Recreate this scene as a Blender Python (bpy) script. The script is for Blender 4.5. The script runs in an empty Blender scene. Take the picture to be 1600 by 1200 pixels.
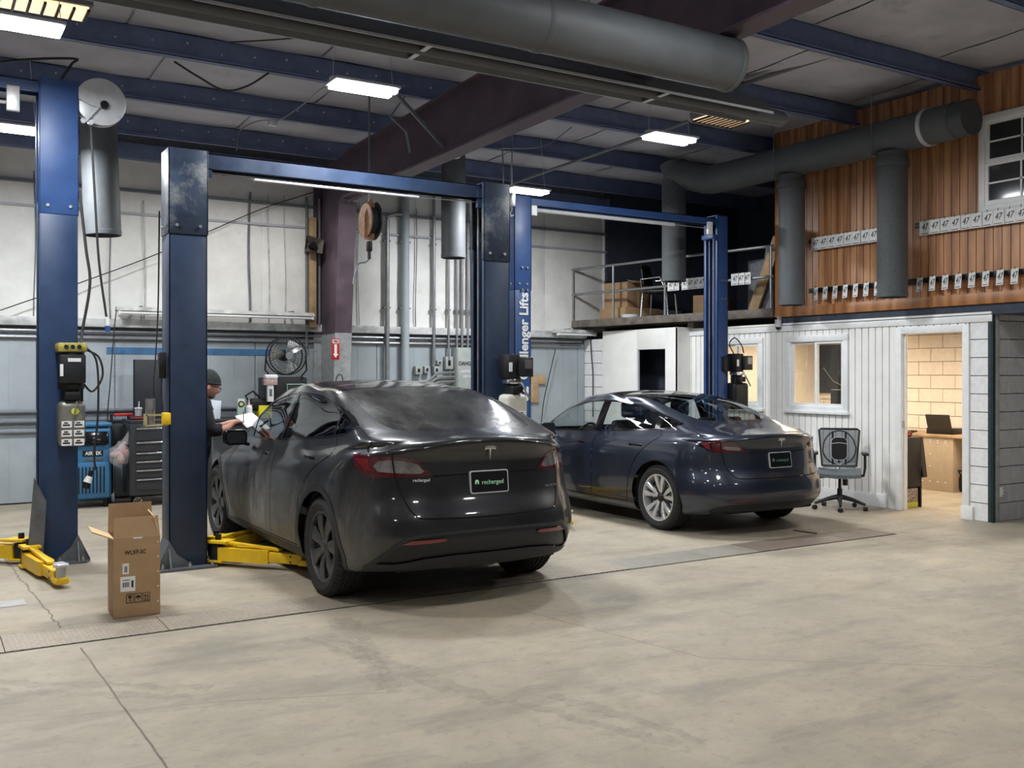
import bpy, bmesh, math, random
import numpy as np
from math import sin, cos, pi, radians, sqrt, tan, atan2
from mathutils import Vector, Matrix, Euler
from mathutils.geometry import delaunay_2d_cdt
random.seed(7)
D = bpy.data
SC = bpy.context.scene
COL = SC.collection

# ------------------------------------------------------------------ camera, exposure
YAW = radians(31.5); FOC = 1519.0; EYE = 1.62
cd = D.cameras.new('camera'); cam = D.objects.new('camera', cd); COL.objects.link(cam)
cd.sensor_fit = 'HORIZONTAL'; cd.sensor_width = 36.0; cd.lens = FOC*36/1600
cd.shift_y = -16/1600; cd.clip_start = 0.05; cd.clip_end = 200
cam.location = (0, 0, EYE); cam.rotation_euler = (radians(90), 0, -YAW)
SC.camera = cam
vs = SC.view_settings
vs.view_transform = 'Standard'; vs.look = 'None'; vs.gamma = 1; vs.use_curve_mapping = False
vs.exposure = 0.0
SC.cycles.max_bounces = 8
SC.cycles.sample_clamp_indirect = 4.0
W = D.worlds.new('world'); SC.world = W; W.use_nodes = True
W.node_tree.nodes['Background'].inputs[0].default_value = (0.35, 0.42, 0.6, 1)
W.node_tree.nodes['Background'].inputs[1].default_value = 0.05

def area_light(name, loc, sx, sy, power, color, rot=(0, 0, 0), spread=180):
    l = D.lights.new(name, 'AREA'); l.shape = 'RECTANGLE'; l.size = sx; l.size_y = sy
    l.energy = power; l.color = color; l.spread = radians(spread)
    o = D.objects.new(name, l); COL.objects.link(o); o.location = loc; o.rotation_euler = rot
    return o
COOL = (0.95, 0.975, 1.0)
WARM = (1.0, 0.83, 0.64)
LAMPS = [(0.62, 7.75, 4.12), (3.30, 7.85, 4.10), (6.75, 7.85, 4.10), (0.75, 10.9, 4.08), (7.05, 11.1, 4.10)]
LAMPS_OFF = [(0.6, 4.3, 4.15), (4.2, 3.9, 4.15), (7.6, 4.2, 4.15), (-2.8, 7.8, 4.12), (-2.8, 3.9, 4.15), (1.5, 0.4, 4.15), (6.2, 0.2, 4.15), (-3.0, -0.5, 4.15), (3.9, 12.0, 4.12), (11.4, 3.9, 4.15)]
P_ON, P_OFF = 96.0, 36.0
for i, p in enumerate(LAMPS):
    area_light('shop_lamp_light', (p[0], p[1], p[2]-0.045), 0.56, 0.24, P_ON*(1.5 if p[1] > 10 else 1.0), COOL)
for i, p in enumerate(LAMPS_OFF):
    area_light('shop_lamp_light', (p[0], p[1], p[2]-0.045), 0.56, 0.24, P_OFF*(4.5 if p[0] > 10 else 1.0), (1.0, 0.985, 0.955))  # far-right lamp is added, with extra power, to brighten the grey block wall
area_light('office_light', (11.3, 7.6, 2.17), 1.1, 0.5, 62, WARM)
area_light('office_light', (11.3, 10.0, 2.17), 1.1, 0.5, 52, WARM)

# ------------------------------------------------------------------ helpers
def PX(u, v, Y):
    "world point on the plane y=Y that the survey of the photograph gives for a sighting"
    a = (u-800)/FOC; b = (584-v)/FOC
    r = (sin(YAW)+a*cos(YAW), cos(YAW)-a*sin(YAW), b); t = Y/r[1]
    return Vector((r[0]*t, Y, EYE+b*t))
def PXX(u, v, X):
    a = (u-800)/FOC; b = (584-v)/FOC
    r = (sin(YAW)+a*cos(YAW), cos(YAW)-a*sin(YAW), b); t = X/r[0]
    return Vector((X, r[1]*t, EYE+b*t))
def PXZ(u, v, Z=0.0):
    a = (u-800)/FOC; b = (584-v)/FOC
    r = (sin(YAW)+a*cos(YAW), cos(YAW)-a*sin(YAW)); t = (Z-EYE)/b
    return Vector((r[0]*t, r[1]*t, Z))

class N:
    "tiny node-graph helper"
    def __init__(s, name):
        s.m = D.materials.new(name); s.m.use_nodes = True; s.t = s.m.node_tree
        s.b = s.t.nodes['Principled BSDF']; s.out = s.t.nodes['Material Output']
    def n(s, typ, **kw):
        nd = s.t.nodes.new(typ)
        for k, v in kw.items():
            if k.startswith('i_'): nd.inputs[int(k[2:])].default_value = v
            else: setattr(nd, k, v)
        return nd
    def l(s, a, b): s.t.links.new(a, b)
    def coord(s, kind='Object', scale=(1, 1, 1), rot=(0, 0, 0), loc=(0, 0, 0)):
        if kind == 'World': o = s.n('ShaderNodeNewGeometry').outputs['Position']
        else: o = s.n('ShaderNodeTexCoord').outputs[kind]
        mp = s.n('ShaderNodeMapping'); mp.inputs['Scale'].default_value = scale
        mp.inputs['Rotation'].default_value = rot; mp.inputs['Location'].default_value = loc
        s.l(o, mp.inputs[0]); return mp.outputs[0]
    def noise(s, vec, scale=5, detail=4, rough=0.5, out=0):
        nd = s.n('ShaderNodeTexNoise'); nd.inputs['Scale'].default_value = scale
        nd.inputs['Detail'].default_value = detail; nd.inputs['Roughness'].default_value = rough
        s.l(vec, nd.inputs['Vector']); return nd.outputs[out]
    def ramp(s, fac, stops):
        r = s.n('ShaderNodeValToRGB'); e = r.color_ramp.elements
        while len(e) < len(stops): e.new(0.5)
        for k, (p, c) in enumerate(stops):
            e[k].position = p; e[k].color = (c, c, c, 1) if not isinstance(c, (tuple, list)) else (*c[:3], 1)
        s.l(fac, r.inputs[0]); return r.outputs[0]
    def mix(s, fac, a, b, mode='MIX'):
        m = s.n('ShaderNodeMix', data_type='RGBA', blend_type=mode)
        for sock, v in ((m.inputs[0], fac), (m.inputs[6], a), (m.inputs[7], b)):
            if isinstance(v, (int, float)): sock.default_value = v
            elif isinstance(v, tuple): sock.default_value = (*v[:3], 1)
            else: s.l(v, sock)
        return m.outputs[2]
    def math(s, op, a, b=0.0, c=None):
        m = s.n('ShaderNodeMath', operation=op)
        for i, v in enumerate((a, b) + ((c,) if c is not None else ())):
            if isinstance(v, (int, float)): m.inputs[i].default_value = v
            else: s.l(v, m.inputs[i])
        return m.outputs[0]
    def bump(s, h, strength=0.3, dist=0.01):
        b = s.n('ShaderNodeBump'); b.inputs['Strength'].default_value = strength
        b.inputs['Distance'].default_value = dist; s.l(h, b.inputs['Height']); s.l(b.outputs[0], s.b.inputs['Normal'])

def mat(name, col, rough=0.5, metal=0.0, var=0.12, scale=12, bump=0.0, coat=0.0, spec=None, dirt=None, emit=None, alpha=None):
    k = N(name); b = k.b
    b.inputs['Roughness'].default_value = rough; b.inputs['Metallic'].default_value = metal
    if var > 0:
        v = k.coord('Object'); f = k.noise(v, scale, 5, 0.6)
        c2 = tuple(max(0, x*(1-var*1.6)) for x in col); c3 = tuple(min(1, x*(1+var)) for x in col)
        c = k.ramp(f, [(0.3, c2), (0.7, c3)])
        if dirt:
            f2 = k.noise(v, dirt[1], 6, 0.7); c = k.mix(k.ramp(f2, [(dirt[2], 0), (dirt[2]+0.15, 1)]), c, dirt[0])
        k.l(c, b.inputs['Base Color'])
        rr = k.ramp(f, [(0.3, max(0, rough-0.08)), (0.7, min(1, rough+0.08))]); k.l(rr, b.inputs['Roughness'])
        if bump > 0: k.bump(f, bump, 0.01)
    else: b.inputs['Base Color'].default_value = (*col, 1)
    if coat: b.inputs['Coat Weight'].default_value = coat; b.inputs['Coat Roughness'].default_value = 0.04
    if spec is not None: b.inputs['Specular IOR Level'].default_value = spec
    if emit: b.inputs['Emission Color'].default_value = (*emit[0], 1); b.inputs['Emission Strength'].default_value = emit[1]
    return k.m

def glass_mat(name, tint, trans=0.5, rough=0.02):
    "thin pane: part see-through, part mirror"
    k = N(name); t = k.t
    t.nodes.remove(k.b)
    tr = k.n('ShaderNodeBsdfTransparent'); tr.inputs[0].default_value = (*tint, 1)
    gl = k.n('ShaderNodeBsdfGlossy'); gl.inputs['Roughness'].default_value = rough; gl.inputs[0].default_value = (0.9, 0.95, 1, 1)
    lw = k.n('ShaderNodeLayerWeight'); lw.inputs[0].default_value = 0.5
    fr = k.math('ADD', k.math('MULTIPLY', k.math('POWER', lw.outputs['Facing'], 5.0), 0.92), 0.07)
    mx = k.n('ShaderNodeMixShader'); k.l(fr, mx.inputs[0]); k.l(tr.outputs[0], mx.inputs[1]); k.l(gl.outputs[0], mx.inputs[2])
    k.l(mx.outputs[0], k.out.inputs[0]); return k.m

def finish(me, smooth=35):
    if smooth:
        me.polygons.foreach_set('use_smooth', [True]*len(me.polygons))
        me.set_sharp_from_angle(angle=radians(smooth))
    me.update()

def link(name, me, m, parent=None, world=False):
    if m is not None and not me.materials:
        for x in (m if isinstance(m, (list, tuple)) else [m]): me.materials.append(x)
    if parent is not None and world: me.transform(base_matrix(parent).inverted())
    o = D.objects.new(name, me); COL.objects.link(o)
    if parent is not None: o.parent = parent
    return o
def base_matrix(o):
    m = Matrix.Translation(o.location) @ o.rotation_euler.to_matrix().to_4x4()
    return (base_matrix(o.parent) @ m) if o.parent else m

class MB:
    def __init__(s): s.b = bmesh.new()
    def _add(s, t):
        me = D.meshes.new('tmp'); t.to_mesh(me); t.free(); s.b.from_mesh(me); D.meshes.remove(me); return s
    def box(s, a, b, bev=0.0, rot=None, piv=None, seg=2):
        a = Vector(a); b = Vector(b); t = bmesh.new(); bmesh.ops.create_cube(t, size=1)
        c = (a+b)/2; d = b-a
        for v in t.verts: v.co = Vector((v.co.x*d.x, v.co.y*d.y, v.co.z*d.z))
        if bev > 0: bmesh.ops.bevel(t, geom=t.edges[:], offset=bev, segments=seg, affect='EDGES', profile=0.5)
        m = Matrix.Translation(c)
        if rot is not None:
            p = Vector(piv) if piv is not None else c
            m = Matrix.Translation(p) @ Euler(rot).to_matrix().to_4x4() @ Matrix.Translation(c-p)
        t.transform(m); return s._add(t)
    def obox(s, p0, p1, w, h, bev=0.0, up=(0, 0, 1)):
        "beam from p0 to p1, width w, height h"
        p0 = Vector(p0); p1 = Vector(p1); d = p1-p0; L = d.length; x = d/L; y = Vector(up).cross(x)
        if y.length < 1e-4: y = Vector((0, 1, 0)).cross(x)
        y.normalize(); z = x.cross(y)
        t = bmesh.new(); bmesh.ops.create_cube(t, size=1)
        for v in t.verts: v.co = Vector((v.co.x*L, v.co.y*w, v.co.z*h))
        if bev > 0: bmesh.ops.bevel(t, geom=t.edges[:], offset=bev, segments=2, affect='EDGES', profile=0.5)
        t.transform(Matrix.Translation((p0+p1)/2) @ Matrix((x, y, z)).transposed().to_4x4()); return s._add(t)
    def cyl(s, p0, p1, r, r2=None, n=20, caps=True):
        p0 = Vector(p0); p1 = Vector(p1); d = p1-p0; t = bmesh.new()
        bmesh.ops.create_cone(t, cap_ends=caps, segments=n, radius1=r, radius2=r if r2 is None else r2, depth=d.length)
        q = Vector((0, 0, 1)).rotation_difference(d.normalized()).to_matrix().to_4x4()
        t.transform(Matrix.Translation((p0+p1)/2) @ q); return s._add(t)
    def sph(s, c, r, sc=(1, 1, 1), n=16, rot=None):
        t = bmesh.new(); bmesh.ops.create_uvsphere(t, u_segments=n, v_segments=max(6, n*2//3), radius=r)
        m = Matrix.Diagonal((*sc, 1))
        if rot is not None: m = Euler(rot).to_matrix().to_4x4() @ m
        t.transform(Matrix.Translation(c) @ m); return s._add(t)
    def tube(s, pts, r, n=8, closed=False, caps=True):
        pts = [Vector(p) for p in pts]; k = len(pts); t = s.b; rings = []
        prev = None
        for i, p in enumerate(pts):
            a = pts[(i-1) % k] if (closed or i > 0) else p; b = pts[(i+1) % k] if (closed or i < k-1) else p
            d = (b-a).normalized()
            if prev is None:
                x = d.orthogonal().normalized()
            else:
                x = prev - d*prev.dot(d)
                x = x.normalized() if x.length > 1e-6 else d.orthogonal().normalized()
            prev = x; y = d.cross(x); rr = r[i] if isinstance(r, (list, tuple)) else r
            rings.append([t.verts.new(p + (x*cos(2*pi*j/n)+y*sin(2*pi*j/n))*rr) for j in range(n)])
        for i in range(k if closed else k-1):
            A = rings[i]; B = rings[(i+1) % k]
            for j in range(n): t.faces.new((A[j], A[(j+1) % n], B[(j+1) % n], B[j]))
        if caps and not closed:
            t.faces.new(rings[0][::-1]); t.faces.new(rings[-1])
        return s
    def prism(s, poly, ax, c0, c1):
        "poly in the two axes other than ax, extruded along ax from c0 to c1"
        t = bmesh.new()
        def mk(p, c):
            if ax == 'x': return (c, p[0], p[1])
            if ax == 'y': return (p[0], c, p[1])
            return (p[0], p[1], c)
        A = [t.verts.new(mk(p, c0)) for p in poly]; B = [t.verts.new(mk(p, c1)) for p in poly]
        k = len(poly); t.faces.new(A); t.faces.new(B[::-1])
        for i in range(k): t.faces.new((A[i], B[i], B[(i+1) % k], A[(i+1) % k]))
        bmesh.ops.recalc_face_normals(t, faces=t.faces[:]); return s._add(t)
    def lathe(s, prof, c=(0, 0, 0), axis='z', n=32, close=False):
        "prof: (radius, height) list"
        t = bmesh.new(); R = []
        for j in range(n):
            a = 2*pi*j/n; row = []
            for (r, h) in prof:
                if axis == 'z': p = (r*cos(a), r*sin(a), h)
                elif axis == 'x': p = (h, r*cos(a), r*sin(a))
                else: p = (r*cos(a), h, r*sin(a))
                row.append(t.verts.new(p))
            R.append(row)
        m = len(prof)
        for j in range(n):
            A = R[j]; B = R[(j+1) % n]
            for i in range(m if close else m-1):
                t.faces.new((A[i], B[i], B[(i+1) % m], A[(i+1) % m]))
        bmesh.ops.remove_doubles(t, verts=t.verts[:], dist=1e-5)
        bmesh.ops.recalc_face_normals(t, faces=t.faces[:])
        t.transform(Matrix.Translation(c)); return s._add(t)
    def grid(s, P, flip=False):
        "P: rows of points"
        V = [[s.b.verts.new(p) for p in row] for row in P]
        for i in range(len(P)-1):
            for j in range(len(P[0])-1):
                q = (V[i][j], V[i][j+1], V[i+1][j+1], V[i+1][j])
                s.b.faces.new(q[::-1] if flip else q)
        return s
    def xf(s, m): s.b.transform(m); return s
    def build(s, name, m, parent=None, world=False, smooth=35):
        me = D.meshes.new(name); s.b.to_mesh(me); s.b.free(); finish(me, smooth)
        return link(name, me, m, parent, world)

def tag(o, label=None, cat=None, group=None, kind=None):
    if label: o['label'] = label
    if cat: o['category'] = cat
    if group: o['group'] = group
    if kind: o['kind'] = kind
    return o
def thing(name, label, cat, loc=(0, 0, 0), rz=0, group=None):
    o = D.objects.new(name, None); COL.objects.link(o); o.empty_display_size = 0.1
    o.location = loc; o.rotation_euler = (0, 0, rz); return tag(o, label, cat, group)
def struct(o): o['kind'] = 'structure'; return o
def dup(root, loc=None, rz=None, label=None, group=None, parent=None):
    c = root.copy(); COL.objects.link(c)
    if loc is not None: c.location = loc
    if rz is not None: c.rotation_euler = (0, 0, rz)
    if label: c['label'] = label
    if group: c['group'] = group
    if parent is not None: c.parent = parent
    for ch in list(root.children): dup(ch, parent=c)
    return c
def text(name, body, size, loc, rot, m, parent=None, world=False, ext=0.001, align='CENTER', bold=0.0, sx=1.0, shear=0.0):
    cu = D.curves.new(name, 'FONT'); cu.body = body; cu.size = size; cu.extrude = ext; cu.align_x = align; cu.align_y = 'CENTER'
    cu.offset = bold; cu.shear = shear; cu.resolution_u = 3
    o = D.objects.new(name, cu); COL.objects.link(o)
    me = D.meshes.new_from_object(o); D.objects.remove(o); D.curves.remove(cu); me.name = name; me.materials.clear(); me.materials.append(m)
    o = D.objects.new(name, me); COL.objects.link(o); o['kind'] = 'stuff' if len(body) > 1 else 'thing'
    if len(body) <= 1: del o['kind']
    mw = Matrix.Translation(loc) @ Euler(rot).to_matrix().to_4x4() @ Matrix.Diagonal((sx, 1, 1, 1))
    if parent is not None:
        o.parent = parent
        if world: mw = base_matrix(parent).inverted() @ mw
    o.matrix_local = mw
    return o
RF = (pi/2, 0, 0)            # lettering that faces -Y
RL = (pi/2, 0, -pi/2)        # lettering that faces -X
def bez(p, n=14):
    "Catmull-Rom through points"
    p = [Vector(q) for q in p]; P = [2*p[0]-p[1]] + p + [2*p[-1]-p[-2]]; out = []
    for i in range(1, len(P)-2):
        for j in range(n):
            t = j/n; a, b, c, d = P[i-1:i+3]
            out.append(0.5*((2*b)+(c-a)*t+(2*a-5*b+4*c-d)*t*t+(3*b-a-3*c+d)*t**3))
    out.append(p[-1]); return out
# ------------------------------------------------------------------ car bodies
U1, U2 = 0.30, 0.72
NU0, NV0 = 241, 161
def _arc(W0, a, n, k):
    ph = np.linspace(0, pi/2, 400); e = 2.0/n
    x = W0*np.sin(ph)**e; y = a*(1-np.cos(ph)**e)
    s = np.concatenate([[0], np.cumsum(np.hypot(np.diff(x), np.diff(y)))]); t = np.linspace(0, s[-1], k)
    return np.interp(t, s, x), np.interp(t, s, y)
def _smooth(xs, ks, vs):
    "cubic hermite through knots"
    ks = np.array(ks, float); vs = np.array(vs, float); d = np.diff(vs)/np.diff(ks); m = np.zeros(len(ks))
    m[1:-1] = (d[:-1]*np.diff(ks)[1:]+d[1:]*np.diff(ks)[:-1])/(ks[2:]-ks[:-2]); m[0] = 0; m[-1] = 0
    i = np.clip(np.searchsorted(ks, xs, 'right')-1, 0, len(ks)-2); h = ks[i+1]-ks[i]; t = (xs-ks[i])/h
    return (2*t**3-3*t**2+1)*vs[i]+(t**3-2*t**2+t)*h*m[i]+(-2*t**3+3*t**2)*vs[i+1]+(t**3-t**2)*h*m[i+1]
class Surf:
    def __init__(s, rings, vk):
        u = np.linspace(0, 1, NU0); s.u = u; R = []
        i1 = int(round(U1*(NU0-1))); i2 = int(round(U2*(NU0-1)))
        for r in rings:
            yr, yf, Wd, ar, nr, af, nf, zs = r[:8]; tp = r[8] if len(r) > 8 else (1, 1, 1)
            xa, ya = _arc(Wd*tp[0], ar, nr, i1+1); xb, yb = _arc(Wd*tp[2], af, nf, NU0-i2)
            x = np.zeros(NU0); y = np.zeros(NU0)
            x[:i1+1] = xa; y[:i1+1] = yr+ya; x[i2:] = xb[::-1]; y[i2:] = yf-yb[::-1]
            k = np.linspace(0, 1, i2-i1+1); y[i1:i2+1] = (yr+ar)*(1-k)+(yf-af)*k
            x[i1:i2+1] = Wd*_smooth(k, [0, .5, 1], tp)
            z = _smooth(u, [0, .15, .3, .51, .72, .86, 1], zs)
            R.append(np.stack([x, y, z], 1))
        s.R = np.array(R); K = 7; g = np.exp(-0.5*(np.arange(-K, K+1)/3.0)**2); g /= g.sum()
        pad = np.concatenate([s.R[:, K:0:-1]*np.array([-1, 1, 1]), s.R, s.R[:, -2:-K-2:-1]*np.array([-1, 1, 1])], 1)
        s.R = sum(g[j]*pad[:, j:j+NU0] for j in range(2*K+1)); s.R[:, 0, 0] = 0; s.R[:, -1, 0] = 0
        vk = np.array(vk, float); s.vk = (vk-vk[0])/(vk[-1]-vk[0])
        h = np.diff(s.vk); d = np.diff(s.R, axis=0)/h[:, None, None]; m = np.zeros_like(s.R)
        m[1:-1] = (d[:-1]*h[1:, None, None]+d[1:]*h[:-1, None, None])/(h[:-1]+h[1:])[:, None, None]
        m[0] = d[0]; m[-1] = d[-1]; s.m = m
        gu, gv = np.meshgrid(np.linspace(0, 1, NU0), np.linspace(0, 1, NV0), indexing='ij')
        s.gu = gu.ravel(); s.gv = gv.ravel(); s.P = s.ev(s.gu, s.gv); s.Nn = s.nrm(s.gu, s.gv)
    def ev(s, u, v):
        u = np.clip(np.atleast_1d(u), 0, 1); v = np.clip(np.atleast_1d(v), 0, 1)
        fu = u*(NU0-1); iu = np.minimum(fu.astype(int), NU0-2); fu = (fu-iu)[:, None]
        i = np.clip(np.searchsorted(s.vk, v, 'right')-1, 0, len(s.vk)-2); h = (s.vk[i+1]-s.vk[i])[:, None]; t = (v-s.vk[i])[:, None]/h
        def c(A, k): return A[k, iu]*(1-fu)+A[k, iu+1]*fu
        return (2*t**3-3*t**2+1)*c(s.R, i)+(t**3-2*t**2+t)*h*c(s.m, i)+(-2*t**3+3*t**2)*c(s.R, i+1)+(t**3-t**2)*h*c(s.m, i+1)
    def nrm(s, u, v):
        e = 0.006
        du = s.ev(np.clip(u+e, 0, 1), v)-s.ev(np.clip(u-e, 0, 1), v); dv = s.ev(u, np.clip(v+e, 0, 1))-s.ev(u, np.clip(v-e, 0, 1))
        n = np.cross(du, dv); n[(u < 1e-6) | (u > 1-1e-6), 0] = 0
        L = np.linalg.norm(n, axis=1); L[L < 1e-9] = 1; return n/L[:, None]
    def inv(s, kind, a, b):
        "surface parameters of a point seen from the side, rear or top"
        ax = {'s': (1, 2), 'r': (0, 2), 't': (0, 1)}[kind]
        if kind == 's': mk = (s.Nn[:, 0] > 0.12) & (s.gv < s.vk[13]+0.004)
        elif kind == 'r': mk = (s.gu < 0.33) & (s.Nn[:, 1] < -0.05)
        else: mk = (s.Nn[:, 2] > 0.15) & (s.gv > 0.3)
        d = (s.P[:, ax[0]]-a)**2+(s.P[:, ax[1]]-b)**2; d = np.where(mk, d, 1e9); k = int(np.argmin(d)); u, v = s.gu[k], s.gv[k]
        for _ in range(5):
            p = s.ev([u, u+1e-4, u], [v, v, v+1e-4]); q = p[:, ax]; J = np.stack([(q[1]-q[0])/1e-4, (q[2]-q[0])/1e-4], 1)
            rr = np.array([a, b])-q[0]
            if abs(np.linalg.det(J)) < 1e-7: break
            st = np.linalg.solve(J, rr); st = np.clip(st, -0.02, 0.02); u = min(1, max(0, u+st[0])); v = min(s.vk[13]+0.012 if kind == 's' else 1, max(0, v+st[1]))
        return (u, v)
    def uv(s, poly, kind='s', step=0.03, closed=True):
        "outline in projection -> dense outline in surface parameters"
        out = []; n = len(poly)
        for i in range(n if closed else n-1):
            a = poly[i]; b = poly[(i+1) % n]; ka = a[2] if len(a) > 2 else kind; kb = b[2] if len(b) > 2 else kind
            if ka != kb:
                out.append(s.inv(ka, a[0], a[1])); continue
            L = math.hypot(a[0]-b[0], a[1]-b[1]); m = max(1, int(L/step))
            for j in range(m):
                t = j/m; out.append(s.inv(ka, a[0]*(1-t)+b[0]*t, a[1]*(1-t)+b[1]*t))
        if not closed: out.append(s.inv(poly[-1][2] if len(poly[-1]) > 2 else kind, poly[-1][0], poly[-1][1]))
        return out
def curve2(p, n=6, closed=False):
    "smooth 2-d outline"
    p = [tuple(q) for q in p]
    P = ([p[-1]]+p+[p[0], p[1]]) if closed else ([(2*p[0][0]-p[1][0], 2*p[0][1]-p[1][1])]+p+[(2*p[-1][0]-p[-2][0], 2*p[-1][1]-p[-2][1])])
    out = []
    for i in range(1, len(P)-2):
        for j in range(n):
            t = j/n; q = []
            for c in (0, 1):
                a, b, cc, d = P[i-1][c], P[i][c], P[i+1][c], P[i+2][c]
                q.append(0.5*(2*b+(cc-a)*t+(2*a-5*b+4*cc-d)*t*t+(3*b-a-3*cc+d)*t**3))
            out.append(tuple(q))
    if not closed: out.append(p[-1])
    return out
def ribbon(p, w):
    L = []; R = []
    for i, q in enumerate(p):
        a = p[max(0, i-1)]; b = p[min(len(p)-1, i+1)]; dx, dy = b[0]-a[0], b[1]-a[1]; l = math.hypot(dx, dy) or 1
        L.append((q[0]-dy/l*w/2, q[1]+dx/l*w/2)); R.append((q[0]+dy/l*w/2, q[1]-dx/l*w/2))
    return L+R[::-1]
def inpoly(P, poly):
    x, y = P[:, 0], P[:, 1]; r = np.zeros(len(P), bool); q = np.array(poly); j = len(q)-1
    for i in range(len(q)):
        xi, yi = q[i]; xj, yj = q[j]
        c = ((yi > y) != (yj > y)) & (x < (xj-xi)*(y-yi)/((yj-yi) if yj != yi else 1e-12)+xi)
        r ^= c; j = i
    return r
def tessellate(S, feats, vmax=1.0, nu=150, nv=84):
    "feats: (name, kind, outline) -> dict name -> (verts, normals, tris) of the right half; the first outline that holds a triangle names it"
    outs = [(nm, S.uv(pl, kd)) for nm, kd, pl in feats]
    us = np.linspace(0, 1, nu); vs_ = np.unique(np.concatenate([np.linspace(0, vmax, nv), S.vk[S.vk <= vmax]]))
    pts = [(a, b) for a in us for b in vs_]; P = np.array(pts); keep = np.ones(len(P), bool)
    A = np.array([0.9/nu, 0.9/nv])
    for nm, o in outs:
        q = np.array(o); r = np.roll(q, -1, 0)
        lo = q.min(0)-2*A; hi = q.max(0)+2*A; idx = np.where((P > lo).all(1) & (P < hi).all(1))[0]
        for a, b in zip(q, r):
            ab = (b-a)/A; l2 = (ab**2).sum()
            pa = (P[idx]-a)/A
            t = np.clip((pa@ab)/l2, 0, 1) if l2 > 0 else np.zeros(len(idx))
            dd = ((pa-t[:, None]*ab)**2).sum(1); keep[idx[dd < 0.12]] = False
    bd = (P[:, 0] < 1e-9) | (P[:, 0] > 1-1e-9) | (P[:, 1] < 1e-9) | (P[:, 1] > vmax-1e-9); keep |= bd
    V = [Vector((float(a), float(b))) for a, b in P[keep]]; E = []
    for nm, o in outs:
        k0 = len(V); V += [Vector((float(a), float(min(b, vmax)))) for a, b in o]; n = len(o); E += [(k0+i, k0+(i+1) % n) for i in range(n)]
    vv, ee, ff, *_ = delaunay_2d_cdt(V, E, [], 0, 1e-6)
    UV = np.array([(p[0], p[1]) for p in vv]); T = np.array([f for f in ff if len(f) == 3])
    X = S.ev(UV[:, 0], UV[:, 1]); X[(UV[:, 0] < 1e-6) | (UV[:, 0] > 1-1e-6) | (UV[:, 1] > 1-1e-6), 0] = 0
    Nn = S.nrm(UV[:, 0], UV[:, 1]); C = UV[T].mean(1); lab = np.full(len(T), -1)
    for k in range(len(outs)-1, -1, -1): lab[inpoly(C, outs[k][1])] = k
    a = X[T[:, 1]]-X[T[:, 0]]; b = X[T[:, 2]]-X[T[:, 0]]; cr = np.cross(a, b); ok = np.linalg.norm(cr, axis=1) > 1e-9
    fl = (cr*Nn[T].sum(1)).sum(1) < 0; T[fl] = T[fl][:, ::-1]
    res = {}
    for k in range(-1, len(outs)):
        nm = 'body' if k < 0 else outs[k][0]; t = T[(lab == k) & ok]
        if len(t): res.setdefault(nm, []).append(t)
    return X, Nn, {n: np.concatenate(t) for n, t in res.items()}
def panel(name, X, Nn, T, m, parent, sides='LR', off=0.0, extra=None, solid=0.0):
    "mesh from tessellated triangles; R = as computed (+x), L = mirrored"
    used, inv = np.unique(T, return_inverse=True); inv = inv.reshape(T.shape)
    V = X[used]+Nn[used]*off; N0 = Nn[used]; vs_, ns, fs = [], [], []; base = 0; mats = []
    for sd in sides:
        v = V.copy(); n = N0.copy(); t = inv.copy()
        if sd == 'L': v[:, 0] *= -1; n[:, 0] *= -1; t = t[:, ::-1]
        vs_.append(v); ns.append(n); fs.append(t+base); base += len(v)
    V = np.concatenate(vs_); Nv = np.concatenate(ns); F = np.concatenate(fs)
    if solid:
        k = len(V); V = np.concatenate([V, V-Nv*solid]); Nv = np.concatenate([Nv, -Nv])
        from collections import Counter
        ed = Counter(); 
        for a, b, c in F.tolist():
            for e in ((a, b), (b, c), (c, a)): ed[e] += 1
        rim = [(a, b) for (a, b) in ed if (b, a) not in ed]
        F = F.tolist() + [[a+k, c+k, b+k] for a, b, c in F.tolist()] + [[a, a+k, b+k, b][::-1] for a, b in rim]
    else: F = F.tolist()
    me = D.meshes.new(name); me.from_pydata(V.tolist(), [], F); me.update()
    me.polygons.foreach_set('use_smooth', [True]*len(me.polygons))
    if solid: me.set_sharp_from_angle(angle=radians(50))
    else: me.normals_split_custom_set_from_vertices(Nv.tolist())
    o = link(name, me, m, parent); return o

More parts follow.
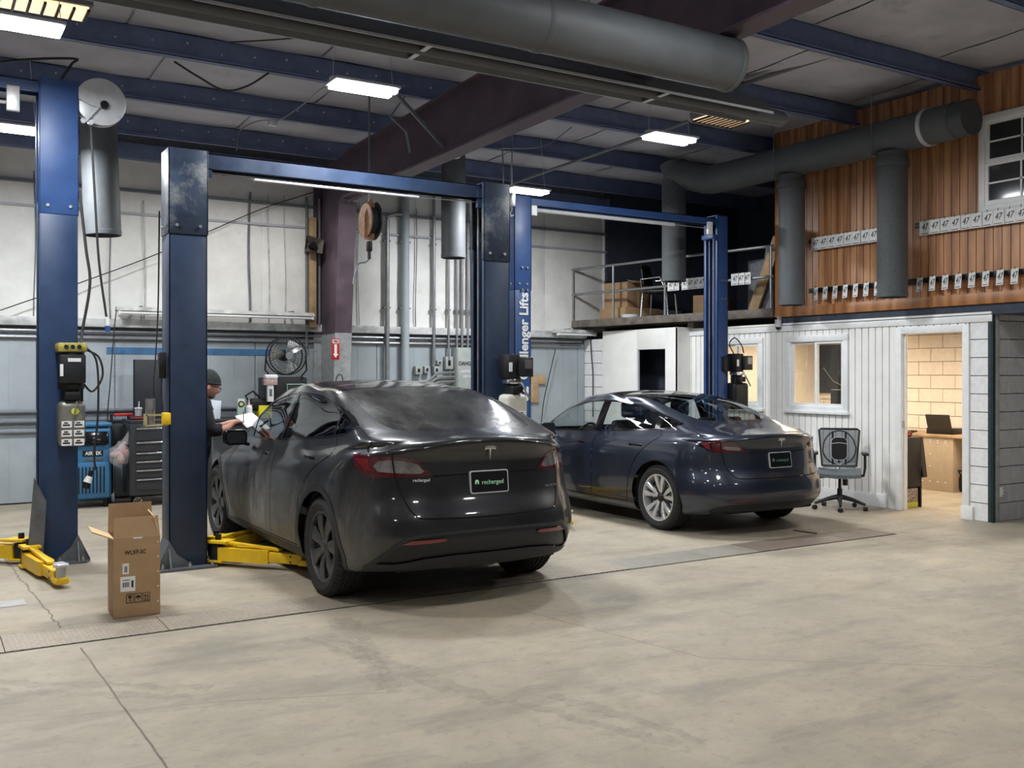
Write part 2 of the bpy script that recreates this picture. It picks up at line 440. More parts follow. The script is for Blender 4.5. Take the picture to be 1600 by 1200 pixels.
def make_wheel(name, r, rr, w, style, rim_m, tyre_m, dark_m, parent, loc, side):
    "axis x; outer face towards side*x"
    t = thing_part(name, parent, loc)
    hw = w/2; b = MB()
    prof = [(rr-0.005, -hw*0.86), (rr+0.012, -hw*0.95), (rr+(r-rr)*0.5, -hw*1.06), (r-0.028, -hw*0.97), (r-0.006, -hw*0.78)]
    for g in (-0.5, -0.17, 0.17, 0.5):
        prof += [(r, hw*(g-0.10)), (r-0.009, hw*(g-0.08)), (r-0.009, hw*(g+0.08)), (r, hw*(g+0.10))]
    prof += [(r-0.006, hw*0.78), (r-0.028, hw*0.97), (rr+(r-rr)*0.5, hw*1.06), (rr+0.012, hw*0.95), (rr-0.005, hw*0.86)]
    b.lathe(prof, axis='x', n=56); b.build('tyre', tyre_m, t)
    # shoulder blocks of the tread
    g = MB()
    for k in range(60):
        a = 2*pi*k/60
        for sx in (-1, 1):
            p = Vector((sx*hw*0.84, 0, 0)); c, s_ = cos(a), sin(a)
            e = 0.016
            q0 = Vector((sx*hw*0.70, c*(r+0.001), s_*(r+0.001))); q1 = Vector((sx*hw*0.985, c*(r-0.022), s_*(r-0.022)))
            g.obox(q0, q1, 0.02, 0.006, up=(0, c, s_))
    q_ = g.build('tread_blocks', tyre_m, t); q_['kind'] = 'stuff'
    f = side*hw*0.80
    b = MB(); b.lathe([(rr+0.004, side*hw*0.9), (rr-0.012, side*hw*0.9), (rr-0.022, f-side*0.02), (rr-0.03, -side*hw*0.8), (rr+0.004, -side*hw*0.86)], axis='x', n=56); b.build('rim', rim_m, t)
    b = MB(); b.lathe([(0.001, f-side*0.075), (rr-0.02, f-side*0.075), (rr-0.02, f-side*0.09), (0.001, f-side*0.09)], axis='x', n=40); b.build('brake_backing', dark_m, t)
    b = MB(); b.lathe([(0.06, f-side*0.055), (0.165, f-side*0.055), (0.165, f-side*0.07), (0.06, f-side*0.07)], axis='x', n=40, close=True); b.build('brake_disc', M_STEEL, t)
    def spoke(a0, a1, w0, w1, r0, r1, x0, x1, th=0.018, mname='spoke', mm=None):
        q = MB(); c0, s0 = cos(a0), sin(a0); c1, s1 = cos(a1), sin(a1); n0 = Vector((0, -s0, c0)); n1 = Vector((0, -s1, c1))
        p0 = Vector((x0, c0*r0, s0*r0)); p1 = Vector((x1, c1*r1, s1*r1)); mid = (p0+p1)/2+Vector((side*0.012, 0, 0)); nm = (n0+n1)/2; wm = (w0+w1)/2
        rows = []
        for p, nn, ww in ((p0, n0, w0), (mid, nm, wm*0.92), (p1, n1, w1)):
            d = Vector((side*th, 0, 0)); rows.append([p-nn*ww/2-d, p-nn*ww/2-d*0.25, p-nn*ww*0.32, p+nn*ww*0.32, p+nn*ww/2-d*0.25, p+nn*ww/2-d])
        q.grid(rows, flip=(side > 0)); bmesh.ops.recalc_face_normals(q.b, faces=q.b.faces[:])
        return q.build(mname, mm or rim_m, t, smooth=25)
    if style == 'blades':
        for k in range(7):
            a = 2*pi*k/7+0.3; spoke(a-0.06, a+0.05, 0.045, 0.125, 0.035, rr-0.008, f-side*0.012, f+side*0.004)
        b = MB(); b.lathe([(0.001, f+side*0.006), (0.04, f+side*0.004), (0.06, f-side*0.012), (0.06, f-side*0.04)], axis='x', n=28); b.build('hub_cap', rim_m, t)
        # fins between the blades
        for k in range(7):
            a = 2*pi*(k+0.5)/7+0.3; spoke(a, a+0.02, 0.02, 0.035, 0.05, rr-0.02, f-side*0.04, f-side*0.025, mname='inner_fin', mm=dark_m)
    else:
        for k in range(5):
            a = 2*pi*k/5+0.35
            for e in (-1, 1):
                spoke(a+e*0.16, a+e*0.25, 0.026, 0.058, 0.045, rr-0.004, f-side*0.03, f+side*0.006, th=0.03)
            spoke(a+pi/5, a+pi/5, 0.05, 0.02, 0.03, 0.15, f-side*0.035, f-side*0.03, mname='spoke_inlay', mm=dark_m)
        b = MB(); b.lathe([(0.001, f-side*0.008), (0.028, f-side*0.01), (0.048, f-side*0.024), (0.052, f-side*0.06)], axis='x', n=28); b.build('hub_cap', dark_m, t)
    return t
def thing_part(name, parent, loc=(0, 0, 0)):
    o = D.objects.new(name, None); COL.objects.link(o); o.parent = parent; o.location = loc; o.empty_display_size = 0.05; return o

def make_car(C):
    S = Surf(C['rings'], C['vk']); root = thing(C['name'], C['label'], 'car', C['loc'], C.get('rz', 0))
    paint, trim, gl, gl2 = C['paint'], M_TRIM, C['glass'], C['glass_dark']
    X, Nn, R = tessellate(S, C['feats'])
    J = lambda *k: np.concatenate([R[q] for q in k if q in R])
    body = panel('body', X, Nn, J('body'), paint, root)
    if 'gap' in R: panel('panel_gap', X, Nn, R['gap'], M_BLACK, root, off=-0.006)
    if 'trim' in R: panel('lower_trim', X, Nn, R['trim'], trim, root, off=0.004)
    if 'valance' in R: panel('rear_valance', X, Nn, R['valance'], M_TRIMD, root, off=-0.012)
    if 'chrome' in R: panel('window_surround', X, Nn, R['chrome'], M_BLKGLOSS, root, off=0.001)
    bump_ = panel('rear_bumper', X, Nn, R['bumper'], paint, root) if 'bumper' in R else body
    if 'reflector' in R: panel('rear_reflector', X, Nn, R['reflector'], M_REDL, bump_, off=0.002)
    for sd in 'LR':
        for dn in ('door', 'reardoor'):
            if dn in R:
                d = panel('door', X, Nn, R[dn], paint, root, sd)
                d['label'] = 'front door' if dn == 'door' else 'rear door'
                g = {'door': 'glassf', 'reardoor': 'glassr'}[dn]
                if g in R: panel('window_glass', X, Nn, R[g], gl if g == 'glassf' else gl2, d, sd, off=-0.004)
                p = S.ev(*S.inv('s', *C['handles'][0 if dn == 'door' else 1]))[0]; sg = 1 if sd == 'R' else -1
                hb = MB(); hb.box((sg*p[0]-0.006, p[1]-0.11, p[2]-0.012), (sg*p[0]+0.006, p[1]+0.11, p[2]+0.012), 0.004); hb.build('door_handle', M_BLKGLOSS, d)
        if 'glassq' in R: panel('quarter_window', X, Nn, R['glassq'], gl2, root, sd, off=-0.004)
        tl = panel('tail_light', X, Nn, R['tl'], M_TLRED, root, sd, off=0.003)
        if 'tlclear' in R: panel('light_lens', X, Nn, R['tlclear'], M_TLCLR, tl, sd, off=0.001)
        if 'tlred' in R: panel('side_reflector', X, Nn, R['tlred'], M_REDL, tl, sd, off=0.004)
        if 'tldark' in R: panel('light_housing', X, Nn, R['tldark'], M_BLKGLOSS, tl, sd, off=0.002)
        if 'head' in R: panel('headlight', X, Nn, R['head'], M_TLCLR, root, sd, off=0.002)
    gate = panel('tailgate', X, Nn, R['gate'], paint, root)
    if 'lip' in R: panel('boot_lip', X, Nn, R['lip'], paint, gate)
    rg = panel('rear_window', X, Nn, R['rglass'], C['glass_rear'], root, off=-0.002)
    if 'rband' in R: panel('black_border', X, Nn, R['rband'], M_BLKGLOSS, rg, off=-0.001)
    panel('glass_roof', X, Nn, R['roof'], C['glass_roof'], root, off=-0.001)
    panel('windshield', X, Nn, R['wind'], gl, root, off=-0.002)
    if 'hood' in R: panel('hood', X, Nn, R['hood'], paint, root)
    # under-body, wheel houses, cabin
    z0 = C['floor']; L = C['L']; hw = C['hw']
    b = MB(); wy0, wy1 = C['wheel_y']; ar = C['arch']
    iw = hw-0.30
    b.box((-iw, 0.22, z0+0.06), (iw, L-0.24, z0+0.12), 0.02)
    b.box((-hw+0.09, wy0+ar+0.02, z0+0.03), (hw-0.09, wy1-ar-0.02, z0+0.11), 0.02)
    b.build('underbody', M_BLACK, root)
    b = MB()
    for wy in (wy0, wy1):
        for sg in (-1, 1):
            pts0, pts1 = [], []
            for k in range(25):
                a = (-0.25 if wy == wy0 else 0.12)+(pi+0.5 if wy == wy0 else pi+0.1)*k/24; pts0.append((sg*(hw-0.33), wy+cos(a)*(ar+0.01), C['wz']+sin(a)*(ar+0.01))); pts1.append((sg*(hw-0.06), wy+cos(a)*(ar+0.01), C['wz']+sin(a)*(ar+0.01)))
            b.grid([pts0, pts1])
            b.box((sg*(hw-0.33)-0.01, wy-ar, z0), (sg*(hw-0.33)+0.01, wy+ar, C['wz']+ar))
    b.build('wheel_well', M_BLACK, root)
    dk = C['deck']; b = MB()
    b.box((-hw+0.16, 0.9, 0.35), (hw-0.16, wy1-0.55, 0.5), 0.02)
    b.box((-hw+0.12, wy1-0.85, dk-0.32), (hw-0.12, wy1-0.45, dk-0.05), 0.05)
    b.box((-hw+0.16, 0.30, 0.62), (hw-0.16, 1.15, dk-0.10), 0.03)
    b.build('cabin', M_CABIN, root)
    for (x, y) in ((-0.37, wy1-1.55), (0.37, wy1-1.55)):
        s = thing_part('front_seat', root, (x, y, 0.5)); b = MB(); b.box((-0.25, -0.1, 0), (0.25, 0.42, 0.14), 0.04)
        b.box((-0.24, -0.2, 0.05), (0.24, -0.06, C['seat']), 0.05, rot=(radians(12), 0, 0), piv=(0, -0.1, 0.1)); b.build('seat', M_SEAT, s)
        b = MB(); b.box((-0.13, -0.30, C['seat']+0.01), (0.13, -0.20, C['seat']+0.20), 0.045, seg=3); b.build('headrest', M_SEAT, s)
    s = thing_part('rear_seat', root, (0, wy0+0.45, 0.5)); b = MB(); b.box((-0.6, -0.05, 0), (0.6, 0.5, 0.14), 0.04)
    b.box((-0.6, -0.16, 0.05), (0.6, -0.02, C['seat']-0.08), 0.05, rot=(radians(16), 0, 0), piv=(0, -0.1, 0.1)); b.build('seat', M_SEAT, s)
    for x in (-0.38, 0, 0.38):
        b = MB(); b.box((x-0.12, -0.29, C['seat']-0.08), (x+0.12, -0.20, C['seat']+0.04), 0.035); b.build('headrest', M_SEAT, s)
    s = thing_part('steering_wheel', root, (-0.37, wy1-0.95, dk-0.10)); b = MB()
    b.tube([(0.18*cos(a), -0.05*sin(a), 0.18*sin(a)) for a in np.linspace(0, 2*pi, 25)[:-1]], 0.014, 8, True); b.box((-0.17, -0.01, -0.02), (0.17, 0.01, 0.02)); b.cyl((0, 0, 0), (0, 0.25, -0.08), 0.03); b.build('steering_rim', M_SEAT, s)
    # mirrors
    my, mz, mx = C['mirror']
    for sg in (-1, 1):
        b = MB(); b.box((sg*(mx+0.09)-0.105, my-0.06, mz-0.07), (sg*(mx+0.09)+0.105, my+0.06, mz+0.07), 0.045, seg=4)
        b.obox((sg*(mx-0.04), my+0.03, mz-0.07), (sg*(mx+0.06), my+0.01, mz-0.04), 0.06, 0.03, 0.008)
        bmesh.ops.bisect_plane(b.b, geom=b.b.verts[:]+b.b.edges[:]+b.b.faces[:], plane_co=(0, my-0.035, 0), plane_no=(0, -1, 0), clear_outer=True)
        bmesh.ops.holes_fill(b.b, edges=[e for e in b.b.edges if e.is_boundary])
        mo = b.build('side_mirror', M_BLKGLOSS if not C.get('mirror_m') else C['mirror_m'], root)
        b = MB(); b.prism([(sg*(mx+0.09)+x_, mz+z_) for x_, z_ in rrect(0.165, 0.10, 0.03)], 'y', my-0.039, my-0.036); b.build('mirror_glass', M_NIGHTM, mo)
    # wheels
    for wy in (wy0, wy1):
        for sg in (-1, 1):
            make_wheel('wheel', C['wr'], C['rim'], C['ww'], C['style'], C['rim_m'], M_TYRE, M_BLKMET, root, (sg*(hw-0.03-C['ww']/2), wy, C['wr']), sg)
    # plate with frame
    px_, pz, py = C['plate']; tilt = C['ptilt']
    pl = thing_part('licence_plate', root, (0, py, pz)); pl.rotation_euler = (tilt, 0, 0)
    b = MB(); b.prism(rrect(0.310, 0.160, 0.018), 'y', -0.003, 0.012); b.build('plate_frame', M_PFRAME, pl)
    b = MB(); b.prism(rrect(0.292, 0.142, 0.012), 'y', -0.006, -0.001); b.build('plate_face', M_PLATE, pl)
    text('lettering', 'recharged', 0.044, (0.024, -0.0065, -0.004), RF, C['ink'], pl, bold=0.0)
    b = MB(); b.prism([(-0.118, -0.014), (-0.118, 0.006), (-0.111, 0.016), (-0.095, 0.016), (-0.088, 0.006), (-0.088, -0.014), (-0.097, -0.014), (-0.1, 0.0), (-0.106, 0.0), (-0.109, -0.014)], 'y', -0.008, -0.006); b.build('car_symbol', C['ink'], pl)
    # emblem
    ex, ez, ey, et = C['badge']
    e = thing_part('emblem', root, (0, ey, ez)); e.rotation_euler = (et, 0, 0)
    b = MB(); s_ = 0.048
    top = [(-s_, 0.030), (-s_*0.5, 0.037), (0, 0.039), (s_*0.5, 0.037), (s_, 0.030), (s_*0.86, 0.020), (s_*0.45, 0.025), (0.012, 0.0265), (0.0065, 0.012), (0, -0.052), (-0.0065, 0.012), (-0.012, 0.0265), (-s_*0.45, 0.025), (-s_*0.86, 0.020)]
    b.prism(top, 'y', -0.004, 0.004); b.prism([(-s_*0.98, 0.041), (-s_*0.5, 0.047), (0, 0.049), (s_*0.5, 0.047), (s_*0.98, 0.041), (s_, 0.036), (0, 0.044), (-s_, 0.036)], 'y', -0.004, 0.004)
    b.build('letter', M_CHROME, e)
    for (tx, x, z, sz, m_) in C['scripts']:
        p = S.ev(*S.inv('r', abs(x), z))[0]; n = S.nrm(*[np.atleast_1d(q) for q in S.inv('r', abs(x), z)])[0]; az = math.atan2((n[0] if x > 0 else -n[0]), -n[1])
        text('lettering', tx, sz, (x, p[1]-0.006, z), (pi/2+math.asin(n[2])*-1, 0, az), m_, gate, bold=0.0004)
    return root, S
def rrect(w, h, r, n=5):
    o = []
    for cx_, cz_, a0 in ((w/2-r, h/2-r, 0), (-w/2+r, h/2-r, pi/2), (-w/2+r, -h/2+r, pi), (w/2-r, -h/2+r, 3*pi/2)):
        for k in range(n+1):
            a = a0+pi/2*k/n; o.append((cx_+r*cos(a), cz_+r*sin(a)))
    return o
def arcp(cy, cz, r, a0, a1, n=24): return [(cy+r*cos(radians(a0+(a1-a0)*k/n)), cz+r*sin(radians(a0+(a1-a0)*k/n))) for k in range(n+1)]
# ------------------------------------------------------------------ materials for the cars
M_BLACK = mat('matte_black', (0.006, 0.006, 0.007), 0.8, var=0)
M_BLKGLOSS = mat('gloss_black', (0.008, 0.008, 0.01), 0.12, var=0)
M_TRIM = mat('dirty_dark_plastic', (0.019, 0.021, 0.025), 0.55, var=0.2, scale=20)
M_TRIMD = mat('dark_plastic', (0.011, 0.013, 0.016), 0.42, var=0.2, scale=20)
M_STEEL = mat('steel', (0.45, 0.46, 0.48), 0.35, 0.9, var=0.1)
M_CHROME = mat('bright_metal', (0.75, 0.77, 0.8), 0.15, 0.95, var=0)
M_TYRE = mat('tyre_rubber', (0.018, 0.018, 0.019), 0.75, var=0.25, scale=30, dirt=((0.06, 0.055, 0.048), 9, 0.62))
M_BLKMET = mat('black_metal', (0.012, 0.012, 0.013), 0.45, 0.3, var=0.1)
M_CABIN = mat('cabin_trim', (0.02, 0.02, 0.022), 0.7, var=0.1)
M_SEAT = mat('black_upholstery', (0.014, 0.014, 0.016), 0.5, var=0.1)
M_MIRROR = mat('mirror_silver', (0.6, 0.63, 0.66), 0.03, 1.0, var=0)
M_NIGHTM = mat('dim_mirror', (0.05, 0.055, 0.06), 0.08, 0.6, var=0)
M_REDL = mat('red_lens', (0.16, 0.008, 0.012), 0.2, var=0.1, coat=1)
M_TLRED = mat('tail_lamp_red', (0.075, 0.008, 0.012), 0.08, var=0.15, scale=8, coat=1)
M_TLCLR = mat('tail_lamp_clear', (0.26, 0.245, 0.24), 0.12, 0.4, var=0.3, scale=14, coat=1)
M_PFRAME = mat('plate_frame_metal', (0.62, 0.64, 0.66), 0.35, 0.2, var=0)
M_PLATE = mat('plate_black', (0.004, 0.004, 0.005), 0.3, var=0)
M_INKG = mat('plate_lettering', (0.45, 0.85, 0.62), 0.5, var=0)
M_INKG2 = mat('plate_lettering_dim', (0.10, 0.25, 0.18), 0.5, var=0)
M_INKW = mat('white_lettering', (0.7, 0.72, 0.74), 0.5, var=0)
M_INKD = mat('grey_lettering', (0.25, 0.26, 0.27), 0.3, 0.6, var=0)
M_WHL_D = mat('dark_grey_alloy', (0.085, 0.087, 0.092), 0.42, 0.5, var=0.2, dirt=((0.075, 0.072, 0.066), 14, 0.6))
M_WHL_S = mat('silver_alloy', (0.62, 0.63, 0.63), 0.32, 0.55, var=0.06)
def paint_mat(name, col, dirty=0.0, flake=0.0):
    k = N(name); b = k.b
    v = k.coord('Object'); f = k.noise(v, 3.0, 4, 0.55)
    c = k.mix(k.ramp(f, [(0.35, 0), (0.7, 1)]), tuple(x*0.92 for x in col), tuple(x*1.08 for x in col))
    b.inputs['Metallic'].default_value = 0.45; b.inputs['Coat Weight'].default_value = 1.0
    b.inputs['Roughness'].default_value = 0.30; b.inputs['Coat Roughness'].default_value = 0.03
    if dirty:
        sp = k.n('ShaderNodeSeparateXYZ'); k.l(k.n('ShaderNodeTexCoord').outputs['Object'], sp.inputs[0])
        v2 = k.coord('Object', (3, 3, 0.9)); g = k.noise(v2, 4.0, 8, 0.7)
        low = k.math('SUBTRACT', 1.0, k.math('MULTIPLY', k.math('SUBTRACT', sp.outputs[2], 0.25), 1.25))
        sidew = k.math('MINIMUM', k.math('ADD', k.math('MAXIMUM', k.math('MULTIPLY', k.math('SUBTRACT', k.math('ABSOLUTE', sp.outputs[0]), 0.70), 6.0), 0.0), 0.12), 1.0)
        fwd = k.math('ADD', k.math('MULTIPLY', sp.outputs[1], 0.16), 0.32)
        w = k.math('MULTIPLY', k.math('MULTIPLY', k.math('MULTIPLY', low, sidew), fwd), dirty)
        d = k.math('MULTIPLY', w, k.ramp(g, [(0.28, 0.25), (0.68, 1.25)]))
        d = k.math('MINIMUM', k.math('MAXIMUM', d, 0.03), 0.92)
        sp2 = k.noise(k.coord('Object'), 160, 2, 0.5); d = k.math('MAXIMUM', d, k.ramp(sp2, [(0.80, 0), (0.86, 0.25)]))
        c = k.mix(d, c, (0.17, 0.162, 0.148))
        k.l(k.math('ADD', k.math('MULTIPLY', d, 0.55), 0.04), b.inputs['Coat Roughness'])
        k.l(k.math('SUBTRACT', 1.0, k.math('MULTIPLY', d, 0.95)), b.inputs['Coat Weight'])
        k.l(k.math('ADD', 0.32, k.math('MULTIPLY', d, 0.5)), b.inputs['Roughness'])
        k.l(k.math('SUBTRACT', 0.45, k.math('MULTIPLY', d, 0.42)), b.inputs['Metallic'])
    k.l(c, b.inputs['Base Color']); return k.m
P_GREY = paint_mat('charcoal_paint', (0.012, 0.013, 0.017), 1.7)
P_BLUE = paint_mat('slate_blue_paint', (0.015, 0.023, 0.043), 0.1)
G_CLEAR = glass_mat('car_glass', (0.86, 0.90, 0.89))
G_TINT = glass_mat('car_glass_tinted', (0.10, 0.11, 0.12))
G_MID = glass_mat('car_glass_grey', (0.55, 0.60, 0.60))
def dusty_glass(name, col, dust):
    k = N(name); b = k.b; v = k.coord('Object', (1.2, 0.6, 1)); f = k.noise(v, 2.2, 7, 0.62)
    d = k.ramp(f, [(0.30, 0.02), (0.80, dust)]); k.l(k.mix(d, col, (0.16, 0.155, 0.145)), b.inputs['Base Color'])
    k.l(k.math('ADD', k.math('MULTIPLY', d, 0.9), 0.06), b.inputs['Roughness']); return k.m
G_DUSTY = dusty_glass('dusty_dark_glass', (0.008, 0.009, 0.01), 0.45)
G_ROOF = dusty_glass('dark_roof_glass', (0.008, 0.009, 0.011), 0.12)

# ------------------------------------------------------------------ car 1: charcoal crossover
# ring: rear y, front y, half width, rear corner length, power, front corner length, power, z at 7 stations from rear centre to front centre, (side taper)
MY = dict(name='crossover_car', label='dirty charcoal crossover car parked nearest, rear towards the viewer, over yellow lift arms', loc=(3.43, 5.82, 0),
 L=4.75, hw=0.95, floor=0.20, wheel_y=(0.955, 3.845), arch=0.405, wz=0.365, wr=0.362, rim=0.255, ww=0.245, style='blades', rim_m=M_WHL_D,
 seat=0.66, deck=1.05, mirror=(2.92, 1.05, 0.90), plate=(0, 0.865, 0.082), ptilt=radians(-6), badge=(0, 1.068, 0.072, radians(4)), ink=M_INKG,
 handles=((2.30, 0.945), (1.28, 0.985)), paint=P_GREY, glass=G_MID, glass_dark=G_TINT, glass_rear=G_DUSTY, glass_roof=G_ROOF,
 scripts=[('recharged', -0.50, 0.895, 0.029, M_INKW), ('DUAL MOTOR', 0.56, 0.80, 0.022, M_INKD)],
 vk=[0, 1, 2.2, 3.6, 4.5, 5.7, 6.8, 7.5, 7.95, 8.2, 8.7, 9.8, 11.2, 12.6, 14.0, 15.2],
 rings=[
 (.16, 4.62, .84, .70, 2.6, .9, 2.4, (.27, .27, .20, .20, .22, .22, .22)),
 (.07, 4.68, .90, .72, 2.6, 1.0, 2.4, (.30, .29, .24, .22, .25, .24, .24)),
 (.02, 4.73, .935, .74, 2.7, 1.1, 2.4, (.40, .38, .34, .33, .35, .34, .34), (.985, 1, .985)),
 (.00, 4.75, .955, .76, 2.8, 1.15, 2.4, (.53, .51, .47, .46, .48, .48, .48), (.995, .99, .99)),
 (.015, 4.74, .96, .78, 2.8, 1.2, 2.4, (.63, .62, .60, .58, .58, .57, .57), (.995, .985, .99)),
 (.075, 4.71, .955, .76, 2.8, 1.2, 2.4, (.79, .78, .76, .72, .70, .66, .65), (.985, .985, .985)),
 (.100, 4.66, .948, .72, 2.8, 1.2, 2.4, (.95, .93, .88, .83, .80, .74, .72), (.975, .985, .97)),
 (.095, 4.60, .935, .70, 2.7, 1.2, 2.4, (1.06, 1.03, .96, .91, .87, .80, .78), (.965, .98, .95)),
 (.062, 4.52, .915, .72, 2.6, 1.2, 2.3, (1.14, 1.10, 1.02, .965, .92, .85, .82), (.955, .98, .93)),
 (.072, 4.42, .905, .74, 2.5, 1.15, 2.3, (1.172, 1.128, 1.055, .995, .95, .88, .855), (.945, .98, .92)),
 (.20, 4.25, .885, .50, 3.4, 1.0, 2.5, (1.185, 1.160, 1.105, 1.04, .985, .94, .91), (.935, .985, .92)),
 (.42, 3.74, .838, .36, 4.4, .62, 2.8, (1.235, 1.222, 1.195, 1.15, 1.09, 1.045, 1.03), (.945, 1, .93)),
 (.78, 3.36, .762, .34, 5.0, .55, 3.0, (1.345, 1.332, 1.322, 1.325, 1.29, 1.22, 1.20), (.978, 1, .955)),
 (1.14, 3.00, .686, .32, 5.0, .50, 3.2, (1.455, 1.450, 1.446, 1.485, 1.44, 1.40, 1.38), (.965, 1, .955)),
 (1.50, 2.74, .53, .30, 4.0, .34, 3.0, (1.525, 1.522, 1.515, 1.547, 1.52, 1.49, 1.485), (.98, 1, .98)),
 (1.90, 2.45, .0005, .15, 2, .15, 2, (1.562, 1.563, 1.566, 1.572, 1.567, 1.557, 1.553)),
 ])
dlo = curve2([(.62, 1.238), (.68, 1.262), (.86, 1.322), (1.17, 1.392), (1.66, 1.456), (2.10, 1.470), (2.50, 1.435), (2.85, 1.35), (3.15, 1.22), (3.36, 1.07)], 5) + curve2([(3.34, 1.032), (2.6, 1.045), (1.9, 1.078), (1.2, 1.13), (.92, 1.155), (.76, 1.182), (.62, 1.238)], 5)[:-1]
def shrink(poly, d):
    "inset a counter-clockwise or clockwise outline"
    n = len(poly); A = sum(poly[i][0]*poly[(i+1) % n][1]-poly[(i+1) % n][0]*poly[i][1] for i in range(n)); sg = 1 if A > 0 else -1; o = []
    for i in range(n):
        a = poly[i-1]; b = poly[(i+1) % n]; dx, dy = b[0]-a[0], b[1]-a[1]; l = math.hypot(dx, dy) or 1
        o.append((poly[i][0]-sg*dy/l*d, poly[i][1]+sg*dx/l*d))
    return o
def clip(poly, x0, x1, ax=0):
    "clip an outline to x0..x1"
    for lim, sg in ((x0, 1), (x1, -1)):
        out = []
        for i in range(len(poly)):
            a = poly[i-1]; b = poly[i]; ia = sg*(a[ax]-lim) >= 0; ib = sg*(b[ax]-lim) >= 0
            if ia != ib:
                t = (lim-a[ax])/(b[ax]-a[ax]); out.append(tuple(a[k]+t*(b[k]-a[k]) for k in (0, 1)))
            if ib: out.append(b)
        poly = out
    return poly
gls = shrink(dlo, 0.018)
door_f = [(2.06, .30), (2.06, 1.06), (3.30, 1.035), (3.36, .90), (3.34, .62), (3.22, .36), (3.10, .30)]
door_r = [(2.05, .30), (2.05, 1.065), (.90, 1.15), (.86, 1.05), (1.10, .93), (1.26, .80), (1.375, .60), (1.42, .42), (1.47, .30)]
MY['feats'] = [
 ('glassf', 's', clip(gls, 2.06, 3.02)), ('glassr', 's', clip(gls, .99, 1.99)), ('glassq', 's', clip(gls, .5, .955)),
 ('chrome', 's', dlo),
 ('gap', 's', ribbon(curve2([(2.055, .29), (2.055, .7), (2.05, 1.055)], 4), .009)),
 ('gap', 's', ribbon(curve2([(.905, 1.15), (.87, 1.05), (1.10, .93), (1.26, .80), (1.375, .60), (1.42, .42), (1.47, .30)], 4), .009)),
 ('gap', 's', ribbon(curve2([(3.33, 1.03), (3.37, .88), (3.34, .62), (3.22, .36)], 4), .009)),
 ('gap', 's', ribbon([(1.44, .30), (2.3, .30), (3.14, .30)], .008)),
 ('trim', 's', arcp(.955, .365, .445, -22, 202)+arcp(.955, .365, .40, 202, -22)),
 ('trim', 's', arcp(3.845, .365, .445, -22, 202)+arcp(3.845, .365, .40, 202, -22)),
 ('hole', 's', arcp(.955, .365, .405, -30, 210)+[(.955-.36, .05), (.955+.36, .05)]),
 ('hole', 's', arcp(3.845, .365, .405, -30, 210)+[(3.845-.36, .05), (3.845+.36, .05)]),
 ('trim', 's', [(1.32, .18), (1.36, .285), (3.44, .285), (3.48, .18)]),
 ('door', 's', door_f), ('reardoor', 's', door_r),
 ('gap', 'r', ribbon(curve2([(.785, 1.075), (.765, 1.13), (.755, 1.19), (.745, 1.24), (.725, 1.30), (.70, 1.35)], 3), .007)),
 # tail lamps
 ('tlred', 'r', [(.845, 1.035), (.797, 1.04), (.79, .965), (.815, .96)]),
 ('gap', 'r', ribbon(curve2([(.675, 1.075), (.668, 1.0), (.655, .90), (.64, .84), (.60, .72), (.555, .655), (.50, .64), (.25, .632), (-.02, .63)], 4), .010)),
 ('tlclear', 'r', [(.475, .952), (.52, 1.005), (.60, 1.028), (.70, 1.032), (.75, 1.025), (.775, .99), (.755, .952), (.60, .940), (.50, .938)]),
 ('tl', 's', [(.52, 1.068, 's'), (.46, 1.075, 's'), (.82, 1.06, 'r'), (.72, 1.055, 'r'), (.60, 1.050, 'r'), (.53, 1.030, 'r'), (.44, .95, 'r'), (.43, .922, 'r'), (.60, .915, 'r'), (.72, .915, 'r'), (.80, .91, 'r'), (.825, .93, 'r'), (.44, .97, 's'), (.49, 1.03, 's')]),
 ('reflector', 'r', [(.36, .492), (.38, .505), (.60, .498), (.66, .470), (.56, .472), (.40, .482)]),
 ('valance', 'r', [(-.02, .535), (.30, .532), (.52, .522), (.60, .505), (.66, .470), (.72, .40), (.78, .33), (.66, .335), (.50, .37), (.30, .385), (-.02, .385)]),
 ('trim', 'r', [(-.02, .555), (.30, .552), (.54, .54), (.63, .522), (.70, .475), (.77, .39), (.83, .31), (.80, .2), (-.02, .2)]),
 ('gap', 'r', ribbon([(-.02, .925), (.25, .922), (.42, .918)], .010)),
 ('gate', 'r', [(-.02, .63), (.25, .632), (.50, .64), (.555, .655), (.60, .72), (.64, .84), (.655, .90), (.668, 1.0), (.675, 1.09), (.675, 1.11), (.50, 1.142), (-.02, 1.168)]),
 ('bumper', 's', [(.19, .705, 's'), (.60, .70, 's'), (.58, .60, 's'), (.50, .50, 's'), (.49, .40, 's'), (.52, .16, 's'), (.80, .2, 'r'), (-.02, .2, 'r'), (-.02, .63, 'r'), (.25, .632, 'r'), (.50, .64, 'r'), (.555, .655, 'r'), (.585, .70, 'r'), (.7, .70, 'r'), (.8, .705, 'r')]),
 ('rglass', 't', [(-.02, .37), (.30, .375), (.48, .40), (.56, .46), (.60, .60), (.60, 1.0), (.585, 1.38), (-.02, 1.42)]),
 ('gap', 't', ribbon([(-.02, 1.425), (.585, 1.39)], .012)),
 ('roof', 't', [(-.02, 1.43), (.585, 1.395), (.585, 2.2), (.57, 2.75), (-.02, 2.85)]),
 ('wind', 't', [(-.02, 2.87), (.57, 2.77), (.66, 3.2), (.70, 3.40), (.60, 3.62), (.3, 3.72), (-.02, 3.74)]),
 ('hood', 't', [(-.02, 3.80), (.4, 3.77), (.72, 3.58), (.80, 3.9), (.74, 4.25), (.5, 4.45), (-.02, 4.50)]),
 ('head', 's', [(4.08, .87), (4.40, .81), (4.55, .74), (4.42, .715), (4.18, .80)]),
]
if True:
    myroot, MYS = make_car(MY)

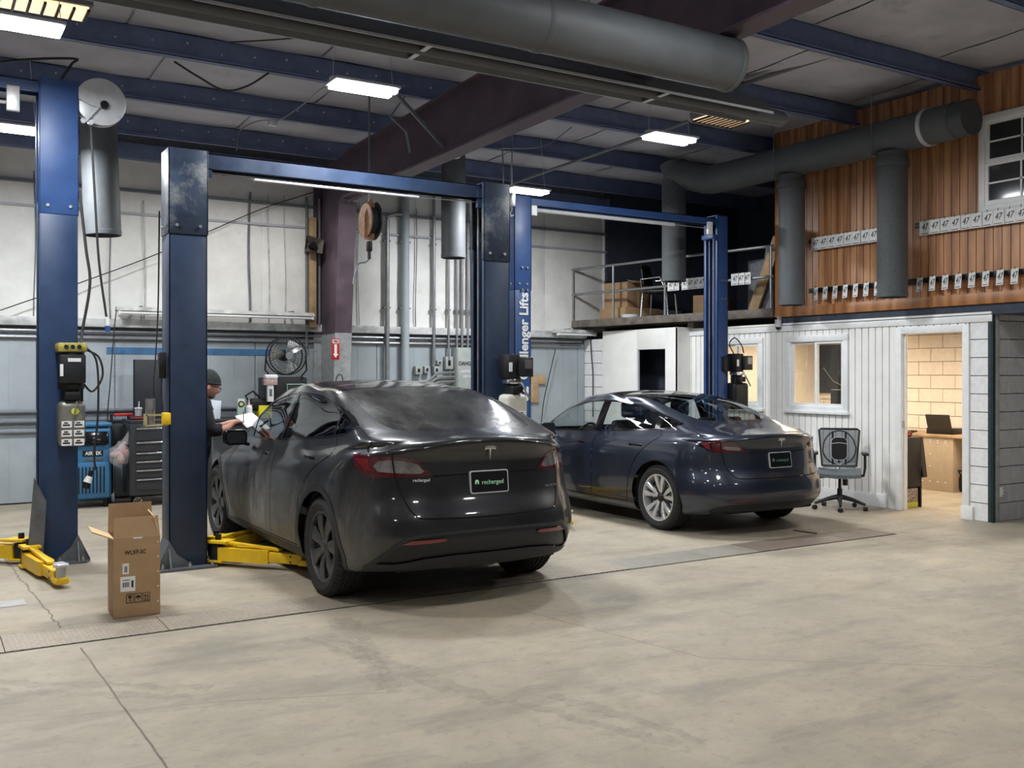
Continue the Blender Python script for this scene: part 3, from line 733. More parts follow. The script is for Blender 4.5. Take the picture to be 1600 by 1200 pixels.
# ------------------------------------------------------------------ car 2: slate blue saloon
M3 = dict(name='saloon_car', label='clean slate blue saloon car with silver wheels, parked farther, beside the white office', loc=(7.44, 6.87, 0),
 L=4.69, hw=0.915, floor=0.16, wheel_y=(0.95, 3.825), arch=0.385, wz=0.335, wr=0.335, rim=0.24, ww=0.235, style='pairs', rim_m=M_WHL_S,
 seat=0.60, deck=0.93, mirror=(2.92, 0.965, 0.86), plate=(0, 0.752, 0.085), ptilt=radians(-8), badge=(0, 0.925, 0.072, radians(4)), ink=M_INKG2,
 handles=((2.32, 0.83), (1.32, 0.86)), paint=P_BLUE, glass=G_CLEAR, glass_dark=G_CLEAR, glass_rear=G_MID, glass_roof=G_ROOF,
 mirror_m=P_BLUE, scripts=[('DUAL MOTOR', 0.56, 0.70, 0.022, M_INKD)],
 vk=[0, 1, 2.2, 3.5, 4.3, 5.4, 6.4, 7.0, 7.4, 7.65, 8.2, 9.6, 11.0, 12.4, 13.8, 15.0],
 rings=[
 (.18, 4.56, .80, .70, 2.6, .9, 2.4, (.22, .21, .16, .15, .18, .18, .18)),
 (.09, 4.62, .87, .72, 2.6, 1.0, 2.4, (.25, .24, .20, .18, .21, .20, .20)),
 (.03, 4.67, .90, .74, 2.7, 1.1, 2.4, (.33, .32, .30, .29, .30, .29, .29), (.985, 1, .985)),
 (.00, 4.69, .918, .76, 2.7, 1.15, 2.4, (.44, .43, .41, .40, .42, .42, .42), (.995, .99, .99)),
 (.015, 4.68, .922, .78, 2.7, 1.2, 2.4, (.53, .53, .52, .50, .50, .49, .49), (.995, .985, .99)),
 (.080, 4.65, .920, .76, 2.7, 1.2, 2.4, (.67, .67, .66, .63, .60, .56, .56), (.985, .985, .985)),
 (.100, 4.60, .915, .72, 2.7, 1.2, 2.4, (.82, .81, .78, .74, .70, .63, .62), (.975, .985, .97)),
 (.095, 4.54, .905, .70, 2.6, 1.2, 2.4, (.91, .90, .86, .82, .77, .69, .67), (.965, .98, .95)),
 (.062, 4.46, .885, .72, 2.5, 1.2, 2.3, (.982, .965, .925, .875, .82, .74, .71), (.955, .98, .93)),
 (.075, 4.36, .870, .76, 2.4, 1.15, 2.3, (1.008, .988, .955, .905, .85, .77, .74), (.94, .98, .92)),
 (.25, 4.18, .845, .56, 3.2, 1.0, 2.5, (1.024, 1.015, .998, .955, .89, .83, .80), (.925, .985, .92)),
 (.60, 3.66, .80, .38, 4.2, .62, 2.8, (1.10, 1.09, 1.07, 1.05, .99, .945, .93), (.925, 1, .93)),
 (.94, 3.32, .738, .36, 4.8, .55, 3.0, (1.225, 1.21, 1.18, 1.195, 1.165, 1.10, 1.08), (.94, 1, .94)),
 (1.28, 2.96, .655, .33, 5.0, .50, 3.2, (1.338, 1.322, 1.295, 1.335, 1.315, 1.285, 1.265), (.96, 1, .955)),
 (1.66, 2.68, .50, .30, 4.0, .34, 3.0, (1.402, 1.396, 1.38, 1.405, 1.385, 1.36, 1.35), (.98, 1, .98)),
 (2.00, 2.42, .0005, .13, 2, .15, 2, (1.418, 1.42, 1.422, 1.428, 1.424, 1.416, 1.412)),
 ])
dlo3 = curve2([(.76, 1.10), (.82, 1.12), (.97, 1.165), (1.25, 1.233), (1.65, 1.298), (2.05, 1.320), (2.45, 1.295), (2.82, 1.21), (3.12, 1.08), (3.32, .965)], 5) + curve2([(3.30, .938), (2.6, .950), (1.9, .975), (1.3, 1.01), (1.0, 1.035), (.86, 1.06), (.76, 1.10)], 5)[:-1]
gls3 = shrink(dlo3, 0.018)
MYf = MY['feats']
d3f = [(2.08, .25), (2.08, .968), (3.26, .94), (3.34, .80), (3.30, .55), (3.18, .30), (3.10, .25)]
d3r = [(2.07, .25), (2.07, .970), (1.02, 1.032), (.98, .97), (1.14, .86), (1.27, .74), (1.37, .58), (1.41, .40), (1.45, .25)]
M3['feats'] = [
 ('glassf', 's', clip(gls3, 2.12, 3.10)), ('glassr', 's', clip(gls3, 1.14, 1.98)), ('glassq', 's', clip(gls3, .6, 1.06)),
 ('chrome', 's', dlo3),
 ('gap', 's', ribbon(curve2([(2.075, .25), (2.075, .6), (2.07, .965)], 4), .009)),
 ('gap', 's', ribbon(curve2([(1.03, 1.03), (.985, .97), (1.14, .86), (1.27, .74), (1.37, .58), (1.41, .40), (1.45, .25)], 4), .009)),
 ('gap', 's', ribbon(curve2([(3.29, .935), (3.34, .80), (3.30, .55), (3.18, .30)], 4), .009)),
 ('gap', 's', ribbon([(1.43, .25), (2.3, .25), (3.14, .25)], .008)),
 ('hole', 's', arcp(.95, .335, .385, -25, 205)+[(.95-.34, .05), (.95+.34, .05)]),
 ('hole', 's', arcp(3.825, .335, .385, -25, 205)+[(3.825-.34, .05), (3.825+.34, .05)]),
 ('door', 's', d3f), ('reardoor', 's', d3r),
 ('gap', 'r', ribbon(curve2([(.735, .965), (.728, 1.0), (.718, 1.05), (.705, 1.09), (.68, 1.135)], 3), .006)),
 ('tlred', 'r', [(.785, .935), (.735, .935), (.730, .872), (.755, .875)]),
 ('gap', 'r', ribbon(curve2([(.66, .955), (.655, .90), (.65, .83), (.64, .76), (.61, .66), (.57, .60), (.50, .585), (.25, .58), (-.02, .58)], 4), .009)),
 ('tlclear', 'r', [(.46, .868), (.50, .892), (.60, .900), (.64, .900), (.64, .880), (.60, .862), (.50, .858)]),
 ('tldark', 'r', [(.815, .957), (.72, .957), (.715, .84), (.745, .85), (.79, .90)]),
 ('tl', 'r', [(.815, .957), (.72, .957), (.60, .95), (.52, .925), (.44, .87), (.42, .845), (.60, .838), (.70, .835), (.745, .85), (.79, .90)]),
 ('reflector', 'r', [(.36, .372), (.38, .383), (.60, .380), (.64, .368), (.56, .366), (.40, .368)]),
 ('valance', 'r', [(-.02, .335), (.40, .335), (.60, .33), (.72, .31), (.76, .27), (.70, .2), (-.02, .2)]),
 ('gap', 'r', ribbon([(-.02, .832), (.25, .832), (.40, .838)], .008)),
 ('gate', 'r', [(-.02, .58), (.25, .58), (.50, .585), (.57, .60), (.61, .66), (.64, .76), (.65, .83), (.655, .90), (.66, .95), (.66, .955), (.50, .985), (-.02, 1.003)]),
 ('bumper', 's', [(.19, .60, 's'), (.60, .595, 's'), (.56, .52, 's'), (.50, .42, 's'), (.50, .30, 's'), (.53, .12, 's'), (.80, .17, 'r'), (-.02, .17, 'r'), (-.02, .58, 'r'), (.25, .58, 'r'), (.50, .585, 'r'), (.555, .595, 'r'), (.62, .60, 'r'), (.7, .60, 'r'), (.8, .60, 'r')]),
 ('rglass', 't', [(-.02, .68), (.32, .70), (.47, .76), (.53, .90), (.555, 1.15), (.555, 1.46), (-.02, 1.50)]),
 ('gap', 't', ribbon([(-.02, 1.505), (.555, 1.468)], .010)),
 ('roof', 't', [(-.02, 1.51), (.555, 1.475), (.56, 2.1), (.55, 2.62), (-.02, 2.72)]),
 ('wind', 't', [(-.02, 2.74), (.55, 2.64), (.64, 3.1), (.68, 3.32), (.58, 3.54), (.3, 3.64), (-.02, 3.66)]),
 ('hood', 't', [(-.02, 3.72), (.4, 3.70), (.70, 3.52), (.78, 3.85), (.72, 4.2), (.5, 4.40), (-.02, 4.45)]),
 ('head', 's', [(4.02, .77), (4.34, .71), (4.48, .65), (4.36, .625), (4.12, .70)]),
]
if True:
    m3root, M3S = make_car(M3)
# ------------------------------------------------------------------ surfaces of the building
def floor_mat():
    k = N('worn_concrete'); b = k.b
    v = k.coord('World'); n1 = k.noise(v, 0.35, 6, 0.6); n2 = k.noise(v, 2.2, 8, 0.65); n3 = k.noise(v, 14, 6, 0.7)
    v4 = k.coord('World', (0.5, 1.6, 1), (0, 0, 0.35)); n4 = k.noise(v4, 1.5, 8, 0.7)
    c = k.mix(k.ramp(n1, [(0.3, 0), (0.7, 1)]), (0.430, 0.368, 0.272), (0.362, 0.324, 0.258))
    c = k.mix(k.math('MULTIPLY', k.ramp(n2, [(0.38, 0), (0.62, 1)]), 0.60), c, (0.300, 0.268, 0.212))
    c = k.mix(k.math('MULTIPLY', k.ramp(n4, [(0.50, 0), (0.64, 1)]), 0.60), c, (0.215, 0.200, 0.168))
    c = k.mix(k.math('MULTIPLY', k.ramp(k.noise(k.coord('World', (1, 1, 1), (0, 0, 0), (7, 3, 0)), 0.55, 5, 0.6), [(0.55, 0), (0.75, 1)]), 0.45), c, (0.43, 0.32, 0.185))
    c = k.mix(k.math('MULTIPLY', k.ramp(n3, [(0.32, 1), (0.46, 0)]), 0.42), c, (0.20, 0.19, 0.175))
    c = k.mix(k.ramp(k.noise(v, 60, 3, 0.6), [(0.70, 0), (0.78, 0.3)]), c, (0.56, 0.52, 0.43))
    sp = k.n('ShaderNodeSeparateXYZ'); k.l(k.n('ShaderNodeNewGeometry').outputs['Position'], sp.inputs[0])
    wob = k.math('MULTIPLY', k.math('SUBTRACT', k.noise(v, 5, 4, 0.6), 0.5), 0.09)
    def line(a, bb, w, col, s=1.0, c=None, rough=0.0, lo=0.35):
        ax, ay = a; dx, dy = bb[0]-ax, bb[1]-ay; L = math.hypot(dx, dy); ux, uy = dx/L, dy/L
        rx = k.math('SUBTRACT', sp.outputs[0], ax); ry = k.math('SUBTRACT', sp.outputs[1], ay)
        per = k.math('ADD', k.math('SUBTRACT', k.math('MULTIPLY', rx, uy), k.math('MULTIPLY', ry, ux)), k.math('MULTIPLY', wob, rough))
        al = k.math('ADD', k.math('MULTIPLY', rx, ux), k.math('MULTIPLY', ry, uy))
        m = k.math('LESS_THAN', k.math('ABSOLUTE', per), w)
        m = k.math('MULTIPLY', m, k.math('MULTIPLY', k.math('GREATER_THAN', al, 0), k.math('LESS_THAN', al, L)))
        m = k.math('MULTIPLY', m, k.ramp(n2 if w < .03 else n3, [(lo, s), (lo+0.3, s*(0.45 if w < .03 else 0.0))]))
        return k.mix(m, c, col)
    DK = (0.10, 0.075, 0.055)
    for a, bb, w, s, rg in [(FL(-60, 790), FL(98, 985), .007, .9, 1.0), (FL(126, 1012), FL(262, 1200), .0055, 1.0, .18), (FL(-10, 1131), FL(345, 1096), .003, .5, .2), (FL(345, 1096), FL(600, 1082), .004, .8, .2),
                        (FL(800, 950), FL(1100, 1028), .004, .8, .3), (FL(1100, 1028), FL(1560, 1043), .004, .7, .3), (FL(1400, 835), FL(1600, 868), .004, .6, .2), (FL(130, 862), FL(170, 858), .008, .8, .2)]:
        c = line(a, bb, w, DK, s, c, rg)
    for a, bb in [(FL(540, 965), FL(622, 1082)), (FL(525, 968), FL(600, 1078)), (FL(480, 995), FL(700, 1080)), (FL(505, 992), FL(780, 1100)), (FL(860, 1085), FL(1100, 1160)), (FL(800, 1095), FL(1060, 1165)), (FL(-20, 1066), FL(330, 1075)), (FL(-20, 1080), FL(300, 1090))]:
        c = line(a, bb, .04, (0.19, 0.172, 0.14), .40, c, 2.5, lo=0.42)
    k.l(c, b.inputs['Base Color'])
    k.l(k.ramp(n2, [(0.3, 0.50), (0.7, 0.72)]), b.inputs['Roughness']); b.inputs['Specular IOR Level'].default_value = 0.35
    k.bump(k.math('ADD', n3, k.noise(v, 90, 3, 0.6)), 0.12, 0.004); return k.m
def FL(u, v): p = PXZ(u, v); return (p.x, p.y)

M_FLOOR = floor_mat()
M_INSUL = mat('stained_wall_liner', (0.80, 0.80, 0.77), 0.75, var=0.10, scale=1.6, bump=0.15, dirt=((0.58, 0.57, 0.54), 0.9, 0.60))
M_INSULC = mat('roof_liner', (0.49, 0.49, 0.56), 0.8, var=0.14, scale=1.2, bump=0.2, dirt=((0.26, 0.25, 0.26), 0.9, 0.58))  # liner tone raised and blued to carry some overhead haze
M_SHEET = mat('blue_grey_wall_sheet', (0.36, 0.405, 0.435), 0.5, var=0.10, scale=1.5, dirt=((0.26, 0.28, 0.30), 1.3, 0.60))
M_STRIPE = mat('blue_stripe_paint', (0.05, 0.16, 0.32), 0.5, var=0.25, scale=4)
M_RAIL = mat('pale_wall_rail', (0.55, 0.56, 0.55), 0.5, var=0.25, scale=6, dirt=((0.22, 0.2, 0.17), 4, 0.58))
M_GIRT = mat('grey_girt_paint', (0.17, 0.185, 0.21), 0.55, var=0.15)
M_PURLIN = mat('hazed_navy_steel', (0.150, 0.195, 0.345), 0.55, var=0.15, scale=5)  # navy lightened so the colour itself carries the haze around the lamps
M_RAFTER = mat('red_oxide_steel', (0.105, 0.072, 0.098), 0.55, var=0.25, scale=3)  # raised tone holds part of the overhead haze too
M_COLLOW = mat('grey_column_paint', (0.38, 0.40, 0.41), 0.55, var=0.15)
M_WHITE = mat('white_wall_paint', (0.89, 0.885, 0.855), 0.55, var=0.03, scale=4)
M_WHITET = mat('white_trim_paint', (0.83, 0.85, 0.85), 0.45, var=0.04)
M_BLOCKW = mat('white_block_paint', (0.82, 0.83, 0.83), 0.6, var=0.06, scale=18, bump=0.12)
M_BLOCKG = mat('grey_block_paint', (0.47, 0.48, 0.50), 0.6, var=0.08, scale=12, bump=0.12)
M_JOINTG = mat('grey_joint', (0.36, 0.365, 0.38), 0.8, var=0.1)
M_JOINTW = mat('white_joint', (0.72, 0.73, 0.73), 0.8, var=0.1)
M_CREAM = mat('cream_block_paint', (0.85, 0.77, 0.67), 0.6, var=0.05, scale=9)
M_CREAMJ = mat('cream_joint', (0.78, 0.70, 0.60), 0.8, var=0.1)
M_GAL = mat('galvanised_duct', (0.105, 0.115, 0.125), 0.6, 0.1, var=0.10, scale=5)
M_DUCTD = mat('dark_duct_cloth', (0.085, 0.095, 0.105), 0.5, 0.2, var=0.15, scale=6)
M_DUCTR = mat('textured_duct', (0.095, 0.105, 0.112), 0.8, 0.0, var=0.25, scale=60, bump=0.4)
M_ALU = mat('white_enamel', (0.62, 0.64, 0.66), 0.35, 0.3, var=0.05)
M_TEAL = mat('teal_corner_steel', (0.028, 0.052, 0.06), 0.45, 0.2, var=0.15)
M_RUST = mat('weathered_steel', (0.17, 0.145, 0.125), 0.7, 0.1, var=0.3, scale=8)
M_DARKW = mat('shade_toned_wall', (0.050, 0.062, 0.090), 0.8, var=0.2)  # gloom of the unlit gallery is put into this dark tone
M_WIRE = mat('black_cable', (0.02, 0.02, 0.022), 0.6, var=0)
M_CONDUIT = mat('steel_conduit', (0.30, 0.31, 0.32), 0.4, 0.6, var=0.1)
M_CARD = mat('cardboard', (0.42, 0.27, 0.145), 0.75, var=0.08, scale=7)
M_CARDI = mat('cardboard_inside', (0.62, 0.43, 0.24), 0.75, var=0.08, scale=7)
M_PLY = mat('pale_timber', (0.46, 0.31, 0.17), 0.65, var=0.2, scale=6)
M_PAPER = mat('white_paper', (0.80, 0.81, 0.81), 0.6, var=0.02)
M_INKB = mat('black_ink', (0.015, 0.015, 0.016), 0.6, var=0)
M_REDP = mat('red_paint', (0.50, 0.02, 0.02), 0.4, var=0.08)
M_YEL = mat('yellow_lift_paint', (0.82, 0.52, 0.01), 0.42, var=0.08, scale=9, dirt=((0.10, 0.07, 0.02), 10, 0.66))
M_NAVY = mat('navy_lift_paint', (0.016, 0.042, 0.110), 0.45, 0.0, var=0.14, scale=4, dirt=((0.03, 0.045, 0.075), 6, 0.64))
M_NAVY2 = mat('blue_lift_paint', (0.024, 0.068, 0.205), 0.45, 0.0, var=0.12, scale=4, dirt=((0.04, 0.07, 0.16), 6, 0.66))
M_DKLIFT = mat('dark_lift_paint', (0.013, 0.027, 0.062), 0.45, 0.0, var=0.18, scale=4, dirt=((0.03, 0.038, 0.052), 4, 0.60))
M_SLEEVE = mat('scuffed_sleeve', (0.026, 0.040, 0.068), 0.4, 0.1, var=0.25, scale=5, dirt=((0.17, 0.18, 0.19), 2.6, 0.50))
M_BASEG = mat('grey_base_steel', (0.13, 0.14, 0.155), 0.5, 0.4, var=0.2, scale=10)
def wood_mat(name, c1, c2):
    k = N(name); v = k.coord('World', (1, 6, 0.6)); f = k.noise(v, 3.5, 8, 0.65)
    w = k.n('ShaderNodeTexWave', wave_type='RINGS'); w.inputs['Scale'].default_value = 1.1; w.inputs['Distortion'].default_value = 9; w.inputs['Detail'].default_value = 3; w.inputs['Detail Scale'].default_value = 1.4
    k.l(k.coord('World', (1, 1.6, 0.35)), w.inputs[0])
    g = k.math('ADD', k.math('MULTIPLY', f, 0.6), k.math('MULTIPLY', w.outputs['Fac'], 0.4))
    oi = k.n('ShaderNodeObjectInfo')
    c = k.mix(k.ramp(g, [(0.3, 0), (0.68, 1)]), c1, c2)
    c = k.mix(k.math('MULTIPLY', oi.outputs['Random'], 0.10), c, c1)
    k.l(c, k.b.inputs['Base Color']); k.b.inputs['Roughness'].default_value = 0.42; return k.m
M_ORANGE = wood_mat('varnished_siding', (0.34, 0.150, 0.068), (0.55, 0.275, 0.125))  # siding tones lightened and dulled to include haze
M_ORANGET = wood_mat('varnished_trim', (0.30, 0.12, 0.04), (0.48, 0.21, 0.075))
def em(name, col, s): return mat(name, (0.8, 0.8, 0.8), 0.4, var=0, emit=(col, s))
E_LED = em('led_lens', (0.88, 0.94, 1.0), 26)
E_WARMG = em('glowing_heater_grille', (1.0, 0.62, 0.33), 1.6)

# ------------------------------------------------------------------ shell
XL, XR, YN, YB = -9.0, 13.4, -8.0, 13.5
struct(MB().box((XL, YN, -0.2), (XR, YB+0.2, 0)).build('floor', M_FLOOR, smooth=0))
def sub(name, mb, m, parent, smooth=35, **kw): return mb.build(name, m, parent, world=True, smooth=smooth)
# trench covers
tr = struct(MB().box((-6, 6.338, -0.03), (8.45, 6.762, 0.001)).build('trim_1', M_BLACK, smooth=0))
def plate_mat(name, col, kind):
    k = N(name); v = k.coord('World', (1, 1, 1))
    if kind == 'check':
        w = k.n('ShaderNodeTexVoronoi'); w.inputs['Scale'].default_value = 26; w.inputs['Randomness'].default_value = 0.25; k.l(k.coord('World', (1, 2.2, 1), (0, 0, 0.78)), w.inputs[0]); h = w.outputs['Distance']
    else:
        w = k.n('ShaderNodeTexWave'); w.inputs['Scale'].default_value = 9; k.l(v, w.inputs[0]); h = w.outputs['Fac']
    n = k.noise(v, 6, 6, 0.7); n5 = k.noise(v, 1.4, 5, 0.6)
    c = k.mix(k.ramp(n, [(0.3, 0), (0.7, 1)]), col, tuple(x*1.35 for x in col)); c = k.mix(k.ramp(h, [(0.15, 0.65), (0.45, 0)]), c, tuple(x*0.35 for x in col))
    c = k.mix(k.ramp(n5, [(0.5, 0), (0.75, 0.5)]), c, (0.40, 0.37, 0.31))
    k.l(c, k.b.inputs['Base Color']); k.b.inputs['Roughness'].default_value = 0.55; k.b.inputs['Metallic'].default_value = 0.3; k.bump(h, 0.5, 0.004); return k.m
M_CHECK = plate_mat('chequer_plate', (0.32, 0.275, 0.215), 'check'); M_CHECKD = plate_mat('brown_chequer_plate', (0.20, 0.16, 0.13), 'check'); M_GRATE = plate_mat('slotted_grate', (0.28, 0.26, 0.22), 'wave')
x = -6.0; k_ = 0
while x < 8.42:
    L = 0.92 if x < 5.2 else 0.61
    x1 = min(x+L, 8.44)
    b = MB(); b.box((x+0.002, 6.354, -0.02), (x1-0.002, 6.762, 0.004+0.001*(k_ % 3)), 0.001, seg=1)
    sub('trench_cover', b, M_GRATE if 5.0 < x < 6.2 else (M_CHECKD if x > 6.2 else M_CHECK), tr); x = x1; k_ += 1
# floor access lid left and dark repair patch right of the saloon
p = PXZ(10, 944); t = MB().box((p.x-0.35, p.y-0.1, 0.0), (p.x+0.12, p.y+0.1, 0.004), 0.002).build('trim_2', mat('grey_lid', (.42, .41, .40), .6)); struct(t)
q0, q1 = PXZ(1240, 829), PXZ(1276, 834); b = MB(); b.obox((q0.x, q0.y, 0.003), (q1.x, q1.y, 0.003), 0.03, 0.006); struct(b.build('trim_3', M_BLACK))

# back wall
wb = struct(MB().box((XL, YB, 0), (XR, YB+0.2, 5.2)).build('wall_back', M_GIRT, smooth=0))
x = -3.0; k_ = 0
while x < 10.1:
    x1 = min(x+1.19, 10.15); b = MB(); rows = []
    for i in range(9):
        zz = 2.33+(4.42-2.33)*i/8; rows.append([(x+(x1-x)*j/8, YB-0.012-0.035*sin(pi*j/8)**0.5*(0.6+0.4*sin(pi*i/8))-0.006*sin(i*1.7+j*1.1+k_), zz) for j in range(9)])
    b.grid(rows, flip=False); bmesh.ops.recalc_face_normals(b.b, faces=b.b.faces[:])
    o = sub('insulation_panel', b, M_INSUL, wb, smooth=60)
    x = x1; k_ += 1
for i, z in enumerate((3.72, 4.02)):
    sub('wall_girt', MB().box((-3, YB-0.075, z-0.02), (10.15, YB, z+0.02 if i else z+0.01), 0.004), M_INSULC if i == 0 else M_GIRT, wb)
x = -2.4; k_ = 0
while x < 9.6:
    x1 = min(x+0.92, 9.7); b = MB(); b.box((x+0.004, YB-0.03, 0.02), (x1-0.004, YB, 2.12), 0.004, seg=1)
    for j in (0.31, 0.62): b.box((x+j-0.004, YB-0.034, 0.02), (x+j+0.004, YB-0.028, 2.12))
    sub('wall_sheet', b, M_SHEET, wb, smooth=0); x = x1; k_ += 1
for u_ in (54, 172, 225, 390, 420, 445, 560, 650):
    sp_ = PX(u_, 400, YB-0.06).x; pts_ = [(sp_+0.012*sin(z_*3.1+u_), YB-0.062, z_) for z_ in np.linspace(2.34, 4.15 if u_ != 225 else 3.9, 9)]
    sub('seam_tape', MB().tube(pts_, 0.016 if u_ == 390 else 0.008, 5), M_GIRT if u_ in (390, 54, 172, 650) else M_RAIL, wb)
sub('wall_stripe', MB().box((2.10, YB-0.036, 1.875), (4.55, YB-0.03, 1.965)), M_STRIPE, wb)
sub('wall_rail', MB().box((-3, YB-0.11, 2.22), (9.7, YB, 2.33), 0.012), M_RAIL, wb)
for z, r in ((2.16, .02), (2.08, .022), (1.15, .025), (1.03, .03), (0.90, .018)):
    if z < 1.2: sub('wall_pipe', MB().cyl((-3, YB-0.07, z), (4.9, YB-0.07, z), r, n=10), M_GIRT, wb)
    else: sub('wall_pipe', MB().cyl((-3, YB-0.07, z), (9.6, YB-0.07, z), r, n=10), M_CONDUIT, wb)
# column, rafter
def iprofile_col(X, parent_name):
    b = MB(); web = [(12.60, 2.18), (13.44, 2.18), (13.44, 4.6), (12.0, 4.6), (12.0, 3.98), (12.42, 3.92)]
    col = struct(MB().prism(web, 'x', X-0.012, X+0.012).build(parent_name, M_RAFTER, smooth=0))
    sub('flange', MB().obox((X, 12.60, 2.18), (X, 12.40, 3.95), 0.24, 0.02, up=(1, 0, 0)) if False else MB().prism([(12.59, 2.18), (12.61, 2.18), (12.43, 3.96), (12.41, 3.96)], 'x', X-0.12, X+0.12), M_RAFTER, col, smooth=0)
    sub('flange', MB().prism([(13.42, 2.18), (13.45, 2.18), (13.45, 4.6), (13.42, 4.6)], 'x', X-0.12, X+0.12), M_RAFTER, col, smooth=0)
    b = MB().prism([(12.79, 0), (13.44, 0), (13.44, 2.18), (12.60, 2.18)], 'x', X-0.013, X+0.013)
    b.prism([(12.77, 0), (12.80, 0), (12.61, 2.18), (12.58, 2.18)], 'x', X-0.12, X+0.12); b.prism([(13.42, 0), (13.45, 0), (13.45, 2.18), (13.42, 2.18)], 'x', X-0.12, X+0.12)
    sub('painted_foot', b, M_COLLOW, col, smooth=0)
    return col
iprofile_col(5.0, 'trim_4')
def zt(y): return 4.60+(12.3-y)*0.022
def zb(y): return 4.00+(12.3-y)*0.0085
for i, X in enumerate((5.0, -2.6)):
    b = MB().prism([(12.4, zb(12.4)), (12.4, zt(12.4)), (YN, zt(YN)), (YN, zb(YN))], 'x', X-0.01, X+0.01)
    for f in (zb, zt): b.prism([(12.4, f(12.4)-0.012), (12.4, f(12.4)+0.012), (YN, f(YN)+0.012), (YN, f(YN)-0.012)], 'x', X-0.11, X+0.11)
    y = 11.3
    struct(b.build('trim_%d' % (5+i), M_RAFTER, smooth=0))
# roof
def roof_z(y): return zt(y)+0.27
rf = MB(); rf.prism([(YB+0.2, roof_z(YB)), (YB+0.2, roof_z(YB)+0.1), (YN, roof_z(YN)+0.1), (YN, roof_z(YN))], 'x', XL, XR)
roof = struct(rf.build('ceiling', M_INSULC, smooth=0))
PUR = [12.85, 11.3, 9.72, 8.1, 6.5, 4.9, 3.3, 1.7, 0.1, -1.5, -3.1, -4.7, -6.3]
for y in PUR:
    z0, z1 = zt(y)+0.012, roof_z(y); b = MB(); b.box((XL, y-0.004, z0), (XR, y+0.004, z1)); b.box((XL, y-0.004, z1-0.01), (XR, y+0.08, z1)); b.box((XL, y-0.075, z0), (XR, y+0.004, z0+0.008)); b.box((XL, y-0.075, z0), (XR, y-0.07, z0+0.025))
    sub('purlin', b, M_PURLIN, roof, smooth=0)
for y0, y1 in zip(PUR[:-1], PUR[1:]):
    if y0 < 1: break
    for i in range(9):
        xa = -4+i*1.9+(0.5 if PUR.index(y0) % 2 else 0); b = MB(); rows = []
        for a in range(7):
            yy = y1+0.09+(y0-y1-0.12)*a/6; rows.append([(xa+1.87*c/6, yy, roof_z(yy)-0.012-0.05*sin(pi*a/6)*sin(pi*c/6)-0.006*sin(a*2+c*1.3+i)) for c in range(7)])
        b.grid(rows); bmesh.ops.recalc_face_normals(b.b, faces=b.b.faces[:]); sub('liner_panel', b, M_INSULC, roof, smooth=60)
struct(MB().box((XL, YB-0.16, 4.42), (10.15, YB-0.02, 4.62), 0.01).build('trim_7', M_PURLIN))
# bolt heads and clips along the visible purlins
b = MB()
for y in PUR[:3]:
    for i in range(14):
        xx = 0.6+i*0.33; b.cyl((xx, y-0.012, zt(y)+0.12+0.03*(i % 3)), (xx, y-0.002, zt(y)+0.12+0.03*(i % 3)), 0.011, n=6)
o = sub('purlin_bolt', b, M_ALU, roof); o['kind'] = 'stuff'
# enclosing walls out of view
struct(MB().box((XL-0.2, YN, 0), (XL, YB+0.2, 5.3)).build('wall_left', M_INSUL, smooth=0))
struct(MB().box((XL, YN-0.2, 0), (XR, YN, 5.4)).build('wall_front', M_INSUL, smooth=0))
struct(MB().box((XR, YN, 0), (XR+0.2, YB+0.2, 5.3)).build('wall_far', M_DARKW, smooth=0))

# ------------------------------------------------------------------ white office wall
XO = 9.98
doorY = (6.63, 7.42); w1 = (8.28, 9.14); w2 = (9.72, 10.58); WZ = (1.20, 2.04)
wo = struct(MB().box((XO+0.09, 7.47, 0), (XO+0.11, 8.23, 2.26)).build('wall_office', M_WHITE, smooth=0))
def back(y0, y1, z0, z1): sub('wall_backing', MB().box((XO+0.02, y0, z0), (XO+0.10, y1, z1)), M_WHITE, wo, smooth=0)
back(7.45, 8.26, 0, 2.26); back(9.16, 9.70, 0, 2.26); back(10.60, 11.22, 0, 2.26); back(8.26, 9.16, 0, 1.18); back(8.26, 9.16, 2.06, 2.26); back(9.70, 10.60, 0, 1.18); back(9.70, 10.60, 2.06, 2.26); back(6.6, 7.45, 2.12, 2.26)
def board(y0, y1, z0, z1):
    n = 0.013; b = MB(); b.box((XO, y0+n/2, z0), (XO+0.02, y1-n/2, z1), 0.0025, seg=1); sub('board', b, M_WHITE, wo, smooth=0)
y = 11.20
while y > 6.56:
    ya, yb_ = y-0.1, y; segs = [(0.0, 2.20)]
    for (a, c), (z0, z1) in ((doorY, (0, 2.10)), (w1, WZ), (w2, WZ)):
        if ya < c-0.001 and yb_ > a+0.001:
            o = []
            for (s0, s1) in segs:
                if z0-0.02 > s0: o.append((s0, z0-0.02))
                if z1+0.02 < s1: o.append((z1+0.02, s1))
            segs = o
    for s0, s1 in segs: board(max(ya, 6.56), yb_, s0, s1)
    y -= 0.1
sub('top_trim', MB().box((XO-0.02, 6.28, 2.19), (XO+0.02, 11.22, 2.265), 0.004), M_WHITET, wo)
sub('skirting', MB().box((XO-0.012, 7.50, 0), (XO+0.0, 9.4, 0.16), 0.004), M_WHITET, wo)
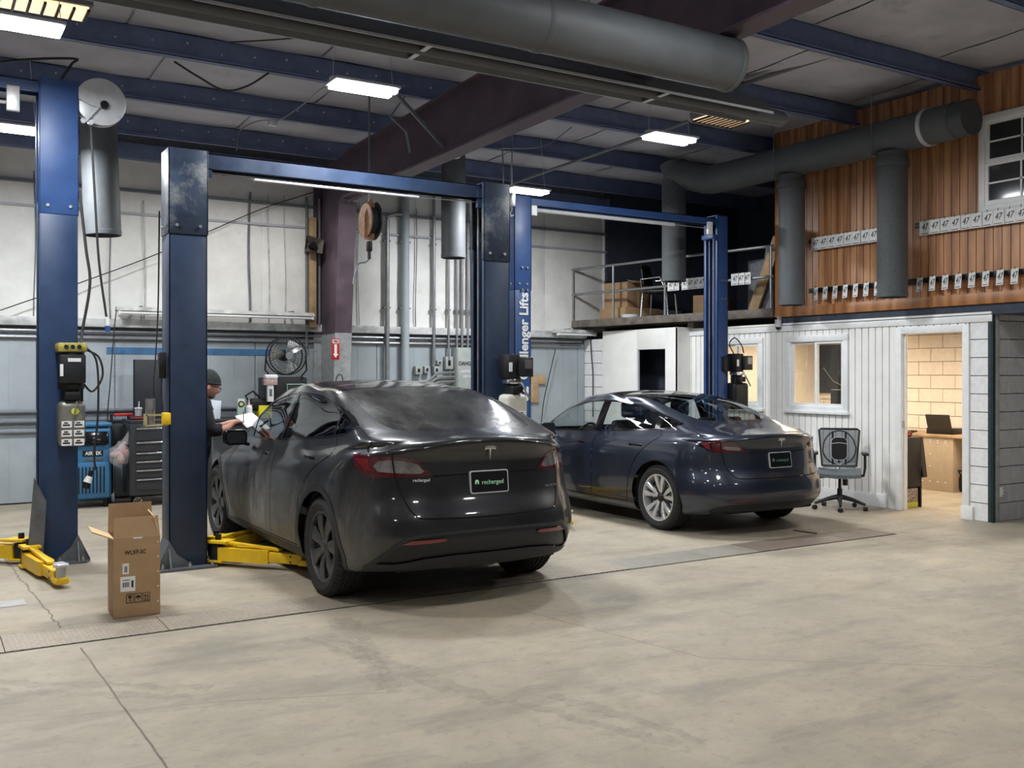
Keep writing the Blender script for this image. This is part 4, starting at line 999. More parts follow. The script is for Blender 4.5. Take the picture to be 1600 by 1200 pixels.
# door frame
dr = struct(MB().box((XO-0.025, 7.42, 0), (XO+0.10, 7.50, 2.17), 0.004).build('door_1', M_WHITET))
sub('door_jamb', MB().box((XO-0.025, 6.55, 0), (XO+0.10, 6.63, 2.17), 0.004), M_WHITET, dr)
sub('door_head', MB().box((XO-0.025, 6.63, 2.09), (XO+0.10, 7.42, 2.17), 0.004), M_WHITET, dr)
sub('door_stop', MB().box((XO+0.03, 7.395, 0), (XO+0.06, 7.42, 2.09), 0.002), M_WHITET, dr)
sub('strike_plate', MB().box((XO+0.0, 7.412, 0.98), (XO+0.03, 7.419, 1.06)), M_STEEL, dr)
sub('plinth_block', MB().box((XO-0.035, 6.50, 0), (XO+0.0, 6.64, 0.15), 0.004), M_WHITET, dr)
# windows
G_WIN = glass_mat('window_glass', (0.93, 0.94, 0.93))
def office_window(n, y0, y1):
    z0, z1 = WZ; w = struct(MB().box((XO-0.02, y0-0.08, z1), (XO+0.06, y1+0.08, z1+0.08), 0.004).build('window_%d' % n, M_WHITET))
    for a, c, d, e in ((y0-0.08, y0, z0-0.07, z1), (y1, y1+0.08, z0-0.07, z1), (y0, y1, z0-0.07, z0)): sub('window_frame', MB().box((XO-0.02, a, d), (XO+0.06, c, e), 0.004), M_WHITET, w)
    sub('window_sill', MB().box((XO-0.05, y0-0.10, z0-0.10), (XO+0.02, y1+0.10, z0-0.06), 0.006), M_WHITET, w)
    ym = (y0+y1)/2+0.01
    for (a, c, dx) in ((y0, ym+0.02, 0.0), (ym-0.02, y1, 0.022)):
        s = sub('sash', MB().box((XO+dx, a, z0), (XO+dx+0.02, a+0.035, z1)).box((XO+dx, c-0.035, z0), (XO+dx+0.02, c, z1)).box((XO+dx, a+0.035, z0), (XO+dx+0.02, c-0.035, z0+0.035)).box((XO+dx, a+0.035, z1-0.03), (XO+dx+0.02, c-0.035, z1)), M_WHITET, w, smooth=0)
        sub('window_pane', MB().box((XO+dx+0.008, a+0.03, z0+0.03), (XO+dx+0.012, c-0.03, z1-0.025)), G_WIN, s, smooth=0)
office_window(1, *w1); office_window(2, *w2)
# block work
def blocks(parent, ax, c, a0, a1, z1, m, off, side, skip=None, bw=0.4, bh=0.2, deep=0.03, name='block'):
    "course by course; ax 'x' = wall plane normal to x at c, running in y"
    r = 0; z = 0.0
    while z < z1-0.03:
        a = a0-(bw/2 if r % 2 else 0)
        while a < a1-0.01:
            s0, s1 = max(a, a0), min(a+bw, a1); zz = min(z+bh, z1)
            if s1-s0 > 0.03 and not (skip and skip(s0, s1, z, zz)):
                j = 0.0045; b = MB()
                if ax == 'x': b.box((c, s0+j, z+j), (c+side*deep, s1-j, zz-j), 0.003, seg=1)
                else: b.box((s0+j, c, z+j), (s1-j, c+side*deep, zz-j), 0.003, seg=1)
                sub(name, b, m, parent, smooth=0)
            a += bw
        z += bh; r += 1
# right pier and grey wall
wp = struct(MB().box((XO+0.03, 6.33, 0), (XO+0.12, 6.55, 2.26)).build('wall_pier', M_JOINTW, smooth=0))
blocks(wp, 'x', XO+0.03, 6.32, 6.55, 2.2, M_BLOCKW, 0, -1, bw=0.46)
wg = struct(MB().box((XO+0.10, 6.33, 0), (XR, 6.50, 2.40)).build('wall_right', M_JOINTG, smooth=0))
blocks(wg, 'y', 6.33, XO+0.13, 13.3, 2.4, M_BLOCKG, 0, -1)
b = MB(); b.box((XO-0.012, 6.285, 0), (XO+0.002, 6.33, 2.27)).box((XO-0.012, 6.275, 0), (XO+0.04, 6.29, 2.27)); struct(b.build('trim_8', M_TEAL, smooth=0))
struct(MB().box((XO+0.045, 6.285, 0), (XO+0.135, 6.31, 2.30), 0.004).build('trim_9', M_COLLOW))
op = PX(1565, 769, 6.29); t = thing('wall_socket', 'white weatherproof wall socket low on the grey block wall', 'socket', (op.x, 6.30, op.z))
MB().box((-0.035, -0.012, -0.055), (0.035, 0, 0.055), 0.008).build('socket_plate', M_WHITET, t); MB().box((-0.012, -0.035, -0.03), (0.03, -0.01, 0.035), 0.008).build('socket_cover', M_ALU, t)
MB().cyl((0.008, -0.037, 0), (0.008, -0.033, 0), 0.008, n=10).build('key_hole', M_BLACK, t)
# block wing at the back corner
XW = 9.72
wk = struct(MB().box((XW+0.03, 12.98, 0), (XW+0.12, YB, 2.20)).build('wall_wing', M_JOINTW, smooth=0))
blocks(wk, 'x', XW+0.03, 12.98, YB, 2.2, M_BLOCKW, 0, -1)
for a, c, d, e in ((12.08, 12.98, 0, 2.32), (11.12, 11.40, 0, 2.32), (11.40, 12.08, 2.0, 2.32)): sub('plaster_panel', MB().box((XW, a, d), (XW+0.06, c, e), 0.003), M_WHITE, wk)
sub('return_panel', MB().box((XW, 11.12, 0), (XO+0.05, 11.16, 2.32)), M_WHITE, wk)
sub('door_edge', MB().box((XW-0.01, 12.05, 0), (XW+0.02, 12.09, 2.03)), M_WHITET, wk)
sub('recess_shade_sheet', MB().box((XW+0.6, 11.2, 0), (XW+0.65, 13.4, 2.3)), M_DARKW, wk)  # dark sheet stands in for the shade inside the doorway
# office room
og = struct(MB().box((12.93, 6.5, 0), (13.1, 11.3, 2.4)).build('wall_office_back', M_CREAMJ, smooth=0))
blocks(og, 'x', 12.93, 6.5, 11.3, 2.4, M_CREAM, 0, -1)
struct(MB().box((XO+0.1, 11.17, 0), (13.0, 11.3, 2.4)).build('wall_office_side', M_CREAM, smooth=0))
struct(MB().box((XO+0.11, 6.505, 0), (13.0, 6.52, 2.3)).build('wall_office_near', M_CREAM, smooth=0))
struct(MB().box((XO+0.0, 6.3, 2.275), (13.0, 11.3, 2.30)).build('ceiling_office', M_WHITE, smooth=0))
# beam under the upper storey, upper timber wall
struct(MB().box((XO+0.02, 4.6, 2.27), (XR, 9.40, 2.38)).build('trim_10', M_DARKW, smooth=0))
wu = struct(MB().box((XO+0.03, 4.6, 2.38), (XO+0.15, 9.38, 4.90)).build('wall_upper', M_ORANGET, smooth=0))
UW = (5.22, 6.36, 3.46, 4.37)
y = 9.38; k_ = 0
while y > 4.6:
    segs = [(2.50, 4.90)]
    if y-0.1 < UW[1] and y > UW[0]: segs = [(2.50, UW[2]), (UW[3], 4.90)]
    for s0, s1 in segs:
        b = MB(); b.box((XO+0.006, y-0.0965, s0), (XO+0.03, y-0.0035, s1), 0.003, seg=1); sub('board', b, M_ORANGE, wu, smooth=0)
    y -= 0.1
sub('bottom_trim', MB().box((XO-0.015, 4.6, 2.385), (XO+0.03, 9.38, 2.51), 0.004), M_ORANGET, wu)
sub('corner_post', MB().box((XO-0.01, 9.34, 2.385), (XO+0.14, 9.42, 4.90), 0.004), M_ORANGET, wu)
# cripple boards drawn beneath the trim edge
w = struct(MB().box((XO-0.03, UW[0]-0.02, UW[3]-0.0), (XO+0.03, UW[1]+0.07, UW[3]+0.075), 0.004).build('window_3', M_WHITET))
for a, c, d, e in ((UW[1], UW[1]+0.07, UW[2]-0.07, UW[3]), (UW[0]-0.07, UW[0], UW[2]-0.07, UW[3]), (UW[0], UW[1], UW[2]-0.07, UW[2])): sub('window_frame', MB().box((XO-0.03, a, d), (XO+0.03, c, e), 0.004), M_WHITET, w)
zm = (UW[2]+UW[3])/2; M_NIGHT = mat('dark_window_glass', (0.035, 0.037, 0.04), 0.08, var=0)
for (z0, z1, dx) in ((UW[2], zm, -0.01), (zm, UW[3], 0.006)):
    s = sub('sash', MB().box((XO+dx-0.012, UW[0], z0), (XO+dx+0.012, UW[1], z0+0.045)).box((XO+dx-0.012, UW[0], z1-0.035), (XO+dx+0.012, UW[1], z1)).box((XO+dx-0.0115, UW[1]-0.04, z0+0.045), (XO+dx+0.0115, UW[1]-0.001, z1-0.035)), M_WHITET, w, smooth=0)
    ww_ = (UW[1]-0.04-UW[0])/3; hh = (z1-z0-0.08)/2
    for i in range(3):
        for j in range(2):
            y1 = UW[1]-0.04-i*ww_; za = z0+0.045+j*hh; sub('window_pane', MB().box((XO+dx, y1-ww_+0.008, za+0.005), (XO+dx+0.004, y1-0.008, za+hh-0.005)), M_NIGHT, s, smooth=0)
    b = MB()
    for i in (1, 2): b.box((XO+dx-0.008, UW[1]-0.04-i*ww_-0.009, z0), (XO+dx+0.008, UW[1]-0.04-i*ww_+0.009, z1))
    b.box((XO+dx-0.008, UW[0], z0+0.045+hh-0.009), (XO+dx+0.008, UW[1], z0+0.045+hh+0.009)); o = sub('glazing_bars', b, M_WHITET, s, smooth=0)
# gallery floor, dark store behind the railing
gf = struct(MB().prism([(9.50, 13.5), (9.98, 9.4), (13.3, 9.4), (13.3, 13.5)], 'z', 2.40, 2.48).build('floor_gallery', M_RUST, smooth=0))
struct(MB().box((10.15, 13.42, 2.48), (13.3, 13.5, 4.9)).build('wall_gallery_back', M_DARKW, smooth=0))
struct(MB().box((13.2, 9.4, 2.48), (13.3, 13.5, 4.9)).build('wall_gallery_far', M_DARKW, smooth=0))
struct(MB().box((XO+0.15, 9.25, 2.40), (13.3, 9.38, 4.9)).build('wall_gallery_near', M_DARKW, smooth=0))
sub('recess_shade_strip', MB().box((XO+0.3, 9.4, 2.27), (XO+0.35, 11.3, 2.40)), M_BLACK, gf)  # black strip in place of the shade below the gallery floor
def GR(t, z, o=0.0): return Vector((9.44+0.50*t-o, 13.45-4.03*t, z))
bb = MB(); bb.obox(GR(0.0, 2.455), GR(1, 2.455), 0.05, 0.115, 0.004); sub('edge_beam', bb, M_RUST, gf)
rl = thing('gallery_railing', 'grey pipe railing along the edge of the dark upper gallery', 'railing', GR(0, 2.51))
sub('top_rail', MB().cyl(GR(0, 3.37), GR(1, 3.36), 0.022, n=12), M_CONDUIT, rl); sub('middle_rail', MB().cyl(GR(0, 2.95), GR(1, 2.945), 0.022, n=12), M_CONDUIT, rl)
for t_ in (0.004, 0.24, 0.515, 0.76, 0.99): sub('railing_post', MB().cyl(GR(t_, 2.51), GR(t_, 3.37 if t_ != 0.515 else 3.05), 0.02, n=10), M_CONDUIT, rl)
# ------------------------------------------------------------------ lamps
def shop_lamp(i, p, label=None):
    t = thing('ceiling_lamp', label or 'suspended two-lens LED shop lamp', 'ceiling lamp', p, 0, 'suspended LED shop lamps')
    MB().box((-0.30, -0.14, 0.0), (0.30, 0.14, 0.025), 0.006).box((-0.30, -0.04, 0.02), (0.30, 0.04, 0.05), 0.008).build('housing', M_ALU, t)
    for s in (-1, 1): MB().box((-0.285, s*0.065-0.040, -0.035), (0.285, s*0.065+0.040, 0.001), 0.012).build('led_lens', E_LED, t)
    zr = roof_z(p[1])-p[2]-0.05
    for s in (-0.28, 0.28): MB().cyl((s, 0, 0.02), (s*0.8, 0.02, zr), 0.003, n=6).build('hanging_wire', M_ALU, t)
    return t
LL = ['LED shop lamp at the top left corner, above the leftmost blue lift post', 'LED shop lamp hanging above the charcoal crossover, near the top centre', 'LED shop lamp hanging over the saloon, left of the orange timber wall',
      'small LED shop lamp at the left edge, seen beyond the leftmost post', 'LED shop lamp just above the post with white lettering']
for i, p in enumerate(LAMPS): shop_lamp(i, p, LL[i])
for i, p in enumerate(LAMPS_OFF):
    if p[1] < 8 and p[0] > -2: shop_lamp(i, p, 'LED shop lamp outside the picture, %s' % ('over the viewer', 'over the viewer on the right', 'above the right foreground', '', '', 'behind the viewer', 'behind the viewer on the right', '', '', 'added to brighten the grey block wall')[i])

# ------------------------------------------------------------------ lifts
def post(name, label, x0, x1, y, ztop, s, m, mbase, group, split=None, sleeve=None, yd=0.27, msl=None):
    "s = +1 opens towards +x; x0..x1 width, y = front face"
    cx = (x0+x1)/2; t = thing(name, label, 'lift post', (cx, y+yd/2, 0), 0, group); w = x1-x0; h = yd/2; e = 0.012; o = -s
    def ch(z0, z1, g=0.0):
        b = MB(); W2 = w/2+g; H = h+g
        b.box((-W2, -H, z0), (W2, -H+e, z1), 0.003).box((-W2, H-e, z0), (W2, H, z1), 0.003)
        b.box((min(o*W2, o*(W2-e)), -H, z0), (max(o*W2, o*(W2-e)), H, z1), 0.003)
        for q in (-1, 1): b.box((min(s*W2, s*(W2-e)), q*(H-0.045) if q < 0 else H-0.045, z0) if False else (min(s*W2, s*(W2-e)), min(q*H, q*(H-0.045)), z0), (max(s*W2, s*(W2-e)), max(q*H, q*(H-0.045)), z1), 0.002)
        return b
    ch(0.02, split or ztop).build('column', m, t)
    if split: ch(split-0.12, ztop, 0.006).build('column_extension', msl or m, t)
    MB().box((-w/2, -h, ztop-0.012), (w/2, h, ztop)).build('top_plate', m, t)
    b = MB(); b.prism([(-w/2-0.10, -h-0.09), (w/2+0.06, -h-0.09), (w/2+0.10, -h), (w/2+0.10, h+0.08), (-w/2-0.10, h+0.08)], 'z', 0, 0.02); b.build('base_plate', mbase, t)
    for q in (-1, 1):
        b = MB(); b.prism([(q*h, 0.02), (q*(h+0.085), 0.02), (q*(h+0.02), 0.16), (q*h, 0.22)], 'x', o*w/2-0.006, o*w/2+0.006) ; b.build('gusset', mbase, t)
    b = MB(); b.grid([[(o*w/2, -h, 0.24), (o*w/2, h, 0.24)], [(o*(w/2+0.02), -h, 0.17), (o*(w/2+0.02), h, 0.17)], [(o*(w/2+0.095), -h-0.05, 0.02), (o*(w/2+0.095), h+0.05, 0.02)]]); b.grid([[(-w/2, -h-0.003, 0.02), (-w/2, -h-0.003, 0.24)], [(o*(w/2+0.09), -h-0.07, 0.021), (o*(w/2), -h-0.003, 0.24)]]) if False else None
    b.build('skirt_gusset', mbase, t)
    MB().prism([(o*w/2, 0.24), (o*(w/2+0.10), 0.02), (o*(w/2-0.20), 0.02), (o*(w/2-0.06), 0.13)], 'y', -h-0.014, -h-0.002).build('front_gusset', mbase, t)
    for (bx, by) in ((-w/2-0.06, -h-0.05), (w/2+0.03, -h-0.05), (0, -h-0.055), (-w/2-0.06, h+0.04), (w/2+0.04, h+0.04)): MB().cyl((bx, by, 0.018), (bx, by, 0.045), 0.016, n=6).cyl((bx, by, 0.04), (bx, by, 0.062), 0.008, n=8).build('anchor_bolt', M_STEEL, t)
    if split:
        for bx in (-w/2+0.06, w/2-0.06): MB().cyl((bx, -h-0.018, split-0.05), (bx, -h-0.004, split-0.05), 0.014, n=8).build('bolt', M_STEEL, t)
        for by in (-h+0.05, h-0.05): MB().cyl((o*(w/2+0.018), by, split-0.05), (o*(w/2+0.004), by, split-0.05), 0.014, n=8).build('bolt', M_STEEL, t)
    MB().box((-w/2+0.02 if s > 0 else -w/2+0.02, -h+0.02, 0.10), (w/2-0.02, h-0.02, 0.85), 0.005).build('carriage', M_BLKMET, t)
    MB().cyl((s*(w/2-0.05), h-0.06, 0.1), (s*(w/2-0.05), h-0.06, ztop-0.15), 0.012, n=8).build('lift_cable', M_STEEL, t)
    return t
G1 = 'posts of the two-post car lifts'
pA1 = post('lift_post', 'dark navy lift post with scuffed grey top sleeve, between the carton and the crossover', 1.775, 2.085, 8.30, 3.49, 1, M_DKLIFT, M_BASEG, G1, 2.90, msl=M_SLEEVE)
pA2 = post('lift_post', 'dark navy lift post behind the roof of the crossover, left of the lettered post', 4.765, 5.055, 8.30, 3.51, -1, M_DKLIFT, M_BASEG, G1, 2.86, msl=M_SLEEVE)
pB = post('lift_post', 'bright blue lift post at the far left, carrying a white cable reel', 0.888, 1.185, 9.08, 4.13, -1, M_NAVY, M_BASEG, G1, 3.10, msl=M_NAVY2)
pC1 = post('lift_post', 'blue lift post with large white lettering running up it', 5.93, 6.155, 9.62, 3.70, 1, M_NAVY2, M_BASEG, G1, 2.72)
pC2 = post('lift_post', 'blue lift post rising behind the saloon in front of the white wall', 9.11, 9.30, 9.62, 3.74, -1, M_NAVY2, M_BASEG, G1, None)
for px_, n_ in ((0.9, 2),):
    for zz in (2.82, 3.06):
        for xx in (-0.03, 0.03): MB().cyl((xx, -0.16, zz-0.2), (xx, -0.135, zz-0.2), 0.013, n=8).build('bolt', M_STEEL, pC2)
for zz in (2.60, 2.86):
    for xx in (-0.02, 0.05): MB().cyl((xx, -0.165, zz), (xx, -0.135, zz), 0.013, n=8).build('bolt', M_STEEL, pC1)
text('lettering', 'Challenger Lifts', 0.165, (6.058, 9.612, 2.06), (pi/2, -pi/2, 0), M_INKW, pC1, world=True, bold=0.005, sx=0.98)
text('lettering', 'CL', 0.17, (6.06, 9.612, 1.37), (pi/2, -pi/2, 0), M_INKW, pC1, world=True, bold=0.008, sx=0.9, shear=0.35)
def beam(name, label, p0, p1, w, h, m, lip=True):
    p0 = Vector(p0); p1 = Vector(p1); t = thing(name, label, 'lift beam', p0, 0); L = (p1-p0).length
    b = MB(); b.box((0, -w/2, -h/2), (L, -w/2+0.008, h/2)).box((0, w/2-0.008, -h/2), (L, w/2, h/2)).box((0, -w/2, h/2-0.008), (L, w/2, h/2)); o = b.build('channel', m, t, smooth=0)
    MB().box((0, -w/2-0.03, -h/2), (L, -w/2, -h/2+0.006)).build('lower_flange', m, t)
    return t, L
bt, L = beam('lift_crossbeam', 'dark navy overhead beam joining the two dark posts, white bar beneath', (2.085, 8.43, 3.42), (4.765, 8.43, 3.42), 0.14, 0.13, M_DKLIFT)
MB().cyl((0.42, -0.06, -0.115), (2.0, -0.06, -0.115), 0.014, n=10).build('limit_bar', M_ALU, bt); MB().cyl((2.0, -0.06, -0.115), (2.72, -0.05, -0.10), 0.006, n=6).build('bar_rod', M_STEEL, bt); MB().cyl((0.0, -0.06, -0.10), (0.42, -0.06, -0.115), 0.006, n=6).build('bar_rod', M_STEEL, bt)
MB().box((0, -0.09, -0.14), (0.05, -0.05, -0.02)).build('bracket', M_DKLIFT, bt); MB().box((2.63, -0.09, -0.16), (2.68, -0.05, 0.02)).build('bracket', M_DKLIFT, bt)
bt, L = beam('lift_crossbeam', 'blue overhead beam joining the lettered post to the right-hand blue post', (6.155, 9.75, 3.66), (9.11, 9.75, 3.68), 0.14, 0.09, M_NAVY2)
MB().cyl((0.12, -0.07, -0.10), (2.25, -0.07, -0.10), 0.024, n=10).build('padded_bar', M_ALU, bt); MB().cyl((2.25, -0.07, -0.10), (2.85, -0.07, -0.10), 0.007, n=6).build('bar_rod', M_STEEL, bt)
MB().box((0.03, -0.10, -0.17), (0.11, -0.07, -0.05), 0.005).build('switch_bracket', M_WHITET, bt); MB().box((2.80, -0.12, -0.19), (2.88, -0.08, -0.02), 0.005).build('switch_bracket', M_WHITET, bt)
MB().box((2.88, -0.12, -0.24), (3.0, 0.10, -0.18), 0.005).build('pulley_housing', M_NAVY2, bt)
for xx in (0.03, 0.09): MB().cyl((2.88+xx, -0.10, -0.2), (2.88+xx, -0.10, -3.0), 0.012, n=8).build('chain_rod', M_CHROME, bt)
bt, L = beam('lift_crossbeam', 'blue overhead beam leaving the frame at the far left', (-2.1, 9.21, 4.06), (0.888, 9.21, 4.06), 0.14, 0.10, M_NAVY2)
MB().cyl((0.5, -0.07, -0.17), (2.75, -0.07, -0.17), 0.014, n=8).build('limit_bar', M_ALU, bt); MB().box((2.74, -0.11, -0.24), (2.84, -0.07, -0.03), 0.005).build('switch_bracket', M_ALU, bt)
pB0 = dup(pB, (-2.24, 9.215, 0), pi, 'bright blue lift post left of the frame')

# yellow arms
def arm(label, root, tip, z0=0.05, h=0.11, w=0.13, pad=True, brace=True):
    r = Vector(root); p = Vector(tip); d = (p-r); L = math.hypot(d.x, d.y); a = atan2(d.y, d.x)
    t = thing('swing_outrigger', label, 'outrigger', (r.x, r.y, 0), a, 'yellow swing arms of the lifts')
    b = MB(); b.prism([(0.06, -w/2), (L*0.55, -w/2), (L*0.62, -w*0.4), (L*0.62, w*0.4), (L*0.55, w/2), (0.06, w/2)], 'z', z0, z0+h); b.build('outer_arm', M_YEL, t, smooth=0)
    MB().box((L*0.5, -w*0.33, z0+0.01), (L-0.02, w*0.33, z0+h-0.015), 0.006).build('inner_arm', M_YEL, t)
    MB().box((L-0.06, -w*0.4, z0), (L+0.07, w*0.4, z0+0.05), 0.015).build('arm_end', M_YEL, t)
    if brace: MB().obox((0.0, 0, z0+h+0.045), (L*0.72, 0, z0+h+0.004), 0.05, 0.02, 0.003).build('top_brace', M_YEL, t)
    MB().box((-0.04, -w*0.55, z0+h+0.03), (0.14, w*0.55, z0+h+0.055), 0.005).build('hinge_plate', M_YEL, t); MB().box((-0.04, -w*0.55, z0-0.02), (0.10, w*0.55, z0+0.0), 0.005).build('hinge_plate', M_YEL, t)
    MB().cyl((0.02, 0, z0-0.01), (0.02, 0, z0+h+0.10), 0.025, n=12).build('hinge_pin', M_BLKMET, t); MB().box((-0.03, -w*0.42, z0), (0.05, w*0.42, z0+h+0.02), 0.004).build('hinge_block', M_BLKMET, t)
    if pad:
        MB().cyl((L+0.02, 0, z0+0.04), (L+0.02, 0, z0+0.13), 0.035, n=16).build('lift_screw', M_STEEL, t); MB().cyl((L+0.02, 0, z0+0.13), (L+0.02, 0, z0+0.15), 0.055, n=16).box((L-0.06, -0.04, z0+0.145), (L+0.10, 0.04, z0+0.155), 0.004).build('lift_pad', M_ALU, t)
    for k_ in (-0.03, 0.03): MB().cyl((L*0.86, -w*0.36, z0+0.05+k_*0.8), (L*0.86, -w*0.30, z0+0.05+k_*0.8), 0.008, n=8).build('bolt', M_BLACK, t)
    return t
arm('yellow lift arm pointing to the rear wheel of the crossover', (2.17, 8.34, 0), (2.72, 7.66, 0), pad=False)
arm('short yellow lift arm swung forward under the crossover door', (2.19, 8.46, 0), (2.95, 9.15, 0), 0.06)
arm('yellow lift arm reaching toward the viewer beside the far-left post', (0.80, 9.05, 0), (0.93, 8.08, 0), 0.03, pad=True)
arm('yellow lift arm folded back behind the far-left post', (0.78, 9.26, 0), (0.05, 9.9, 0), 0.05)
arm('yellow lift arm tip with silver pad between the two cars', (6.20, 9.62, 0), (5.86, 8.45, 0), 0.03)
arm('yellow lift arm under the far side of the crossover', (4.70, 8.36, 0), (4.35, 7.4, 0), 0.05, pad=False)
tr_ = thing('wheel_ramp_guard', 'grey sloping steel shield leaning at the foot of the far-left post', 'shield', (0.80, 9.0, 0)); MB().prism([(-0.02, 0.0), (0.10, 0.0), (0.13, 0.55), (0.04, 0.75)], 'y', -0.02, 0.03).build('shield_plate', M_BASEG, tr_)

# power units
def power_unit(label, loc, rx, tank_m, motor='tall', tank_h=0.42, wires=True, cap=None, tw=0.16):
    t = thing('hydraulic_power_unit', label, 'power unit', loc, 0, 'hydraulic pump units on the lift posts')
    MB().box((-0.02, 0.02, -0.12), (0.10, 0.10, 0.30), 0.005).build('mounting_plate', M_BLKMET, t)
    if motor == 'tall':
        MB().cyl((0, 0, 0.05), (0, 0, 0.42), 0.105, n=28).build('motor', M_BLKMET, t)
        MB().box((-0.10, -0.135, 0.10), (0.10, 0.0, 0.34), 0.012).build('terminal_box', M_TRIMD, t); MB().box((-0.115, -0.115, 0.36), (0.115, 0.115, 0.44), 0.02).build('motor_cap', cap or M_BLKMET, t)
        for k_ in (-0.05, 0, 0.05): MB().cyl((k_, -0.12, 0.405), (k_, -0.118, 0.405), 0.018, n=10).build('vent', M_BLACK, t)
        MB().box((-0.04, -0.139, 0.28), (0.06, -0.134, 0.31)).build('rating_label', M_PAPER, t); MB().box((-0.10, -0.138, 0.16), (-0.075, -0.133, 0.26)).build('rating_label', M_PAPER, t)
    else:
        MB().box((-0.11, -0.11, 0.10), (0.02, 0.08, 0.34), 0.012).build('motor', M_BLKMET, t); MB().box((0.0, -0.15, 0.12), (0.15, 0.06, 0.31), 0.01).build('capacitor_box', M_TRIMD, t)
        MB().box((-0.105, -0.115, 0.17), (-0.07, -0.109, 0.26)).build('rating_label', M_PAPER, t); MB().box((0.05, -0.156, 0.2), (0.13, -0.149, 0.29)).build('grey_label', M_TLCLR if False else M_INKD, t)
        MB().box((-0.09, -0.10, 0.05), (0.05, 0.05, 0.10), 0.01).build('alloy_band', M_CHROME, t); MB().obox((0.03, -0.12, 0.06), (0.10, -0.16, -0.10), 0.018, 0.018, 0.006).build('release_lever', M_STEEL, t)
    MB().cyl((0, 0, -0.06), (0, 0, 0.08), 0.075, n=20).box((-0.06, -0.11, -0.04), (0.06, 0.03, 0.03), 0.01).build('valve_block', M_BLKMET, t)
    MB().box((-tw*0.62, -0.10, -0.06-tank_h), (tw*0.62, 0.09, -0.05), 0.045, seg=4).build('tank', tank_m, t); MB().cyl((-0.03, -0.03, -0.05), (-0.03, -0.03, -0.01), 0.03, n=12).build('filler_cap', M_BLKMET, t)
    if tank_m is not M_BLKMET:
        for r_ in range(3):
            for c_ in range(2):
                q = MB().box((-0.085+c_*0.095, -0.104, -0.30-r_*0.075+0.03), (-0.005+c_*0.095, -0.100, -0.245-r_*0.075+0.03)).build('safety_label', M_PAPER, t)
                MB().box((-0.075+c_*0.095, -0.1055, -0.285-r_*0.075+0.03), (-0.02+c_*0.095, -0.104, -0.272-r_*0.075+0.03)).box((-0.065+c_*0.095, -0.1055, -0.266-r_*0.075+0.03), (-0.035+c_*0.095, -0.104, -0.255-r_*0.075+0.03)).build('label_print', M_INKB, q)
    return t
M_TANKG = mat('grimy_metal_tank', (0.26, 0.25, 0.22), 0.35, 0.55, var=0.2, scale=8); M_TANKW = mat('old_white_plastic', (0.55, 0.53, 0.46), 0.45, var=0.12, scale=6)
M_YCAP = mat('yellow_black_cap', (0.42, 0.36, 0.08), 0.5, var=0.3, scale=20)
u1 = power_unit('black motor over a metal tank with warning labels, on the far-left blue post', (1.115, 8.955, 1.44), 0, M_TANKG, 'tall', 0.37, cap=M_YCAP, tw=0.17)
MB().cyl((0.02, -0.104, -0.135), (0.02, -0.101, -0.135), 0.03, n=14).build('yellow_tag', mat('yellow_tag', (0.75, 0.75, 0.05), 0.5, var=0), u1)
MB().obox((0.03, -0.12, -0.05), (0.0, -0.12, -0.22), 0.012, 0.012).build('release_lever', M_STEEL, u1)
u2 = power_unit('black motor over an old white tank, beside the lettered blue post', (5.00, 8.15, 1.47), 0, M_TANKW, 'box', 0.40, tw=0.20)
u3 = power_unit('black pump unit on the right-hand post beside the small office window', (9.44, 9.60, 1.55), 0, M_BLKMET, 'box', 0.35, tw=0.22)
MB().box((-0.25, -0.02, 0.1), (-0.1, 0.12, 0.3), 0.005).build('mounting_plate', M_BLKMET, u3)
def cable(name, label, pts, r, m, cat='cable', n=10, group=None):
    pts = [Vector(p) for p in pts]; o = MB()
    org = pts[0].copy(); o.tube([q-org for q in bez(pts, n)], r, 6); ob = o.build(name, m); ob.location = org; return tag(ob, label, cat, group)
cable('hose_loop', 'black hose looping out right of the far-left pump unit', [(1.22, 8.93, 1.83), (1.33, 8.93, 1.76), (1.36, 8.93, 1.60), (1.28, 8.93, 1.47), (1.20, 8.94, 1.55)], .009, M_WIRE, 'hose')
cable('hose_loop', 'second black hose hanging from the far-left pump unit to a plug', [(1.21, 8.92, 1.86), (1.31, 8.91, 1.72), (1.32, 8.90, 1.30), (1.29, 8.90, 0.95), (1.30, 8.90, 0.80)], .009, M_WIRE, 'hose')
t = thing('cable_plug', 'white and black plug hanging beside the blue machine', 'plug', (1.235, 8.90, 0.70)); MB().cyl((0, 0, 0), (0.02, 0, 0.05), 0.035, 0.025, 16).build('plug_body', M_WHITET, t); MB().cyl((-0.01, 0, -0.05), (0, 0, 0), 0.03, n=16).build('plug_ring', M_BLKMET, t); MB().cyl((0.02, 0, 0.05), (0.03, 0, 0.10), 0.018, n=10).build('plug_neck', M_BLKMET, t)
cable('hose_loop', 'thin black wires looped above the right-hand pump unit', [(9.34, 9.55, 1.88), (9.26, 9.55, 2.02), (9.36, 9.55, 2.10), (9.48, 9.55, 2.0), (9.52, 9.55, 1.90)], .008, M_WIRE, 'hose')
cable('hose_loop', 'dark hose down the right face of the far-left post', [(1.20, 9.1, 3.2), (1.25, 9.08, 2.7), (1.28, 9.07, 2.4), (1.22, 9.06, 2.0), (1.20, 9.0, 1.88)], .012, M_WIRE, 'hose')

